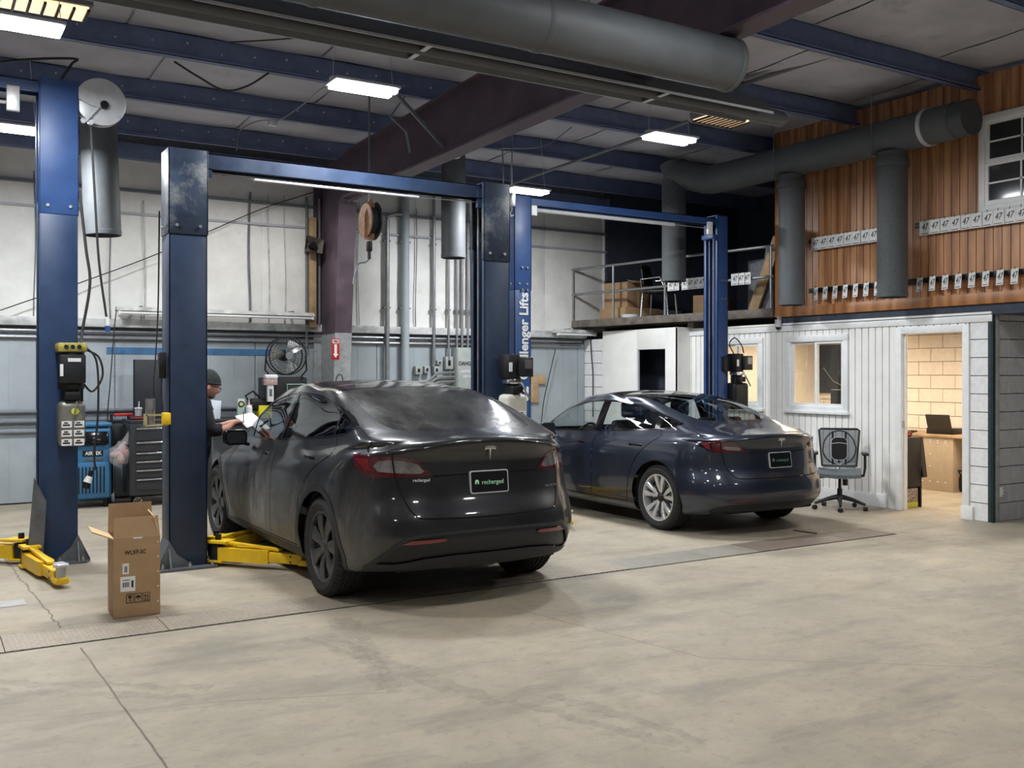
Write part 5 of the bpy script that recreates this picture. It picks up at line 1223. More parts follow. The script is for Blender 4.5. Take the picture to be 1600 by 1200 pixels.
# ------------------------------------------------------------------ reels and hoist
c = PX(157, 161, 9.15); t = thing('cable_reel', 'white disc cable reel on top of the far-left blue post', 'reel', (c.x, c.y, c.z))
MB().lathe([(0.001, -0.05), (0.05, -0.052), (0.19, -0.05), (0.205, -0.045), (0.205, -0.038), (0.001, -0.038)], axis='y', n=48).build('front_flange', M_ALU, t)
MB().lathe([(0.001, 0.05), (0.205, 0.05), (0.205, 0.043), (0.001, 0.043)], axis='y', n=48).build('rear_flange', M_ALU, t); MB().cyl((0, -0.04, 0), (0, 0.045, 0), 0.15, n=32).build('cable_drum', M_BLKMET, t)
b = MB(); b.prism([(-0.20, 0.10), (-0.08, 0.07), (0.03, -0.02), (0.045, -0.045), (0.02, -0.06), (-0.08, -0.05), (-0.20, 0.0)], 'y', -0.075, -0.06); b.build('bracket_arm', M_ALU, t)
b = MB(); b.obox((0.0, -0.07, -0.02), (-0.13, -0.07, -0.19), 0.02, 0.035, up=(0, 1, 0)); b.build('guide_arm', M_ALU, t)
MB().cyl((-0.15, -0.09, -0.19), (-0.15, -0.05, -0.19), 0.022, n=14).build('guide_roller', M_ALU, t); MB().cyl((-0.09, -0.09, -0.2), (-0.09, -0.05, -0.2), 0.022, n=14).build('guide_roller', M_ALU, t)
MB().cyl((0.02, -0.09, -0.03), (0.02, -0.05, -0.03), 0.035, n=16).build('spring_hub', M_BLKMET, t)
cable('work_cable', 'black work-light cable hanging from the white reel, blue socket at its end', [(1.29, 9.12, 3.86), (1.325, 9.12, 3.2), (1.36, 9.12, 2.6), (1.42, 9.12, 2.12)], .010, M_WIRE)
t = thing('cable_socket', 'blue and white cable end hanging against the wall liner', 'socket', (1.43, 9.12, 1.99)); MB().cyl((0, 0, 0), (0, 0, 0.05), 0.022, n=12).build('socket_body', mat('blue_plastic', (0.03, 0.08, 0.28), 0.4, var=0), t); MB().cyl((0, 0, 0.05), (0, 0, 0.12), 0.018, n=12).build('socket_neck', M_WHITET, t)
c = PX(577, 345, 10.6); t = thing('hose_reel', 'rusty orange hose reel hanging by the brown column', 'reel', c)
M_OR = mat('rusty_orange', (0.30, 0.15, 0.075), 0.6, 0.1, var=0.35, scale=12)
b = MB(); b.prism([(0.0, 0.26), (0.06, 0.2), (0.10, 0.0), (0.06, -0.16), (0.02, -0.24), (-0.08, -0.22), (-0.08, 0.05), (-0.04, 0.2)], 'y', -0.045, -0.03); b.build('side_plate', M_OR, t)
MB().lathe([(0.04, 0.06), (0.21, 0.075), (0.225, 0.07), (0.225, 0.05), (0.04, 0.04)], axis='x', n=32).build('reel_flange', M_BLKMET, t); MB().lathe([(0.05, -0.03), (0.16, -0.03), (0.16, 0.05), (0.05, 0.05)], axis='x', n=28).build('hose_coil', M_TYRE, t)
MB().lathe([(0.04, -0.03), (0.2, -0.04), (0.2, -0.055), (0.04, -0.05)], axis='x', n=32).build('reel_flange', M_OR, t)
MB().box((-0.03, -0.03, -0.36), (0.03, 0.03, -0.24), 0.01).cyl((0, 0, -0.45), (0, 0, -0.36), 0.02, n=10).build('hose_outlet', M_BLKMET, t); MB().cyl((0, 0, 0.2), (0, 0, 1.9), 0.012, n=6).build('hanger', M_GIRT, t)
cable('air_hose', 'short grey hose end drooping below the orange reel', [c+Vector((0, 0, -0.45)), c+Vector((-0.05, 0, -0.49)), c+Vector((-0.14, 0, -0.52)), c+Vector((-0.19, 0, -0.68)), c+Vector((-0.2, 0, -0.75))], .010, M_CONDUIT, 'hose')

# ------------------------------------------------------------------ ducts, heater
def drop(label, x, y, z0, z1, r, m, collar=None, lean=0.0):
    t = thing('vertical_duct', label, 'duct', (x, y, z0), 0, 'vertical supply ducts')
    MB().lathe([(r-0.01, 0.0), (r, 0.0), (r, z1-z0), (r-0.01, z1-z0)], n=36, close=True).build('duct_tube', m, t)
    MB().lathe([(r-0.002, 0.0), (r+0.004, 0.005), (r+0.004, 0.05), (r-0.002, 0.055)], n=36).build('end_band', m, t); MB().cyl((0, 0, 0.04), (0, 0, 0.05), r-0.008, n=36).build('end_damper', M_BLACK, t)
    if collar is not None: MB().lathe([(r, collar-0.10), (r+0.02, collar-0.1), (r+0.02, collar-0.05), (r+0.008, collar), (r, collar)], n=36).build('collar', M_GAL, t)
    return t
d = drop('dark duct hanging beside the far-left blue post, below the white reel', 1.74, 11.4, 3.13, 4.62, 0.19, M_GAL, 1.55); d.rotation_euler = (0, radians(-2.2), 0)
drop('grey duct hanging behind the middle of the dark crossbeam', 6.34, 11.9, 3.22, 4.78, 0.168, M_GAL)
drop('grey duct hanging over the gallery railing behind the right-hand post', 9.33, 10.75, 2.95, 4.42, 0.172, M_DUCTR)
drop('smooth grey duct against the left end of the orange wall', 9.60, 8.78, 2.50, 4.17, 0.165, M_GAL, 1.60)
drop('rough grey duct against the middle of the orange wall', 9.60, 7.27, 2.50, 4.17, 0.168, M_DUCTR, 1.60)
t = thing('round_duct', 'long round duct running along the top of the orange wall', 'duct', (9.60, 6.5, 4.36))
MB().cyl((0, -0.05, 0), (0, 3.7, 0), 0.20, n=40).build('duct_tube', M_GAL, t); MB().lathe([(0.2, 0.02), (0.212, 0.025), (0.212, 0.07), (0.2, 0.075)], axis='y', n=40, c=(0, 0.25, 0)).build('joint_band', M_ALU, t)
MB().cyl((0, -0.22, 0), (0, 0.28, 0), 0.195, n=40).build('end_cap', M_DUCTD, t)
MB().tube([(0, 3.68, 0), (-0.03, 3.85, 0.02), (-0.15, 4.0, 0.08), (-0.27, 4.22, 0.16), (-0.27, 4.25, 0.28)], 0.20, 28).build('elbow', M_GAL, t)
for yy in (0.9, 2.4): MB().box((-0.215, yy, -0.215), (0.215, yy+0.03, -0.195)).cyl((-0.2, yy, -0.2), (-0.2, yy, 0.5), 0.006, n=6).build('hanger_strap', M_GIRT, t)
t = thing('main_duct', 'large round duct crossing the top of the picture', 'duct', (-4.12, 5.2, 3.865))
MB().cyl((0, 0, 0), (9.16, 0, 0), 0.185, n=44).build('duct_tube', M_GAL, t)
for xx in (1.5, 3.0, 4.5, 6.0, 7.5): MB().lathe([(0.185, xx-4.52+4.5), (0.192, xx-0.0), (0.192, xx+0.03), (0.185, xx+0.035)], axis='x', n=44).build('joint_band', M_GAL, t)
MB().lathe([(0.186, 9.13), (0.193, 9.135), (0.193, 9.165), (0.15, 9.17), (0.001, 9.175)], axis='x', n=44).build('end_cap', M_GAL, t)
for xx in (2.6, 5.2, 7.9): MB().cyl((xx, 0, 0.18), (xx, 0, 1.0), 0.006, n=6).build('hanger', M_GIRT, t)
M_REFL = mat('heater_reflector', (0.11, 0.12, 0.135), 0.5, 0.3, var=0.12)
t = thing('tube_heater', 'long radiant tube heater with reflector hood, below and behind the large duct', 'heater', (-3.5, 6.33, 3.94))
b = MB(); LH = 10.0
b.prism([(-0.17, 0.0), (-0.08, 0.13), (0.08, 0.13), (0.17, 0.0), (0.165, -0.004), (0.075, 0.122), (-0.075, 0.122), (-0.165, -0.004)], 'x', 0, LH); b.build('reflector_hood', M_REFL, t, smooth=0)
MB().cyl((-0.2, 0, 0.03), (LH+0.32, 0, 0.03), 0.045, n=24).build('burner_tube', M_GAL, t)
MB().cyl((LH-0.30, 0.14, 0.10), (LH+0.42, 0.14, 0.07), 0.075, n=28).build('exhaust_stub', M_GAL, t)
for q in (-1, 1): MB().box((0, q*0.172-0.004, -0.008), (LH, q*0.172+0.004, 0.012)).build('hood_edge', M_ALU, t)
for xx in (2.2, 4.4, 6.6, 8.8): MB().cyl((xx, 0, 0.12), (xx, 0, 0.9), 0.005, n=6).box((xx-0.02, -0.18, -0.004), (xx+0.02, 0.18, 0.002)).build('hanger', M_ALU, t)
# warm grilles
def grille(label, p, lx, ly):
    t = thing('grille_heater', label, 'heater', p, 0, 'glowing ceiling heaters'); MB().box((-lx/2-0.03, -ly/2-0.03, 0.02), (lx/2+0.03, ly/2+0.03, 0.12), 0.01).build('heater_housing', M_GIRT, t); MB().box((-lx/2, -ly/2, 0.0), (lx/2, ly/2, 0.022)).build('glowing_element', E_WARMG, t)
    for q in (-1, 1): MB().cyl((q*lx*.4, 0, .1), (q*lx*.4, 0, roof_z(p.y)-p.z), .006, n=6).build('hanger', M_GIRT, t)
    n = 9
    for k_ in range(n): MB().box((-lx/2+lx*k_/(n-1)-0.012, -ly/2, -0.015), (-lx/2+lx*k_/(n-1)+0.008, ly/2, 0.004)).build('slat', M_BLKMET, t)
grille('warm glowing ceiling heater right of the tube heater, above the saloon', PXZ(1127, 190, 4.42), 0.55, 0.30)
grille('warm glowing ceiling heater at the top left corner of the picture', PXZ(45, 9, 4.40), 0.80, 0.30)
# small ceiling things
c = PXZ(710, 247, 4.02); t = thing('smoke_detector', 'small white round detector under the red-brown rafter', 'detector', c); MB().lathe([(0.001, 0), (0.05, 0.0), (0.07, 0.015), (0.07, 0.035), (0.001, 0.035)], n=28).build('detector_body', M_ALU, t); MB().cyl((0, 0, 0.03), (0, 0, 0.09), 0.02, n=10).build('mount', M_GIRT, t)
a, b_ = PX(622, 150, 9.6), PX(706, 243, 9.6); t = thing('sway_brace', 'thin steel brace running down to the white detector', 'brace', a); sub('brace_rod', MB().obox(a, b_, 0.035, 0.035), M_GIRT, t)
t = thing('steel_flange_brace', 'bent pale steel strap below the lamp over the crossover', 'brace', PX(640, 200, 10.2)); sub('strap', MB().obox(PX(640, 140, 10.2), PX(610, 182, 10.2), 0.03, 0.01).obox(PX(610, 182, 10.2), PX(634, 206, 10.2), 0.03, 0.01).obox(PX(634, 200, 10.2), PX(641, 238, 10.2), 0.06, 0.012), M_GIRT, t)
c = PX(426, 192, 10.3); t = thing('junction_box', 'small white junction box hanging from cables left of the lamp', 'junction box', c); MB().box((-0.045, -0.03, -0.035), (0.045, 0.03, 0.03), 0.006).build('box_body', M_ALU, t)
cable('ceiling_cable', 'pale cable from the junction box up to the lamp over the crossover', [c, PX(450, 180, 10.1), PX(480, 158, 9.6), PX(500, 140, 8.8), (3.1, 8.0, 4.15)], .006, M_CONDUIT)
cable('ceiling_cable', 'thin cable curving down left of the small junction box', [c+Vector((0, 0, 0.03)), PX(400, 190, 10.3), PX(375, 205, 10.3), PX(370, 235, 10.3)], .006, M_CONDUIT)
cable('ceiling_cable', 'black cable sagging between two purlins at upper left', [PX(272, 96, 9.6), PX(310, 120, 9.6), PX(350, 141, 9.6), PX(385, 135, 9.6), PX(420, 114, 9.6)], .010, M_WIRE)
cable('ceiling_cable', 'black cable from the top of the far-left post up to a purlin', [(1.05, 9.1, 4.13), PX(112, 100, 9.3), PX(118, 92, 9.5), PX(60, 92, 9.6), PX(-5, 97, 9.6)], .012, M_WIRE)
cable('ceiling_cable', 'thin grey cable across the roof liner near the top centre', [PX(360, 66, 9.2), PX(430, 62, 9.2), PX(510, 55, 9.2)], .007, M_WIRE)
cable('ceiling_cable', 'cable curving across the roof right of the red-brown rafter', [PX(780, 232, 10.5), PX(850, 228, 10.5), PX(900, 195, 10.5), PX(960, 170, 10.5)], .007, M_CONDUIT)
for i, (q0, q1, l) in enumerate(((PX(1155, 122, 8.0), PX(1540, 0, 5.4), 'long steel pipe under the roof in the upper right'), (PX(800, 287, 12.6), PX(1075, 190, 9.0), 'steel pipe under the roof running to the lamp over the saloon'), (PX(1150, 135, 8.1), PX(1560, 4, 5.4), 'second steel pipe beside the long roof pipe'))):
    t = thing('roof_pipe', l, 'pipe', q0); sub('pipe_run', MB().cyl(q0, q1, .022, n=10), M_GIRT, t)
t = thing('threaded_rod', 'thin vertical rod in front of the rafter above the dark post', 'rod', PX(782, 190, 9.5)); sub('rod_body', MB().cyl(PX(782, 190, 9.72)+Vector((0, 0, .25)), PX(787, 290, 9.72), .008, n=6), M_CONDUIT, t)
t = thing('chain_hoist', 'small silver hook and chain between the two middle posts', 'hoist', PX(800, 320, 9.2)); c = PX(800, 320, 9.2)
MB().box((-0.03, -0.03, -0.02), (0.03, 0.03, 0.13), 0.006).build('hoist_body', M_STEEL, t); MB().tube([(0, 0, -0.02), (0.0, 0, -0.06), (-0.025, 0, -0.09), (-0.01, 0, -0.13), (0.02, 0, -0.11)], 0.008, 8).build('hook', M_STEEL, t); MB().cyl((0, 0, 0.13), (0, 0, 4.93-c.z), 0.006, n=6).build('chain', M_STEEL, t)
# camera-like box and speaker
c = PX(488, 385, 13.22); t = thing('horn_speaker', 'small tilted grey box speaker fixed beside the brown column', 'speaker', c); t.rotation_euler = (radians(-15), radians(12), 0)
b = MB(); b.grid([[(-0.13, -0.08, -0.11), (-0.13, -0.08, 0.11), (0.13, -0.08, 0.11), (0.13, -0.08, -0.11), (-0.13, -0.08, -0.11)], [(-0.07, 0.04, -0.06), (-0.07, 0.04, 0.06), (0.07, 0.04, 0.06), (0.07, 0.04, -0.06), (-0.07, 0.04, -0.06)]]); b.box((-0.07, 0.03, -0.06), (0.07, 0.12, 0.06), 0.01); b.build('horn', M_RUST, t, smooth=0); MB().cyl((0, -0.05, 0), (0, 0.04, 0), 0.05, n=16).build('driver', M_BLKMET, t); MB().box((-0.02, 0.1, -0.02), (0.02, 0.26, 0.02)).build('bracket', M_GIRT, t)
a = PX(488, 400, 13.35); t = thing('timber_post', 'pale timber batten on the wall left of the brown column', 'batten', (a.x, 13.34, 2.30)); MB().box((-0.045, -0.04, -0.02), (0.045, 0.06, 1.55), 0.004).build('batten', M_PLY, t)
for (u, l) in ((479, 'thin dark conduit left of the timber batten'), (499, 'thin dark conduit right of the timber batten')):
    a = PX(u, 400, 13.40); t = thing('conduit', l, 'conduit', (a.x, a.y, 2.3)); MB().cyl((0, 0, -0.3 if u == 479 else 0), (0, 0, 1.85), 0.02, n=8).build('conduit_tube', M_GIRT, t)
# wall conduits right of the column
for i, (u, zt0, zb0, r, l) in enumerate(((605, 3.92, 0.3, .035, 'grey wall conduit bending at its top, first right of the brown column'), (633, 4.5, 0.3, .065, 'thick grey downpipe on the wall right of the brown column'), (678, 4.4, 1.75, .025, 'thin conduit falling to the small switch boxes'), (701, 4.3, 1.80, .018, 'thin conduit left of the electrical cabinet'), (714, 4.3, 1.98, .018, 'first conduit entering the top of the electrical cabinet'), (722, 4.3, 1.98, .022, 'second conduit entering the top of the electrical cabinet'), (731, 4.3, 1.98, .018, 'third conduit entering the top of the electrical cabinet'), (738, 4.3, 1.98, .018, 'conduit beside the dark post above the electrical cabinet'))):
    a = PX(u, 500, 13.38); t = thing('conduit', l, 'conduit', (a.x, 13.38, zb0)); MB().cyl((0, 0, 0), (0, 0, zt0-zb0), r, n=14).build('conduit_tube', M_SHEET if r > .06 else M_CONDUIT, t)
    if i == 0: MB().tube([(0, 0, zt0-zb0-0.02), (0.0, 0, zt0-zb0+0.05), (0.12, 0, zt0-zb0+0.1), (0.3, 0, zt0-zb0+0.11)], .03, 10).build('bend', M_CONDUIT, t)
    for z in (2.6, 3.6):
        if z > zb0: MB().box((-r-0.02, -r*0.3, z-zb0), (r+0.02, r+0.03, z-zb0+0.02)).build('pipe_clip', M_GIRT, t)
a, b_ = PX(713, 543, 13.30), PX(744, 620, 13.30)
t = thing('electrical_cabinet', 'tall grey-green electrical cabinet with stencilled warning, beside the dark post', 'electrical cabinet', (a.x, 13.46, 1.10)); M_CAB = mat('grey_green_cabinet', (0.33, 0.36, 0.34), 0.5, var=0.08); wC = 0.42; hC = a.z-1.10
MB().box((0, -0.18, 0), (wC, 0, hC), 0.008).build('cabinet_body', M_CAB, t); dd = MB().box((0.012, -0.195, 0.012), (wC-0.012, -0.182, hC-0.012), 0.004).build('cabinet_door', M_CAB, t); MB().cyl((wC-0.15, -0.205, 0.35), (wC-0.15, -0.19, 0.35), 0.018, n=10).build('latch', M_BLKMET, dd)
text('lettering', 'DANGER', 0.085, (a.x+0.17, 13.262, 1.10+hC-0.25), RF, M_INKB, dd, world=True, bold=0.002, sx=0.85); text('lettering', 'HIGH VOLTAGE', 0.05, (a.x+0.19, 13.262, 1.10+hC-0.37), RF, M_INKW, dd, world=True, bold=0.001, sx=0.7); text('lettering', 'KEEP OUT', 0.05, (a.x+0.19, 13.262, 1.10+hC-0.45), RF, M_INKW, dd, world=True, bold=0.001, sx=0.8)
for (u0, v0, u1_, v1, l) in ((650, 572, 661, 585, 'small grey switch box, leftmost of three on the wall'), (664, 572, 673, 583, 'small grey switch box, middle of three on the wall'), (679, 572, 688, 584, 'small grey switch box, rightmost of three on the wall'), (697, 557, 709, 577, 'grey socket box just left of the electrical cabinet'), (684, 563, 692, 570, 'small dark round socket above the switch boxes')):
    a = PX(u0, v0, 13.36); b_ = PX(u1_, v1, 13.36); t = thing('switch_box', l, 'switch box', (a.x, 13.46, b_.z), 0, 'switch boxes on the wall'); w_ = b_.x-a.x; h_ = a.z-b_.z
    MB().box((0, -0.09, 0), (w_, 0, h_), 0.008).build('box_body', M_CAB, t); MB().box((w_*0.3, -0.105, h_*0.3), (w_*0.6, -0.088, h_*0.7), 0.003).build('switch', M_BLKMET, t)
for i in range(3): cable('wiring_pipe', 'conduit bending down from the electrical cabinet, %s of three' % ('upper', 'middle', 'lower')[i], [PX(712, 582+i*7, 13.36), PX(690, 583+i*7, 13.36), PX(680, 586+i*7, 13.36), PX(668, 602+i*4, 13.36), PX(664-i*2, 640, 13.36)], .02, M_CONDUIT, 'conduit')
# red sign
a = PX(523, 545, 12.60); t = thing('fire_extinguisher_sign', 'red sign with white down arrow on the grey column foot', 'sign', (a.x, 12.57, a.z)); 
MB().box((-0.055, -0.004, -0.15), (0.055, 0.004, 0.14), 0.002).build('sign_plate', M_REDP, t); MB().box((-0.045, -0.0055, 0.075), (0.045, -0.003, 0.125)).build('sign_header', M_PAPER, t)
text('lettering', 'FIRE', 0.045, (0, -0.008, 0.10), RF, M_REDP, t, bold=0.001, sx=0.85); MB().prism([(-0.018, 0.06), (0.018, 0.06), (0.018, -0.07), (0.038, -0.07), (0, -0.125), (-0.038, -0.07), (-0.018, -0.07)], 'y', -0.0062, -0.004).build('arrow', M_PAPER, t)
cable('coiled_cord', 'coil of dark cord hung on the column foot below the red sign', [Vector((a.x+0.05+0.05*cos(q), 12.55, 1.52+0.09*sin(q))) for q in np.linspace(0, 4*pi, 17)], .007, M_WIRE, 'cord', n=4)
# wall strip lamp (unlit)
for (u0, u1_, v0, v1, l) in ((182, 490, 482, 497, 'long rusty unlit strip light on the wall behind the dark post'), (868, 930, 520, 520, 'unlit strip light on the wall between the lettered post and the gallery')):
    a = PX(u0, v0, 13.25); b_ = PX(u1_, v1, 13.25)
    t = thing('strip_light', l, 'strip light', (a.x, 13.28, (a.z+b_.z)/2), 0, 'unlit strip lights'); L = b_.x-a.x
    MB().prism([(-0.10, 0.0), (-0.05, 0.05), (0.05, 0.05), (0.10, 0.0), (0.095, -0.005), (-0.095, -0.005)], 'x', 0, L).build('reflector', M_RAIL, t, smooth=0); MB().cyl((0.04, -0.07, -0.03), (L-0.04, -0.07, -0.03), 0.019, n=12).build('tube', M_PAPER, t)
    for xx in (0.03, L-0.03): MB().box((xx-0.015, -0.09, -0.05), (xx+0.015, -0.04, 0.0)).build('lamp_holder', M_PAPER, t)
    for xx in (0.3, L-0.3): MB().box((xx, -0.01, 0.04), (xx+0.02, 0.18, 0.07)).build('hanger', M_RUST, t)
cable('wall_cable', 'thin dark cable hanging from the strip light to the blue machine', [PX(182, 484, 13.2), PX(178, 520, 13.2), PX(172, 600, 13.2), PX(168, 650, 13.2), PX(172, 668, 13.2)], .007, M_WIRE)
cable('wall_cable', 'thin dark cable hanging left of the dark post over the tool chest', [PX(249, 330, 8.28), PX(247, 480, 9.5), PX(243, 560, 10.5), PX(240, 600, 11.5), PX(242, 640, 12.2)], .007, M_WIRE)
cable('wall_cable', 'thin black wire crossing the wall liner behind the two left posts', [PX(0, 485, 13.3), PX(130, 440, 13.3), PX(250, 395, 13.3), PX(400, 330, 13.3), PX(490, 300, 13.3)], .007, M_WIRE)
cable('wall_cable', 'cable along the white office corner below the gallery', [(9.70, 13.3, 2.3), (9.69, 13.25, 1.9), (9.68, 13.2, 1.6), (9.68, 13.2, 0.9)], .010, M_WIRE)
cable('wall_cable', 'thin cable on the wall between the lettered post and the saloon mirror', [PX(868, 545, 13.3), PX(860, 580, 13.3), PX(850, 625, 13.3), PX(846, 660, 13.3)], .008, M_WIRE)
a = PX(838, 600, 13.42); t = thing('cardboard_notice', 'yellow-brown board on the wall right of the lettered post', 'board', (a.x, 13.44, 1.15)); MB().box((-0.10, -0.02, 0.0), (0.05, 0.02, 0.45), 0.003).box((-0.10, -0.022, 0.30), (0.18, 0.022, 0.45), 0.003).build('board_sheet', M_PLY, t)
# ------------------------------------------------------------------ carton in the foreground
t = thing('cardboard_box', 'tall open cardboard carton on the floor by the trench covers', 'box', (1.262, 6.985, 0), radians(-2)); hx, hy, H, e = .147, .145, .525, .006
b = MB(); b.box((-hx, -hy, 0), (hx, -hy+e, H)).build('front_panel', M_CARD, t); fp = t.children[-1]
MB().box((-hx, hy-e, 0), (hx, hy, H)).build('rear_panel', M_CARD, t); MB().box((-hx, -hy+e, 0), (-hx+e, hy-e, H)).build('side_panel', M_CARD, t); MB().box((hx-e, -hy+e, 0), (hx, hy-e, H)).build('side_panel', M_CARD, t)
MB().box((-hx, -hy, 0), (hx, hy, .006)).build('bottom_panel', M_CARD, t)
def flap(poly, m=M_CARD):
    b = MB(); P = [Vector(p) for p in poly]; n = (P[1]-P[0]).cross(P[2]-P[0]).normalized()*0.004
    A = [b.b.verts.new(p-n) for p in P]; B = [b.b.verts.new(p+n) for p in P]; b.b.faces.new(A[::-1]); b.b.faces.new(B)
    for i in range(len(P)): j = (i+1) % len(P); b.b.faces.new((A[i], A[j], B[j], B[i]))
    o = b.build('flap', m, t, smooth=0); return o
flap([(-hx, -hy+.003, H), (hx, -hy+.003, H), (hx-.008, -hy+.045, H+.135), (-hx+.008, -hy+.045, H+.135)])
flap([(-hx, hy-.003, H), (hx, hy-.003, H), (hx-.008, hy+.02, H+.20), (-hx+.008, hy+.02, H+.20)])
flap([(-hx+.003, hy, H), (-hx+.003, -hy, H), (-hx-.13, -hy+.02, H+.055), (-hx-.13, hy-.01, H+.06)], M_CARDI)
flap([(hx-.003, -hy, H), (hx-.003, hy, H), (hx-.035, hy-.02, H+.15), (hx-.035, -hy+.02, H+.13)], M_CARDI)
yf = -hy-.0012
text('lettering', 'WLXF-3C', .040, (-.01, yf-.001, H-.095), RF, M_INKB, t, bold=.0002, sx=.80)
def lab(x0, z0, x1, z1, bars, tilt=0):
    q = MB().box((x0, yf-.001, z0), (x1, yf+.0005, z1)).build('label', M_PAPER, t); b = MB(); w = x1-x0; h = z1-z0
    for (bx, bw, bz0, bz1) in bars: b.box((x0+w*bx, yf-.0018, z0+h*bz0), (x0+w*(bx+bw), yf-.0009, z0+h*bz1))
    b.build('barcode', M_INKB, q)
lab(-.092, H-.235, -.052, H-.165, [(.3, .06, .15, .75), (.42, .03, .15, .75), (.5, .08, .15, .75), (.62, .04, .15, .75), (.7, .05, .15, .75)])
lab(-.105, H-.352, -.012, H-.252, [(.15, .03, .3, .62), (.20, .05, .3, .62), (.28, .02, .3, .62), (.33, .06, .3, .62), (.42, .03, .3, .62), (.48, .05, .3, .62), (.56, .03, .3, .62), (.74, .14, .25, .72), (.15, .5, .74, .78)])
b = MB()
for k_ in range(3):
    x0 = -.068+k_*.052; z0 = .095; s_ = .046
    for a_, c_, d_, e_ in ((0, s_, 0, .003), (0, s_, .058, .061), (0, .003, 0, .061), (s_-.003, s_, 0, .061)): b.box((x0+a_, yf-.0016, z0+d_), (x0+c_, yf-.0004, z0+e_))
    cx_ = x0+s_/2
    if k_ == 0: b.prism([(cx_-.012, z0+.05), (cx_+.012, z0+.05), (cx_+.010, z0+.034), (cx_+.002, z0+.028), (cx_+.002, z0+.014), (cx_+.010, z0+.010), (cx_-.010, z0+.010), (cx_-.002, z0+.014), (cx_-.002, z0+.028), (cx_-.010, z0+.034)], 'y', yf-.0016, yf-.0004)
    if k_ == 1: b.prism([(cx_+.017*cos(q), z0+.030+.018*sin(q)) for q in np.linspace(0, pi, 9)], 'y', yf-.0016, yf-.0004).box((cx_-.0015, yf-.0016, z0+.010), (cx_+.0015, yf-.0004, z0+.031))
    if k_ == 2:
        for q in (-.008, .008): b.box((cx_+q-.002, yf-.0016, z0+.012), (cx_+q+.002, yf-.0004, z0+.040)).prism([(cx_+q-.006, z0+.038), (cx_+q+.006, z0+.038), (cx_+q, z0+.050)], 'y', yf-.0016, yf-.0004)
        b.box((cx_-.016, yf-.0016, z0+.008), (cx_+.016, yf-.0004, z0+.011))
o = b.build('handling_symbols', M_INKB, t, smooth=0); o['kind'] = 'stuff'
MB().box((-.025, yf-.002, H-.006), (.035, yf+.001, H+.004), .002).build('torn_tape', M_PAPER, t)
b = MB()
for k_ in range(5): b.cyl((hx-.014, yf-.002, .09+k_*.10), (hx-.014, yf+.002, .09+k_*.10), .005, n=8)
o = b.build('staple', M_PAPER, t); o['kind'] = 'stuff'

# ------------------------------------------------------------------ office chair with a mesh back support
fdir = atan2(-0.66, -0.75)
t = thing('office_chair', 'black and grey mesh-back swivel chair against the white boarded wall', 'chair', (9.41, 7.86, 0), fdir-pi/2)
# local +y = the way the sitter faces
M_CHG = mat('grey_chair_mesh', (0.15, 0.17, 0.18), 0.7, var=0.25, scale=60); M_BKP = mat('black_nylon', (0.012, 0.012, 0.014), 0.45, var=0)
for k_ in range(5):
    a = radians(18+72*k_); ex, ey = .30*cos(a), .30*sin(a)
    b = MB(); b.tube([(.03*cos(a), .03*sin(a), .15), (.15*cos(a), .15*sin(a), .125), (ex, ey, .075)], [.030, .024, .015], 8); lg = b.build('base_leg', M_BKP, t)
    b = MB(); 
    for q in (-1, 1): b.lathe([(.001, -.009), (.024, -.009), (.028, 0), (.024, .009), (.001, .009)], axis='x', c=(q*.014, 0, 0), n=16)
    b.xf(Matrix.Translation((ex, ey, .028)) @ Matrix.Rotation(a+.6, 4, 'Z')); b.build('caster', M_BKP, lg)
MB().cyl((0, 0, .10), (0, 0, .25), .030, n=16).cyl((0, 0, .25), (0, 0, .40), .018, n=16).build('gas_column', M_BKP, t); MB().box((-.09, -.12, .375), (.09, .12, .415), .012).build('seat_mechanism', M_BKP, t)
MB().tube([(.08, .05, .39), (.2, .06, .38), (.28, .07, .36), (.32, .07, .375)], .008, 8).build('height_lever', M_BKP, t); MB().cyl((-.06, .1, .30), (-.06, .1, .37), .03, n=12).build('tension_knob', M_BKP, t)
rows = []
for i in range(9):
    yy = -.23+.47*i/8; rows.append([(x_*.245*(1-.06*(i/8)**2), yy, .465+.012*abs(x_)**2-.012*cos(pi*i/8)*0 - (0.035*((i-6)/2)**2 if i > 6 else 0)) for x_ in np.linspace(-1, 1, 9)])
b = MB(); b.grid(rows); b.grid([[Vector(p)-Vector((0, 0, .04)) for p in r_] for r_ in rows], flip=True)
bmesh.ops.bridge_loops(b.b, edges=[e_ for e_ in b.b.edges if e_.is_boundary]); b.build('seat', M_CHG, t, smooth=60)
b = MB(); fr = [(-.20, -.235, .50), (-.235, -.30, .93), (-.21, -.305, .945), (.21, -.305, .945), (.235, -.30, .93), (.20, -.235, .50)]
b.tube(fr, .013, 8, closed=True); b.build('back_frame', M_BKP, t)
b = MB(); b.grid([[(x_*(.195+.04*j/8), -.238-.065*j/8-.02*(1-x_*x_)*0, .505+.43*j/8) for x_ in np.linspace(-1, 1, 9)] for j in range(9)]); b.build('back_mesh', glass_mat('grey_netting', (0.30, 0.32, 0.34), rough=0.5), t, smooth=60)
MB().tube([(0, -.05, .40), (0, -.24, .40), (0, -.29, .47), (0, -.27, .60)], .02, 8).box((-.19, -.255, .475), (.19, -.225, .53), .01).build('back_support', M_STEEL, t)
for q in (-1, 1):
    b = MB(); b.tube([(q*.14, 0, .40), (q*.27, 0, .41), (q*.285, 0, .50), (q*.285, 0, .655)], .017, 8); ar = b.build('armrest', M_BKP, t); MB().box((q*.285-.04, -.10, .655), (q*.285+.04, .14, .685), .012).build('arm_pad', M_BKP, ar)
M_S = Matrix.Translation((9.41, 7.86, 0)) @ Matrix.Rotation(fdir-pi/2, 4, 'Z')
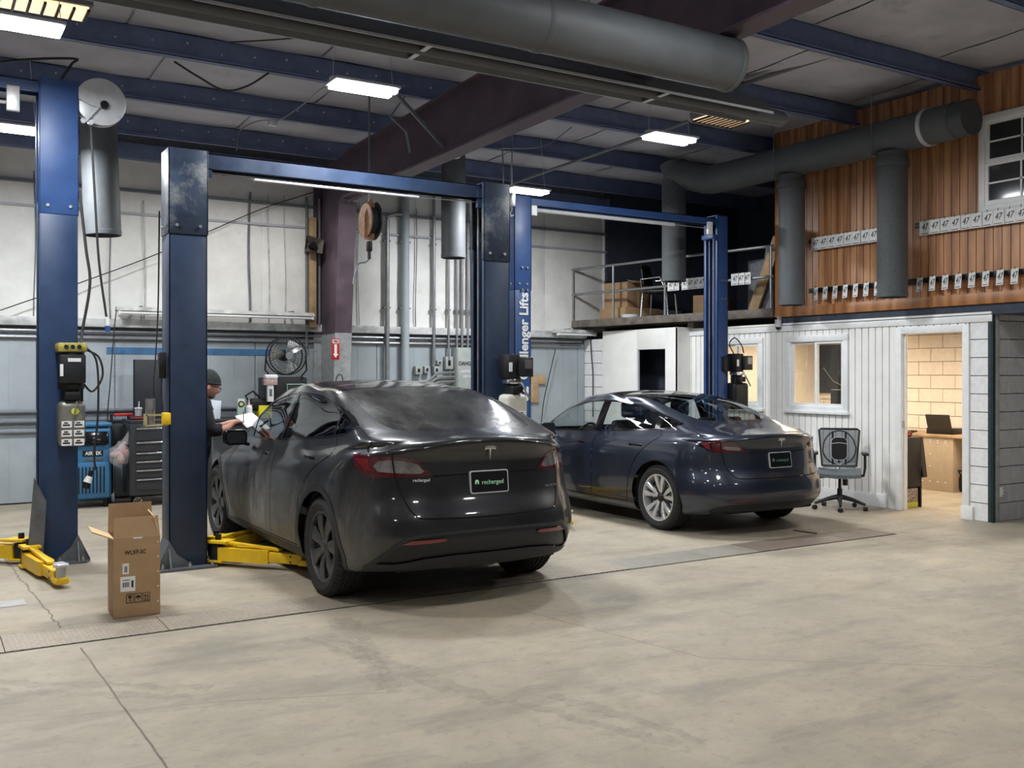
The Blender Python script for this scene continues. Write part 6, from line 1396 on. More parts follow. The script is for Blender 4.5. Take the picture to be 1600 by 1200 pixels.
p = M_S @ Vector((0, -.20, .52)); t2 = thing('back_support_cushion', 'oval black mesh lumbar support strapped on the office chair', 'back support', p, fdir-pi/2)
b = MB(); b.tube([(.185*sin(a)*(1.0 if cos(a) > 0 else 1.05), -.035-.05*(.2+.2*cos(a))-.02*abs(sin(a))*-1, .20+.205*cos(a)) for a in np.linspace(0, 2*pi, 33)[:-1]], .008, 8, closed=True); b.build('wire_rim', M_BKP, t2)
b = MB(); b.prism([(x_*1.0, z_+.19) for x_, z_ in rrect(.19, .28, .06)], 'y', -.030, -.012); b.build('pad_panel', M_BKP, t2)
b = MB(); b.tube([(x_, -.010, z_+.19) for x_, z_ in rrect(.185, .275, .06)], .004, 6, closed=True); b.tube([(-.09, -.009, .25), (0, -.007, .262), (.09, -.009, .25)], .004, 6); b.build('piping', M_ALU, t2)
b = MB()
for q in (-1, 1): b.box((q*.075-.012, -.035, .0), (q*.075+.012, -.02, .40))
b.build('strap', M_BKP, t2)

# ------------------------------------------------------------------ inside the office
t = thing('desk', 'light timber-topped desk with beige pegboard end, seen through the office door', 'desk', (12.35, 8.6, 0))
MB().box((-.33, -1.9, .74), (.50, 1.2, .775), .005).build('desk_top', M_PLY, t); M_BEI = mat('beige_cabinet', (0.44, 0.35, 0.25), 0.5, var=0.05)
pn = MB().box((-.31, -.45, 0), (.45, .60, .74), .004).build('desk_pedestal', M_BEI, t)
b = MB()
for yy in (-.34, -.22, -.10, .02, .14, .26, .38):
    for zz in (.69, .66, .50, .33, .12):
        if zz < .6 and yy < -.1 and zz > .3: continue
        b.box((-.314, yy-.008, zz), (-.309, yy+.016, zz+.012))
o = b.build('punched_holes', M_PAPER, pn); o['kind'] = 'stuff'
MB().box((-.30, -1.9, 0), (-.26, -1.85, .74)).build('desk_leg', M_BLKMET, t); MB().box((.40, -1.9, .1), (.42, -.45, .74)).build('modesty_panel', mat('dark_grey_panel', (.10, .10, .11), .5), t)
c = PX(1475, 672, 8.35); c = PXX(1478, 672, 12.3); t = thing('laptop', 'open dark laptop tilted back on the office desk', 'laptop', (12.32, c.y+.05, .777), radians(100)); LB = mat('dark_laptop', (.05, .045, .042), .35, .3, var=0.05)
MB().box((-.19, -.17, 0), (.19, .12, .08), .006).build('base_case', M_BLKMET, t); MB().box((-.17, .10, .03), (.17, .12, .29), .006, rot=(radians(-22), 0, 0), piv=(0, .11, .06)).build('lid', LB, t)
for q, (yy, l) in enumerate(((8.88, 'small dark gadget on the desk left of the laptop'), (7.75, 'small dark tool on the desk right of the laptop'), (7.60, 'second dark tool at the right end of the visible desk'))):
    tt = thing('hand_tool', l, 'tool', (12.15, yy, .776), q*.7); MB().box((-.09, -.02, 0), (.05, .02, .035), .01).cyl((.05, 0, .018), (.12, 0, .018), .012, n=8).build('tool_body', M_BLKMET, tt)
c = PXZ(1500, 772); t = thing('duffel_bag', 'black bag with handles lying under the office desk', 'bag', (12.3, 8.0, 0), radians(90)); MB().box((-.20, -.14, 0), (.20, .14, .24), .07, seg=4).build('bag_body', M_BKP, t); MB().tube([(-.1, .14, .2), (-.12, .19, .3), (.12, .19, .3), (.1, .14, .2)], .012, 8).build('bag_handle', M_BKP, t); MB().tube([(-.18, .14, .12), (-.26, .2, .03), (-.16, .24, .01), (0, .15, .05)], .012, 8).build('shoulder_strap', M_BKP, t)
t = thing('tall_cabinet', 'black panel-sided cabinet just inside the office door', 'cabinet', (10.25, 7.66, 0)); MB().box((-.13, -.18, .25), (.16, .25, .85), .006).build('cabinet_body', M_BLKMET, t); MB().box((.16, -.18, 0), (.18, .25, .85)).build('side_board', M_TRIMD, t)
t = thing('yellow_product_box', 'printed box with a yellow base on the floor inside the office door', 'box', (10.25, 7.56, 0)); MB().box((-.12, -.07, .07), (.12, .10, .235), .004).build('printed_sleeve', mat('printed_carton', (.30, .24, .21), .5, var=.9, scale=30), t); MB().box((-.122, -.072, 0), (.122, .102, .07), .004).build('yellow_base', mat('lime_yellow', (.50, .50, .04), .5, var=.1), t)
t = thing('hanging_jacket', 'black jacket hanging on the end of the black cabinet', 'jacket', (10.45, 7.62, .36)); b = MB()
b.grid([[(-.02+.03*sin(j*1.3), -.10-.06*i/5+(.20+.12*i/5)*j/5, .48-.48*i/5) for j in range(6)] for i in range(6)]); b.grid([[(.06+.02*sin(j*1.9), -.10-.06*i/5+(.20+.12*i/5)*j/5, .48-.48*i/5) for j in range(6)] for i in range(6)], flip=True)
bmesh.ops.bridge_loops(b.b, edges=[e_ for e_ in b.b.edges if e_.is_boundary]); b.build('jacket_body', M_BKP, t, smooth=60)
t = thing('folded_garment', 'dark garment with a red print lying on the black cabinet', 'garment', (10.26, 7.70, .85)); MB().box((-.10, -.12, 0), (.15, .12, .07), .03).box((-.09, -.05, .06), (.08, .15, .2), .04).build('garment_body', M_BKP, t); MB().box((-.08, -.125, .015), (.10, -.119, .05)).build('red_print', M_REDP, t)
c = PXX(1298, 570, 12.88); t = thing('wall_picture', 'large dark framed panel on the office back wall, seen through the window', 'picture', (12.86, 11.95, 1.35))
t.location = (12.86, 10.75, 1.30); MB().box((-.02, -.42, 0), (.02, .42, .80), .01).build('dark_panel', M_BLKGLOSS, t); MB().tube([(-.025, -.3, .18), (-.025, -.1, .12), (-.025, .1, .2), (-.025, .3, .42)], .012, 6).build('pale_curve', M_INKD, t)
t = thing('paper_notice', 'cream paper hanging in the right half of the office window', 'notice', (10.07, 8.33, 1.60)); MB().box((0, -.045, 0), (.003, .045, .28)).build('sheet', M_CREAM, t)
t = thing('window_blind_cord', 'thin white cord hanging in the left half of the office window', 'cord', (10.10, 8.98, 1.22)); MB().cyl((0, 0, 0), (0, 0, .80), .004, n=6).build('cord_line', M_PAPER, t)
t = thing('monitor', 'dark monitor backs behind the office window sill', 'monitor', (10.9, 9.0, .80), radians(90)); MB().box((-.25, -.02, .32), (.25, .02, .60), .01).build('screen', M_BLKMET, t); MB().box((-.03, -.03, -.02), (.03, .03, .35)).box((-.12, -.09, -.04), (.12, .09, -.02)).build('stand', M_BLKMET, t)
tb = thing('side_table', 'plain office table below the boarded-wall window', 'table', (10.9, 9.2, 0)); MB().box((-.3, -.6, .72), (.3, .6, .76), .005).build('table_top', M_PLY, tb)
for q in ((-.26, -.55), (.26, -.55), (-.26, .55), (.26, .55)): MB().box((q[0]-.02, q[1]-.02, 0), (q[0]+.02, q[1]+.02, .72)).build('leg', M_BLKMET, tb)

# ------------------------------------------------------------------ tag cards and rails on the orange wall
def tag_rail(label, y0, y1, z, x=9.945):
    t = thing('tag_rail', label, 'rail', (x, y0, z), 0, 'black rails that carry the cards'); MB().box((-.012, 0, -.03), (.012, y1-y0, .03), .004).build('rail_bar', M_BLKMET, t)
    for yy in (.05, y1-y0-.05): MB().box((0, yy-.015, -.02), (.05, yy+.015, .02)).build('rail_bracket', M_BLKMET, t)
tag_rail('black rail behind the overlapping cards left of the rough duct', 7.50, 8.80, 3.345); tag_rail('black rail behind the overlapping cards under the timber-wall window', 4.9, 7.22, 3.345)
tag_rail('black lower rail left of the rough duct', 7.45, 8.80, 2.70); tag_rail('black lower rail right of the rough duct', 4.9, 7.40, 2.70)
def make_card(w, h, word):
    t = thing('number_card', 'x', 'card', (0, 0, 0)); MB().box((-.002, -w/2, -h), (.002, w/2, 0), .001, seg=1).build('card_sheet', M_PAPER, t)
    text('lettering', word, h*.62, (-.0035, 0, -h*.45), RL, M_INKB, t, sx=.8, shear=.3); MB().box((-.003, -w*.35, -h*.92), (-.002, w*.35, -h*.88)).build('printed_line', M_INKB, t); MB().cyl((0, 0, -.01), (0, 0, .02), .004, n=6).build('hook', M_BLKMET, t)
    return t
cu_ = make_card(.14, .165, '47'); cl_ = make_card(.115, .165, '47'); first = [True, True]
ORD = ['leftmost', 'second from left', 'third from left', 'fourth from left', 'fifth from left', 'sixth from left', 'seventh from left', 'eighth from left', 'ninth from left', 'tenth from left', 'eleventh from left', 'twelfth from left', 'thirteenth from left', 'fourteenth from left', 'fifteenth from left']
def put(src, k_, loc, rz, ry, label, group):
    o = src if first[k_] else dup(src); first[k_] = False; o.location = loc; o.rotation_euler = (0, ry, rz); o['label'] = label; o['group'] = group
for i in range(8): put(cu_, 0, (9.925-.004*(i % 2), 8.68-.128*i, 3.385), radians(-4), 0, ORD[i]+' white number card in the overlapping row left of the rough duct', 'overlapping cards left of the rough duct')
for i in range(15): put(cu_, 0, (9.925-.004*(i % 2), 7.08-.128*i, 3.385), radians(-4), 0, ORD[i]+' white number card in the overlapping row under the timber-wall window', 'overlapping cards under the timber-wall window')
for i in range(7): put(cl_, 1, (9.91, 8.66-.157*i, 2.735), radians(-22), radians(4), ORD[i]+' white number card on the lower rail left of the rough duct', 'spaced cards left of the rough duct')
for i in range(11): put(cl_, 1, (9.91, 7.13-.163*i, 2.735), radians(-22), radians(4), ORD[i]+' white number card on the lower rail right of the rough duct', 'spaced cards right of the rough duct')
for g, (u, n) in enumerate(((1057, 2), (1084, 4), (1112, 2), (1150, 3))):
    for i in range(n):
        f_ = (13.45-PXX(u, 447, 9.75).y)/4.03; q = GR(f_+(i-(n-1)/2)*.026, 3.02, .035)
        put(cu_, 0, (q.x, q.y, 3.03), radians(0), 0, ('white card in the pair left on the gallery railing', 'white card in the middle bunch on the gallery railing', 'white card behind the right-hand blue post on the railing', 'white card in the bunch right of the right-hand blue post')[g]+', '+ORD[i], 'cards on the gallery railing, bunch %s' % 'abcd'[g])

# ------------------------------------------------------------------ things on the gallery
def carton(label, p, sx, sy, sz, rz=0, open_=False):
    t = thing('storage_carton', label, 'box', p, rz); MB().box((-sx/2, -sy/2, 0), (sx/2, sy/2, sz), .004).build('carton_body', M_CARD, t); MB().box((-.03, -sy/2-.001, 0), (.03, sy/2+.001, sz+.001)).build('packing_tape', M_CARDI, t)
    if open_: MB().box((-sx/2, -sy/2-.12, sz), (sx/2, -sy/2, sz+.006), rot=(radians(20), 0, 0)).build('flap', M_CARDI, t)
carton('brown carton behind the gallery railing, upper of two', (10.08, 12.80, 2.70), .55, .5, .42, .2, True); carton('flat brown carton on the gallery floor under the other', (10.15, 12.80, 2.48), .8, .6, .22, .1); carton('brown carton behind the chair on the gallery', (11.0, 11.7, 2.48), .5, .5, .40, .4)
t = thing('white_basin', 'white plastic basin on the gallery edge', 'basin', (9.80, 12.33, 2.48)); MB().lathe([(.001, 0), (.12, 0), (.16, .09), (.165, .09), (.125, -.0), (.001, -.001)], n=28).build('basin_bowl', M_WHITET, t)
t = thing('stacking_chair', 'dark chair with silver tube legs behind the gallery railing', 'chair', (10.12, 12.02, 2.48), radians(30)); MB().box((-.22, -.22, .42), (.22, .22, .47), .02).build('seat', M_SEAT, t); MB().box((-.21, .19, .55), (.21, .23, .88), .02, rot=(radians(-8), 0, 0)).build('backrest', M_SEAT, t)
for q in ((-.2, -.2), (.2, -.2), (-.2, .2), (.2, .2)): MB().tube([(q[0]*1.1, q[1]*1.15, 0), (q[0], q[1], .44)], .012, 8).build('leg', M_CHROME, t)
for q in (-1, 1): MB().tube([(q*.22, .2, .44), (q*.23, .22, .64), (q*.24, -.1, .66), (q*.23, -.2, .44)], .012, 8).build('arm_tube', M_CHROME, t)
a0, a1 = PXX(1176, 487, 10.2), PXX(1216, 372, 10.05); t = thing('leaning_plank', 'pale timber plank leaning behind the gallery railing by the orange wall', 'plank', (a0.x, a0.y, 2.48)); sub('plank_body', MB().obox((a0.x, a0.y, 2.50), (a1.x, a1.y, a1.z), .16, .035, .003, up=(1, 0, 0.2)), M_PLY, t)
t = thing('grey_board', 'grey flat board standing behind the railing right of the blue post', 'board', (10.3, 10.0, 2.48), radians(-10)); MB().box((-.02, -.28, 0), (.02, .28, .78), .004).build('board_panel', M_GIRT, t)
t = thing('dark_board', 'darker board leaning behind the timber plank', 'board', (10.6, 9.98, 2.48), radians(20)); MB().box((-.02, -.3, 0), (.02, .3, .95), .004, rot=(0.15, 0, 0), piv=(0, 0, 0)).build('board_panel', M_BASEG, t)
t = thing('stored_crate', 'dark crate on the gallery floor at its left end', 'crate', (10.9, 13.0, 2.48)); MB().box((-.3, -.3, 0), (.3, .3, .22), .01).build('crate_body', M_GIRT, t)
c = PX(1225, 505, 9.45); t = thing('security_camera', 'small pale camera under the end of the orange wall', 'camera', (9.93, 9.32, 2.30)); MB().cyl((0, 0, -.05), (0, 0, .05), .045, n=18).build('camera_body', M_RAIL, t); MB().sph((0, 0, -.05), .04, n=14).build('dome', M_BLKGLOSS, t); MB().box((-.01, -.01, .05), (.05, .01, .09)).build('bracket', M_RAIL, t)

# ------------------------------------------------------------------ back wall equipment
x0, x1 = PX(118, 700, 12.75).x, PX(171, 700, 12.75).x
M_BMC = mat('blue_machine_plastic', (0.035, 0.15, 0.30), 0.4, var=0.1)
t = thing('refrigerant_machine', 'blue wheeled service machine behind the far-left post', 'machine', ((x0+x1)/2-.04, 12.85, 0)); w_ = (x1-x0)/2+.05
MB().box((-w_, -.22, .10), (w_, .25, .98), .05, seg=3).build('machine_body', M_BMC, t); MB().box((-w_+.03, -.235, .12), (w_-.03, -.20, .55), .015).build('lower_door', M_BMC, t)
b = MB()
for k_ in range(9): b.box((-w_+.06+k_*(2*w_-.12)/9, -.242, .18), (-w_+.075+k_*(2*w_-.12)/9, -.232, .50))
o = b.build('vent_slots', M_BLACK, t); o['kind'] = 'stuff'
MB().box((-w_+.03, -.235, .76), (w_-.04, -.21, .96), .02, rot=(radians(-14), 0, 0)).build('control_panel', M_BLKGLOSS, t); MB().box((-w_, -.24, .98), (w_, .2, 1.03), .02).build('top_tray', M_BMC, t)
text('lettering', 'AIRTEK', .062, (.03, -.228, .66), RF, M_INKW, t, bold=.0015, sx=.9); MB().box((-.09, -.224, .625), (.14, -.219, .695)).build('name_strip', M_BLKMET, t); MB().box((-.06, -.226, .575), (.14, -.221, .60)).build('lower_strip', M_CHROME, t)
MB().lathe([(.001, -.02), (.09, -.02), (.10, 0), (.09, .02), (.001, .02)], axis='x', n=24, c=(w_+.03, .0, .10)).build('wheel', M_ALU, t)
for xx in (-w_+.06, w_-.06): MB().cyl((xx, -.15, 0.0), (xx, -.15, .10), .03, n=12).build('caster', M_BLKMET, t)
MB().box((-w_-.0, -.28, 1.03), (-w_+.05, -.20, 1.10), .01).build('red_valve', M_REDP, t)
t = thing('hand_truck', 'dark upright cart with red grips between the blue machine and the tool chest', 'cart', (PX(193, 700, 12.7).x, 12.78, 0))
for q in (-.12, .08): MB().tube([(q, 0, .1), (q, .02, .95), (q, .05, 1.12)], .018, 8).build('upright', M_BLKMET, t)
MB().box((-.14, -.02, .70), (.10, .02, 1.0), .01).build('tool_panel', M_TRIMD, t); MB().box((-.16, -.15, .02), (.12, .05, .04)).build('toe_plate', M_BLKMET, t)
for zz in (.92, .42): MB().cyl((.06, -.02, zz), (.14, -.02, zz+.03), .022, n=10).build('red_grip', M_REDP, t)
for q in (-.16, .12): MB().cyl((q, .05, .08), (q+.03, .05, .08), .08, n=18).build('wheel', M_TYRE, t)
MB().box((-.1, -.03, 1.10), (.12, .03, 1.13), .01).build('cross_handle', M_REDP, t)
M_BAG = N('clear_plastic_bag'); M_BAG.b.inputs['Base Color'].default_value = (.75, .75, .75, 1); M_BAG.b.inputs['Roughness'].default_value = .25; M_BAG.b.inputs['Alpha'].default_value = .22; M_BAG = M_BAG.m
c = PX(188, 706, 12.55); t = thing('plastic_bag', 'clear plastic bag of pinkish rags hanging from the cart', 'bag', c)
b = MB(); b.sph((0, 0, -.02), .135, (1.0, .6, 1.05), 20)
for v_ in b.b.verts: v_.co += Vector((sin(v_.co.z*40+v_.co.x*30)*.012, sin(v_.co.x*45)*.01, cos(v_.co.x*38+v_.co.y*20)*.012)); v_.co.x *= 1.0 if v_.co.z < .05 else .75
b.build('bag_film', M_BAG, t, smooth=60); MB().tube([(.05, 0, .10), (.11, 0, .22), (.14, 0, .30)], [.05, .03, .012], 8).build('bag_neck', M_BAG, t)
M_RAG = mat('pale_rags', (.50, .36, .34), .8, var=.3, scale=18)
for k_, q in enumerate(((-.05, 0, -.03), (.05, .01, -.01), (.0, -.02, -.08), (.03, .02, .05))): MB().sph(q, .065, (1.2, .8, .7), 12, rot=(k_, k_*.7, 0)).build('rag', M_RAG if k_ != 1 else mat('red_rag', (.45, .16, .14), .8), t)
xa = PX(203, 700, 12.45).x; W_ = .98
t = thing('tool_chest', 'dark grey rolling tool chest with steel-edged drawers against the wall', 'tool chest', (xa, 12.45, 0)); M_TC = mat('dark_grey_enamel', (.030, .033, .038), .35, var=.08)
MB().box((0, 0, .14), (W_, .5, 1.02), .006).build('chest_body', M_TC, t); MB().box((-.005, -.01, 1.02), (W_+.005, .51, 1.06), .01).build('chest_lid', M_TC, t)
zs_ = [.97, .80, .67, .565, .46, .35, .20]
for a, c_ in zip(zs_[:-1], zs_[1:]):
    dr_ = MB().box((.07, -.014, c_+.006), (W_-.07, 0, a-.006), .003).build('drawer', M_TC, t); MB().box((.07, -.03, a-.028), (W_-.07, -.012, a-.010), .004).build('drawer_pull', M_CHROME, dr_)
for xx in (.10, W_-.10):
    MB().lathe([(.03, -.02), (.052, -.02), (.062, -.01), (.062, .01), (.052, .02), (.03, .02)], axis='y', n=24, c=(xx, .06, .065)).build('caster_tyre', M_TYRE, t); b = MB().lathe([(.001, -.022), (.018, -.022), (.018, .0), (.001, .0)], axis='y', n=14, c=(xx, .06, .065)).lathe([(.042, -.024), (.050, -.024), (.050, .0), (.042, .0)], axis='y', n=24, c=(xx, .06, .065), close=True)
    for k_ in range(5): a = 2*pi*k_/5; b.obox((xx, .045, .065), (xx+.045*cos(a), .045, .065+.045*sin(a)), .012, .014, up=(0, 1, 0))
    b.build('caster_hub', M_STEEL, t); MB().box((xx-.04, .03, .115), (xx+.04, .1, .145)).build('caster_fork', M_BLKMET, t)
t = thing('back_board', 'tall black board standing behind the tool chest', 'board', (PX(210, 600, 13.0).x, 13.0, 1.0)); MB().box((0, 0, 0), (.62, .03, .80), .004).build('board_panel', mat('black_board', (.018, .022, .028), .5, var=.1), t)
MB().box((-.01, -.005, -.02), (0, .035, .80)).build('board_edge', M_BLKMET, t)
def bottle(name, label, cat, p, prof, m, cap=None, capm=None):
    t = thing(name, label, cat, p); MB().lathe(prof, n=20).build('bottle_body' if name != 'drinking_cup' else 'cup_body', m, t)
    if cap: MB().lathe(cap, n=16).build('cap', capm, t)
    return t
p = PX(216, 664, 12.6); t = bottle('drinking_cup', 'clear cup with a straw on the tool chest', 'cup', (p.x, 12.6, 1.06), [(.001, 0), (.035, 0), (.045, .13), (.042, .13), (.033, .005)], M_BAG); MB().cyl((0, 0, .01), (.01, 0, .22), .004, n=6).build('straw', M_PAPER, t); MB().lathe([(.001, .13), (.048, .13), (.046, .145), (.001, .15)], n=18).build('lid', M_ALU, t)
p = PX(232, 664, 12.6); bottle('spray_can', 'white spray can on the tool chest', 'can', (p.x, 12.6, 1.06), [(.001, 0), (.034, 0), (.035, .15), (.022, .17), (.001, .17)], M_PAPER, [(.001, .17), (.016, .17), (.016, .19), (.001, .19)], M_BMC)
t = thing('red_socket_case', 'long dark case with a red stripe lying on the tool chest', 'case', (PX(222, 664, 12.48).x, 12.50, 1.06)); MB().box((-.15, -.05, 0), (.16, .05, .045), .01).build('case_body', M_BLKMET, t); MB().box((-.14, -.054, .018), (.15, -.049, .030)).build('red_stripe', M_REDP, t)
# steel cup in a yellow magnetic holder on the dark post
t = thing('post_cup_holder', 'clear and yellow holder fixed low on the left side of the dark post', 'holder', (1.665, 8.36, 1.19)); MB().box((-.07, -.05, 0), (.11, .05, .012), .003).box((-.07, -.055, .0), (-.06, .055, .10)).box((-.07, -.055, .085), (.09, -.05, .10)).build('tray', mat('amber_plastic', (.42, .36, .16), .3, var=.1), t); MB().box((.06, -.065, .01), (.125, .0, .11), .008).build('yellow_block', M_YEL, t)
t = thing('steel_tumbler', 'brushed steel cup standing in the holder on the dark post', 'cup', (1.64, 8.35, 1.205)); MB().lathe([(.001, 0), (.035, 0), (.042, .21), (.038, .21), (.032, .01), (.001, .01)], n=24).build('cup_body', M_STEEL, t)
t = thing('wall_phone', 'small black device on the left edge of the dark post', 'device', (1.76, 8.37, 1.58)); MB().box((-.055, -.05, 0), (.0, .05, .22), .012).build('device_body', M_BLKMET, t); MB().tube([(-.03, 0, 0), (-.035, 0, -.12), (-.02, 0, -.25), (-.03, 0, -.33)], .006, 6).build('lead', M_WIRE, t)
# work bench behind the man
xb0 = PX(322, 650, 12.7).x; xb1 = PX(520, 650, 12.7).x
t = thing('work_bench', 'dark work bench along the wall behind the man', 'bench', (xb0, 12.65, 0)); LBn = xb1-xb0
MB().box((0, 0, .98), (LBn, .72, 1.03), .006).build('bench_top', M_TRIMD, t)
for q in (.03, LBn-.07): MB().box((q, .03, 0), (q+.05, .08, .98)).build('leg', M_GIRT, t); MB().box((q, .62, 0), (q+.05, .67, .98)).build('leg', M_GIRT, t)
MB().box((0.02, .05, .25), (LBn-.02, .65, .28)).build('lower_shelf', M_GIRT, t); MB().box((0, .70, 1.03), (LBn, .72, 1.10)).build('upstand', M_GIRT, t)
def P_(u, v, y): return PX(u, v, y)
p = P_(335, 646, 12.9); t = thing('clipboard_sheet', 'pale sheet leaning on the bench behind the face of the man', 'sheet', (p.x, 12.95, 1.03)); MB().box((-.09, -.004, 0), (.09, .004, .25), .002, rot=(radians(-14), radians(7), 0), piv=(0, 0, 0)).build('sheet', mat('pale_blue_sheet', (.62, .68, .75), .5, var=.03), t)
p = P_(376, 650, 12.8); t = thing('thread_seal_box', 'pale green box with a yellow dial on the bench', 'box', (p.x, 12.8, 1.03)); MB().box((-.045, -.03, 0), (.045, .03, .26), .004).build('box_body', mat('pale_green', (.55, .68, .60), .5, var=.05), t); MB().cyl((0, -.036, .19), (0, -.028, .19), .042, n=24).build('dial_rim', M_BLKMET, t); MB().cyl((0, -.040, .19), (0, -.034, .19), .025, n=20).build('dial_face', mat('dial_yellow', (.62, .58, .22), .5, var=0), t)
p = P_(389, 660, 12.72); bottle('spray_bottle', 'white squeeze bottle with a pointed nozzle on the bench', 'bottle', (p.x, 12.72, 1.03), [(.001, 0), (.042, 0), (.042, .15), (.02, .18), (.001, .18)], M_PAPER, [(.001, .18), (.018, .18), (.006, .26), (.001, .26)], M_RAG)
p = P_(408, 650, 12.8); t = thing('jump_starter', 'black and yellow battery pack with leads on the bench', 'battery pack', (p.x, 12.85, 1.03)); MB().box((-.16, -.10, .10), (.22, .10, .26), .04, seg=3).build('pack_body', M_BLKMET, t); MB().box((-.05, -.12, 0), (.13, .1, .17), .01).build('yellow_box', mat('yellow_plastic', (.82, .72, .02), .4, var=.05), t); MB().tube([(-.16, -.06, .22), (-.22, -.08, .30), (-.12, -.08, .36), (-.02, -.06, .27)], .014, 8).build('lead', M_BLKMET, t); MB().tube([(-.14, -.11, .18), (-.20, -.12, .1), (-.08, -.13, .02)], .008, 8).build('red_lead', M_RAG, t)
p0 = P_(412, 590, 12.9); p1 = P_(474, 590, 12.9); t = thing('tool_cabinet', 'black cabinet with a framed sign that carries the drum fan', 'cabinet', ((p0.x+p1.x)/2, 12.95, 1.03)); wc = (p1.x-p0.x)/2; hc_ = p0.z-1.03
MB().box((-wc, -.2, 0), (wc, .2, hc_), .008).build('cabinet_body', M_BLKMET, t); s = MB().box((-wc+.28, -.21, hc_-.32), (wc-.02, -.202, hc_-.10), .002).build('sign_board', M_INKB, t); MB().tube([(x_, -.214, z_) for x_, z_ in ((-wc+.27, hc_-.33), (wc-.01, hc_-.33), (wc-.01, hc_-.09), (-wc+.27, hc_-.09))], .006, 6, closed=True).build('sign_frame', M_INKG, s)
text('lettering', 're', .12, (-wc+.36, -.214, hc_-.22), RF, M_INKW, s)
p = P_(418, 600, 12.7); t = thing('glove_box', 'tall white and red dispenser fixed left of the black cabinet', 'dispenser', (p.x+.03, 12.70, 1.25)); MB().box((-.035, -.03, .0), (.045, .03, .24), .004).build('paper_box', M_PAPER, t); MB().box((-.09, -.05, .22), (.09, .05, .30), .006).build('red_carton', M_RAG, t); MB().box((-.08, -.06, .30), (.10, .05, .36), .025).build('white_top', M_PAPER, t); MB().box((-.015, -.033, .07), (.025, -.029, .17)).build('printed_panel', M_INKD, t)
# drum fan
c = P_(447, 556, 12.85); t = thing('drum_fan', 'round wire-guard shop fan with pale blades on the black cabinet', 'fan', (c.x, 12.85, c.z-.31)); M_FB = mat('fan_blade_steel', (.52, .54, .54), .3, .5, var=.1); R_ = .255; zc = .31
for yy in (-.075, .075): MB().lathe([(R_-.008, yy-.006), (R_+.008, yy-.006), (R_+.008, yy+.006), (R_-.008, yy+.006)], axis='y', n=48, c=(0, 0, zc), close=True).build('guard_rim', M_BLKMET, t)
b = MB()
for yy, bow in ((-.08, -.05), (.08, .05)):
    for k_ in range(40):
        a = 2*pi*k_/40; b.tube([(.05*cos(a), yy+bow, zc+.05*sin(a)), (.16*cos(a+.1), yy+bow*.8, zc+.16*sin(a+.1)), (R_*cos(a+.15), yy, zc+R_*sin(a+.15))], .0022, 4, caps=False)
    for rr_ in (.10, .17, .22): b.tube([(rr_*cos(q), yy+bow*(.95-rr_*1.5), zc+rr_*sin(q)) for q in np.linspace(0, 2*pi, 37)[:-1]], .002, 4, closed=True)
o = b.build('wire_guard', M_BLKMET, t, smooth=60); o['kind'] = 'stuff'
for k_ in range(3):
    a0 = 2*pi*k_/3+.9; b = MB(); b.grid([[( (r_)*cos(a0+w__*(.55-.1*j/5)), -.02+.05*w__, zc+r_*sin(a0+w__*(.55-.1*j/5))) for w__ in np.linspace(-1, 1, 7)] for j, r_ in enumerate(np.linspace(.045, .225, 6))]); b.build('fan_blade', M_FB, t, smooth=60)
MB().cyl((0, -.05, zc), (0, .06, zc), .04, n=20).cyl((0, .03, zc), (0, .16, zc), .07, n=20).build('motor', M_BLKMET, t); MB().cyl((0, -.135, zc), (0, -.125, zc), .05, n=20).build('centre_badge', M_STEEL, t)
MB().tube([(-R_-.02, 0, zc), (-R_-.035, 0, .12), (-.20, 0, .012), (.20, 0, .012), (R_+.035, 0, .12), (R_+.02, 0, zc)], .012, 8).build('yoke_stand', M_BLKMET, t)
MB().tube([(-.2, -.12, .012), (-.2, .12, .012)], .012, 8).tube([(.2, -.12, .012), (.2, .12, .012)], .012, 8).build('foot', M_BLKMET, t)

# ------------------------------------------------------------------ the man
def skin_mesh(name, J, E_, m, parent, lvl=2, world=False, extra=None):
    me = D.meshes.new('t'); me.from_pydata([j[0] for j in J], E_, []); o = D.objects.new('t', me); COL.objects.link(o)
    me.skin_vertices.new() if hasattr(me.skin_vertices, 'new') else None
    if not me.skin_vertices:
        bm = bmesh.new(); bm.from_mesh(me); bm.verts.layers.skin.verify(); bm.to_mesh(me); bm.free()
    sv = me.skin_vertices[0].data
    for k_, j in enumerate(J): r_ = j[1]; sv[k_].radius = r_ if isinstance(r_, tuple) else (r_, r_); sv[k_].use_root = (k_ == 0)
    s = o.modifiers.new('s', 'SKIN'); s.use_smooth_shade = True; u = o.modifiers.new('u', 'SUBSURF'); u.levels = lvl; u.render_levels = lvl
    dg = bpy.context.evaluated_depsgraph_get(); dg.update(); ev = o.evaluated_get(dg); r = bpy.data.meshes.new_from_object(ev); D.objects.remove(o)
    bm = bmesh.new(); bm.from_mesh(r)
    if extra: extra(bm)
    bm.to_mesh(r); bm.free(); r.materials.clear(); r.name = name; r.polygons.foreach_set('use_smooth', [True]*len(r.polygons))
    return link(name, r, m, parent, world)
M_SKIN = mat('skin', (.52, .27, .19), .5, var=.08, scale=10); M_SKIN.node_tree.nodes['Principled BSDF'].inputs['Subsurface Weight'].default_value = .06
M_BLKC = mat('black_clothing', (.006, .007, .011), .85, var=.3, scale=14, bump=.3)
M_HAIR = mat('beanie_knit', (.022, .026, .026), .9, var=.3, scale=40, bump=.4)
man = thing('person', 'person in black beanie, glasses and black clothes, writing on papers behind the dark post', 'person', (2.20, 9.18, 0))
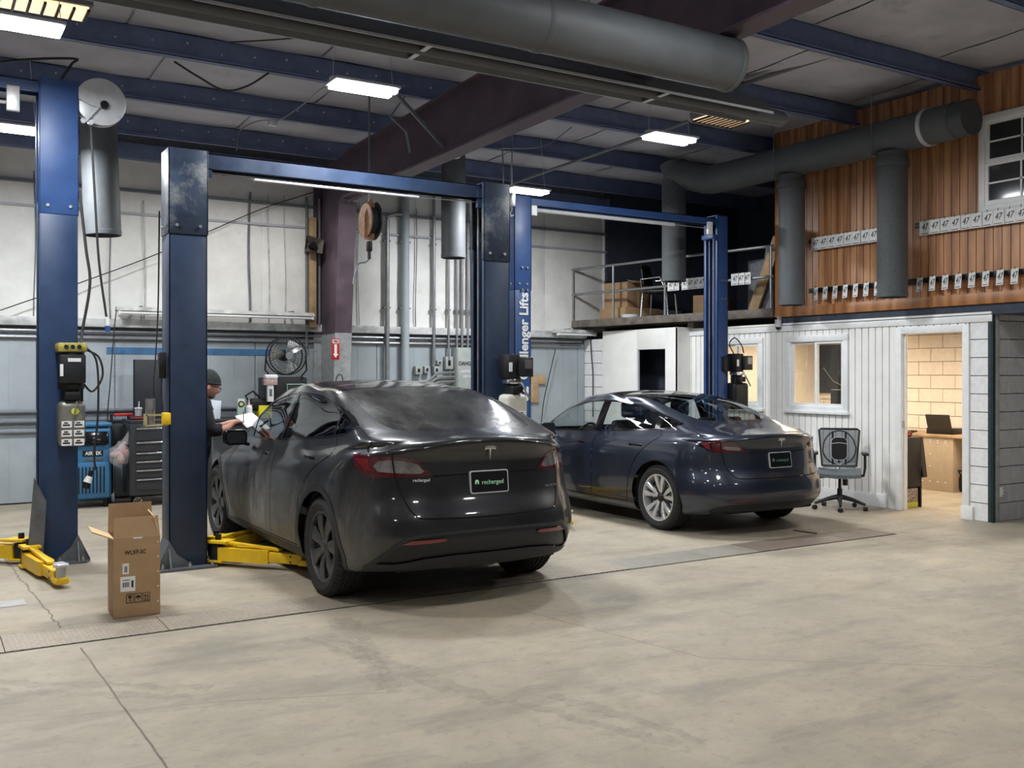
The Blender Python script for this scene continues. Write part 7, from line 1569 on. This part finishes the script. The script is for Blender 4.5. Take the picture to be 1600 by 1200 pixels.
# local: +x the way he faces, -y his right side (towards the viewer)
def head_extra(bm):
    t_ = bmesh.new(); bmesh.ops.create_uvsphere(t_, u_segments=32, v_segments=24, radius=1)
    for v_ in t_.verts:
        x_, y_, z_ = v_.co; X_ = x_*.098; Y_ = y_*.076; Z_ = z_*.118
        if z_ < 0: X_ *= 1-.20*(-z_)**1.5 if x_ < 0 else 1-.02*(-z_); Y_ *= 1-.22*(-z_)**1.3
        if x_ > .55 and abs(y_) < .5:
            w_ = max(0, 1-abs(y_)/.28)**1.2
            X_ += w_*(.028*math.exp(-((z_+.12)/.13)**2)+.010*math.exp(-((z_+.42)/.08)**2)+.008*math.exp(-((z_+.52)/.06)**2)+.010*math.exp(-((z_-.28)/.10)**2)+.012*math.exp(-((z_+.82)/.12)**2))
            e_ = math.exp(-((abs(y_)-.36)/.14)**2)*math.exp(-((z_-.10)/.11)**2); X_ -= .012*e_
        v_.co = (X_, Y_, Z_)
    for sg in (-1, 1):
        e_ = bmesh.new(); bmesh.ops.create_uvsphere(e_, u_segments=12, v_segments=8, radius=.03)
        e_.transform(Matrix.Translation((-.008, sg*.076, -.008)) @ Matrix.Rotation(-.25, 4, 'Y') @ Matrix.Diagonal((.62, .28, 1.05, 1))); mm_ = D.meshes.new('e'); e_.to_mesh(mm_); e_.free(); t_.from_mesh(mm_)
    t_.transform(Matrix.Translation((.115, 0, 1.505)) @ Matrix.Rotation(radians(24), 4, 'Y')); mm_ = D.meshes.new('h'); t_.to_mesh(mm_); t_.free(); bm.from_mesh(mm_)
J = [((0, 0, .92), (.15, .11)), ((.0, 0, 1.10), (.145, .10)), ((.01, 0, 1.28), (.16, .115)), ((.03, 0, 1.38), (.10, .075)), ((.07, 0, 1.44), (.052, .052)), ((.10, 0, 1.49), (.055, .055)),
     ((.01, -.17, 1.34), .058), ((.06, -.24, 1.10), .045), ((.24, -.16, 1.115), .036), ((.315, -.11, 1.165), (.026, .022)),
     ((.01, .17, 1.34), .058), ((.06, .24, 1.10), .045), ((.26, .13, 1.12), .036), ((.36, .06, 1.165), (.026, .022)),
     ((.0, -.09, .86), .09), ((.01, -.10, .48), .062), ((-.01, -.10, .09), .042), ((.12, -.11, .045), .036),
     ((.0, .09, .86), .09), ((.01, .10, .48), .062), ((-.01, .10, .09), .042), ((.12, .11, .045), .036)]
E_ = [(0, 1), (1, 2), (2, 3), (3, 4), (4, 5), (2, 6), (6, 7), (7, 8), (8, 9), (2, 10), (10, 11), (11, 12), (12, 13), (0, 14), (14, 15), (15, 16), (16, 17), (0, 18), (18, 19), (19, 20), (20, 21)]
def hand(J, E_, w, d, side, curl):
    "w: wrist joint index, d: forward direction"
    p = Vector(J[w][0]); d = Vector(d).normalized(); up = Vector((0, 0, 1)); lat = d.cross(up).normalized()
    k0 = len(J); J.append((tuple(p+d*.045), (.030, .018))); E_.append((w, k0)); J.append((tuple(p+d*.080), (.034, .015))); E_.append((k0, k0+1))
    for f_, (o, L_) in enumerate(((-.030, .062), (-.010, .072), (.011, .068), (.030, .054))):
        a = p+d*.095+lat*o; k = len(J); J.append((tuple(a), .0095)); E_.append((k0+1, k))
        b_ = a+d*L_*.45*cos(curl)-up*L_*.45*sin(curl); J.append((tuple(b_), .0088)); E_.append((k, k+1))
        c_ = b_+(d*cos(curl*2.2)-up*sin(curl*2.2))*L_*.32; J.append((tuple(c_), .0080)); E_.append((k+1, k+2)); e__ = c_+(d*cos(curl*3.1)-up*sin(curl*3.1))*L_*.26; J.append((tuple(e__), .007)); E_.append((k+2, k+3))
    a = p+d*.035-lat*side*.030+up*.004; k = len(J); J.append((tuple(a), .012)); E_.append((k0, k)); b_ = a+d*.03-lat*side*.018-up*.006; J.append((tuple(b_), .010)); E_.append((k, k+1)); c_ = b_+d*.028-up*.01+lat*side*.004; J.append((tuple(c_), .008)); E_.append((k+1, k+2))
hand(J, E_, 9, (.85, .35, .10), -1, .42); hand(J, E_, 13, (.95, -.15, .05), 1, .30)
body = skin_mesh('body', J, E_, M_SKIN, man, 2, extra=head_extra)
def garment(name, off, test, m):
    bm = bmesh.new(); bm.from_mesh(body.data); bm.normal_update()
    bmesh.ops.delete(bm, geom=[f_ for f_ in bm.faces if not test(f_.calc_center_median())], context='FACES')
    for v_ in bm.verts: v_.co += v_.normal*off
    if name == 'jacket':
        q_ = MB()
        for sg in (-1, 1): q_.tube([(.012, sg*.10, 1.365), (.010, sg*.175, 1.345), (.03, sg*.212, 1.24), (.055, sg*.245, 1.12), (.085, sg*(.235 if sg < 0 else .23), 1.105)], [.07, .088, .078, .070, .066], 20)
        q_.tube([(.02, 0, 1.33), (.035, 0, 1.375), (.05, 0, 1.405), (.062, 0, 1.425)], [.15, .115, .085, .078], 24, caps=False)
        t_ = D.meshes.new('t'); q_.b.to_mesh(t_); q_.b.free(); bm.from_mesh(t_)
    me = D.meshes.new(name); bm.to_mesh(me); bm.free(); me.polygons.foreach_set('use_smooth', [True]*len(me.polygons)); return link(name, me, m, man)
garment('trousers', .012, lambda c_: .09 < c_.z < 1.0 and abs(c_.y) < .24 and c_.x < .2, M_BLKC)
garment('jacket', .022, lambda c_: .86 < c_.z < 1.395 and c_.x < .175, M_BLKC)
for sg in (-1, 1): MB().box((-.07, sg*.105-.05, 0), (.21, sg*.105+.05, .09), .035, seg=3).build('boot', M_BKP, man)
HM = Matrix.Translation((.115, 0, 1.505)) @ Matrix.Rotation(radians(24), 4, 'Y')
b = MB(); b.sph((-.010, 0, .028), .115, (.98, .80, 1.0), 24); bmesh.ops.bisect_plane(b.b, geom=b.b.verts[:]+b.b.edges[:]+b.b.faces[:], plane_co=(.05, 0, .042), plane_no=(.30, 0, -1), clear_outer=True)
for v_ in b.b.verts: v_.co.x *= 1.0; v_.co.z = v_.co.z if v_.co.z < .038 else .038+(v_.co.z-.038)*1.12; v_.co.x -= max(0, v_.co.z-.09)*.25
b.xf(HM); bn = b.build('beanie', M_HAIR, man, smooth=60)
b = MB(); b.tube([(-.010+.105*cos(a), .087*sin(a), .026+.031*cos(a)) for a in np.linspace(0, 2*pi, 33)[:-1]], .010, 8, closed=True).xf(HM); b.build('beanie_cuff', M_HAIR, bn)
b = MB()
for sg in (-1, 1):
    b.tube([(.107+(0 if abs(q) else 0), sg*.034+.025*cos(q), .012+.019*sin(q)) for q in np.linspace(0, 2*pi, 17)[:-1]], .0022, 6, closed=True); b.tube([(.107, sg*.058, .016), (.05, sg*.080, .012), (-.01, sg*.080, .010)], .0022, 6)
b.tube([(.108, -.010, .016), (.112, 0, .02), (.108, .010, .016)], .002, 6); b.xf(HM); b.build('glasses', mat('dark_red_frames', (.10, .02, .02), .3, var=0), man)
b = MB()
for sg in (-1, 1): b.sph((.082, sg*.029, .010), .0125, n=12)
b.xf(HM); b.build('eyes', M_PAPER, man)
b = MB(); b.sph((.050, 0, -.070), .055, (.80, .90, .62), 16); b.xf(HM); b.build('beard', mat('short_beard', (.16, .085, .06), .8, var=.3, scale=60), man)
t = thing('paper_sheets', 'bright white papers held over the wing of the crossover', 'papers', (2.655, 9.07, 1.165), radians(8))
for k_ in range(3): MB().box((-.07, -.11, k_*.006), (.10, .10, k_*.006+.002), rot=(radians(24+3*k_), radians(-16+4*k_), .1*k_), piv=(-.06, 0, 0)).build('sheet', mat('bright_paper', (.92, .92, .92), .6, var=0) if k_ == 0 else D.materials['bright_paper'], t)
t = thing('pen', 'pen in the right hand over the papers', 'pen', (2.605, 9.04, 1.19)); MB().cyl((0, 0, -.03), (-.01, -.02, .07), .004, n=8).build('pen_body', M_BLKMET, t)
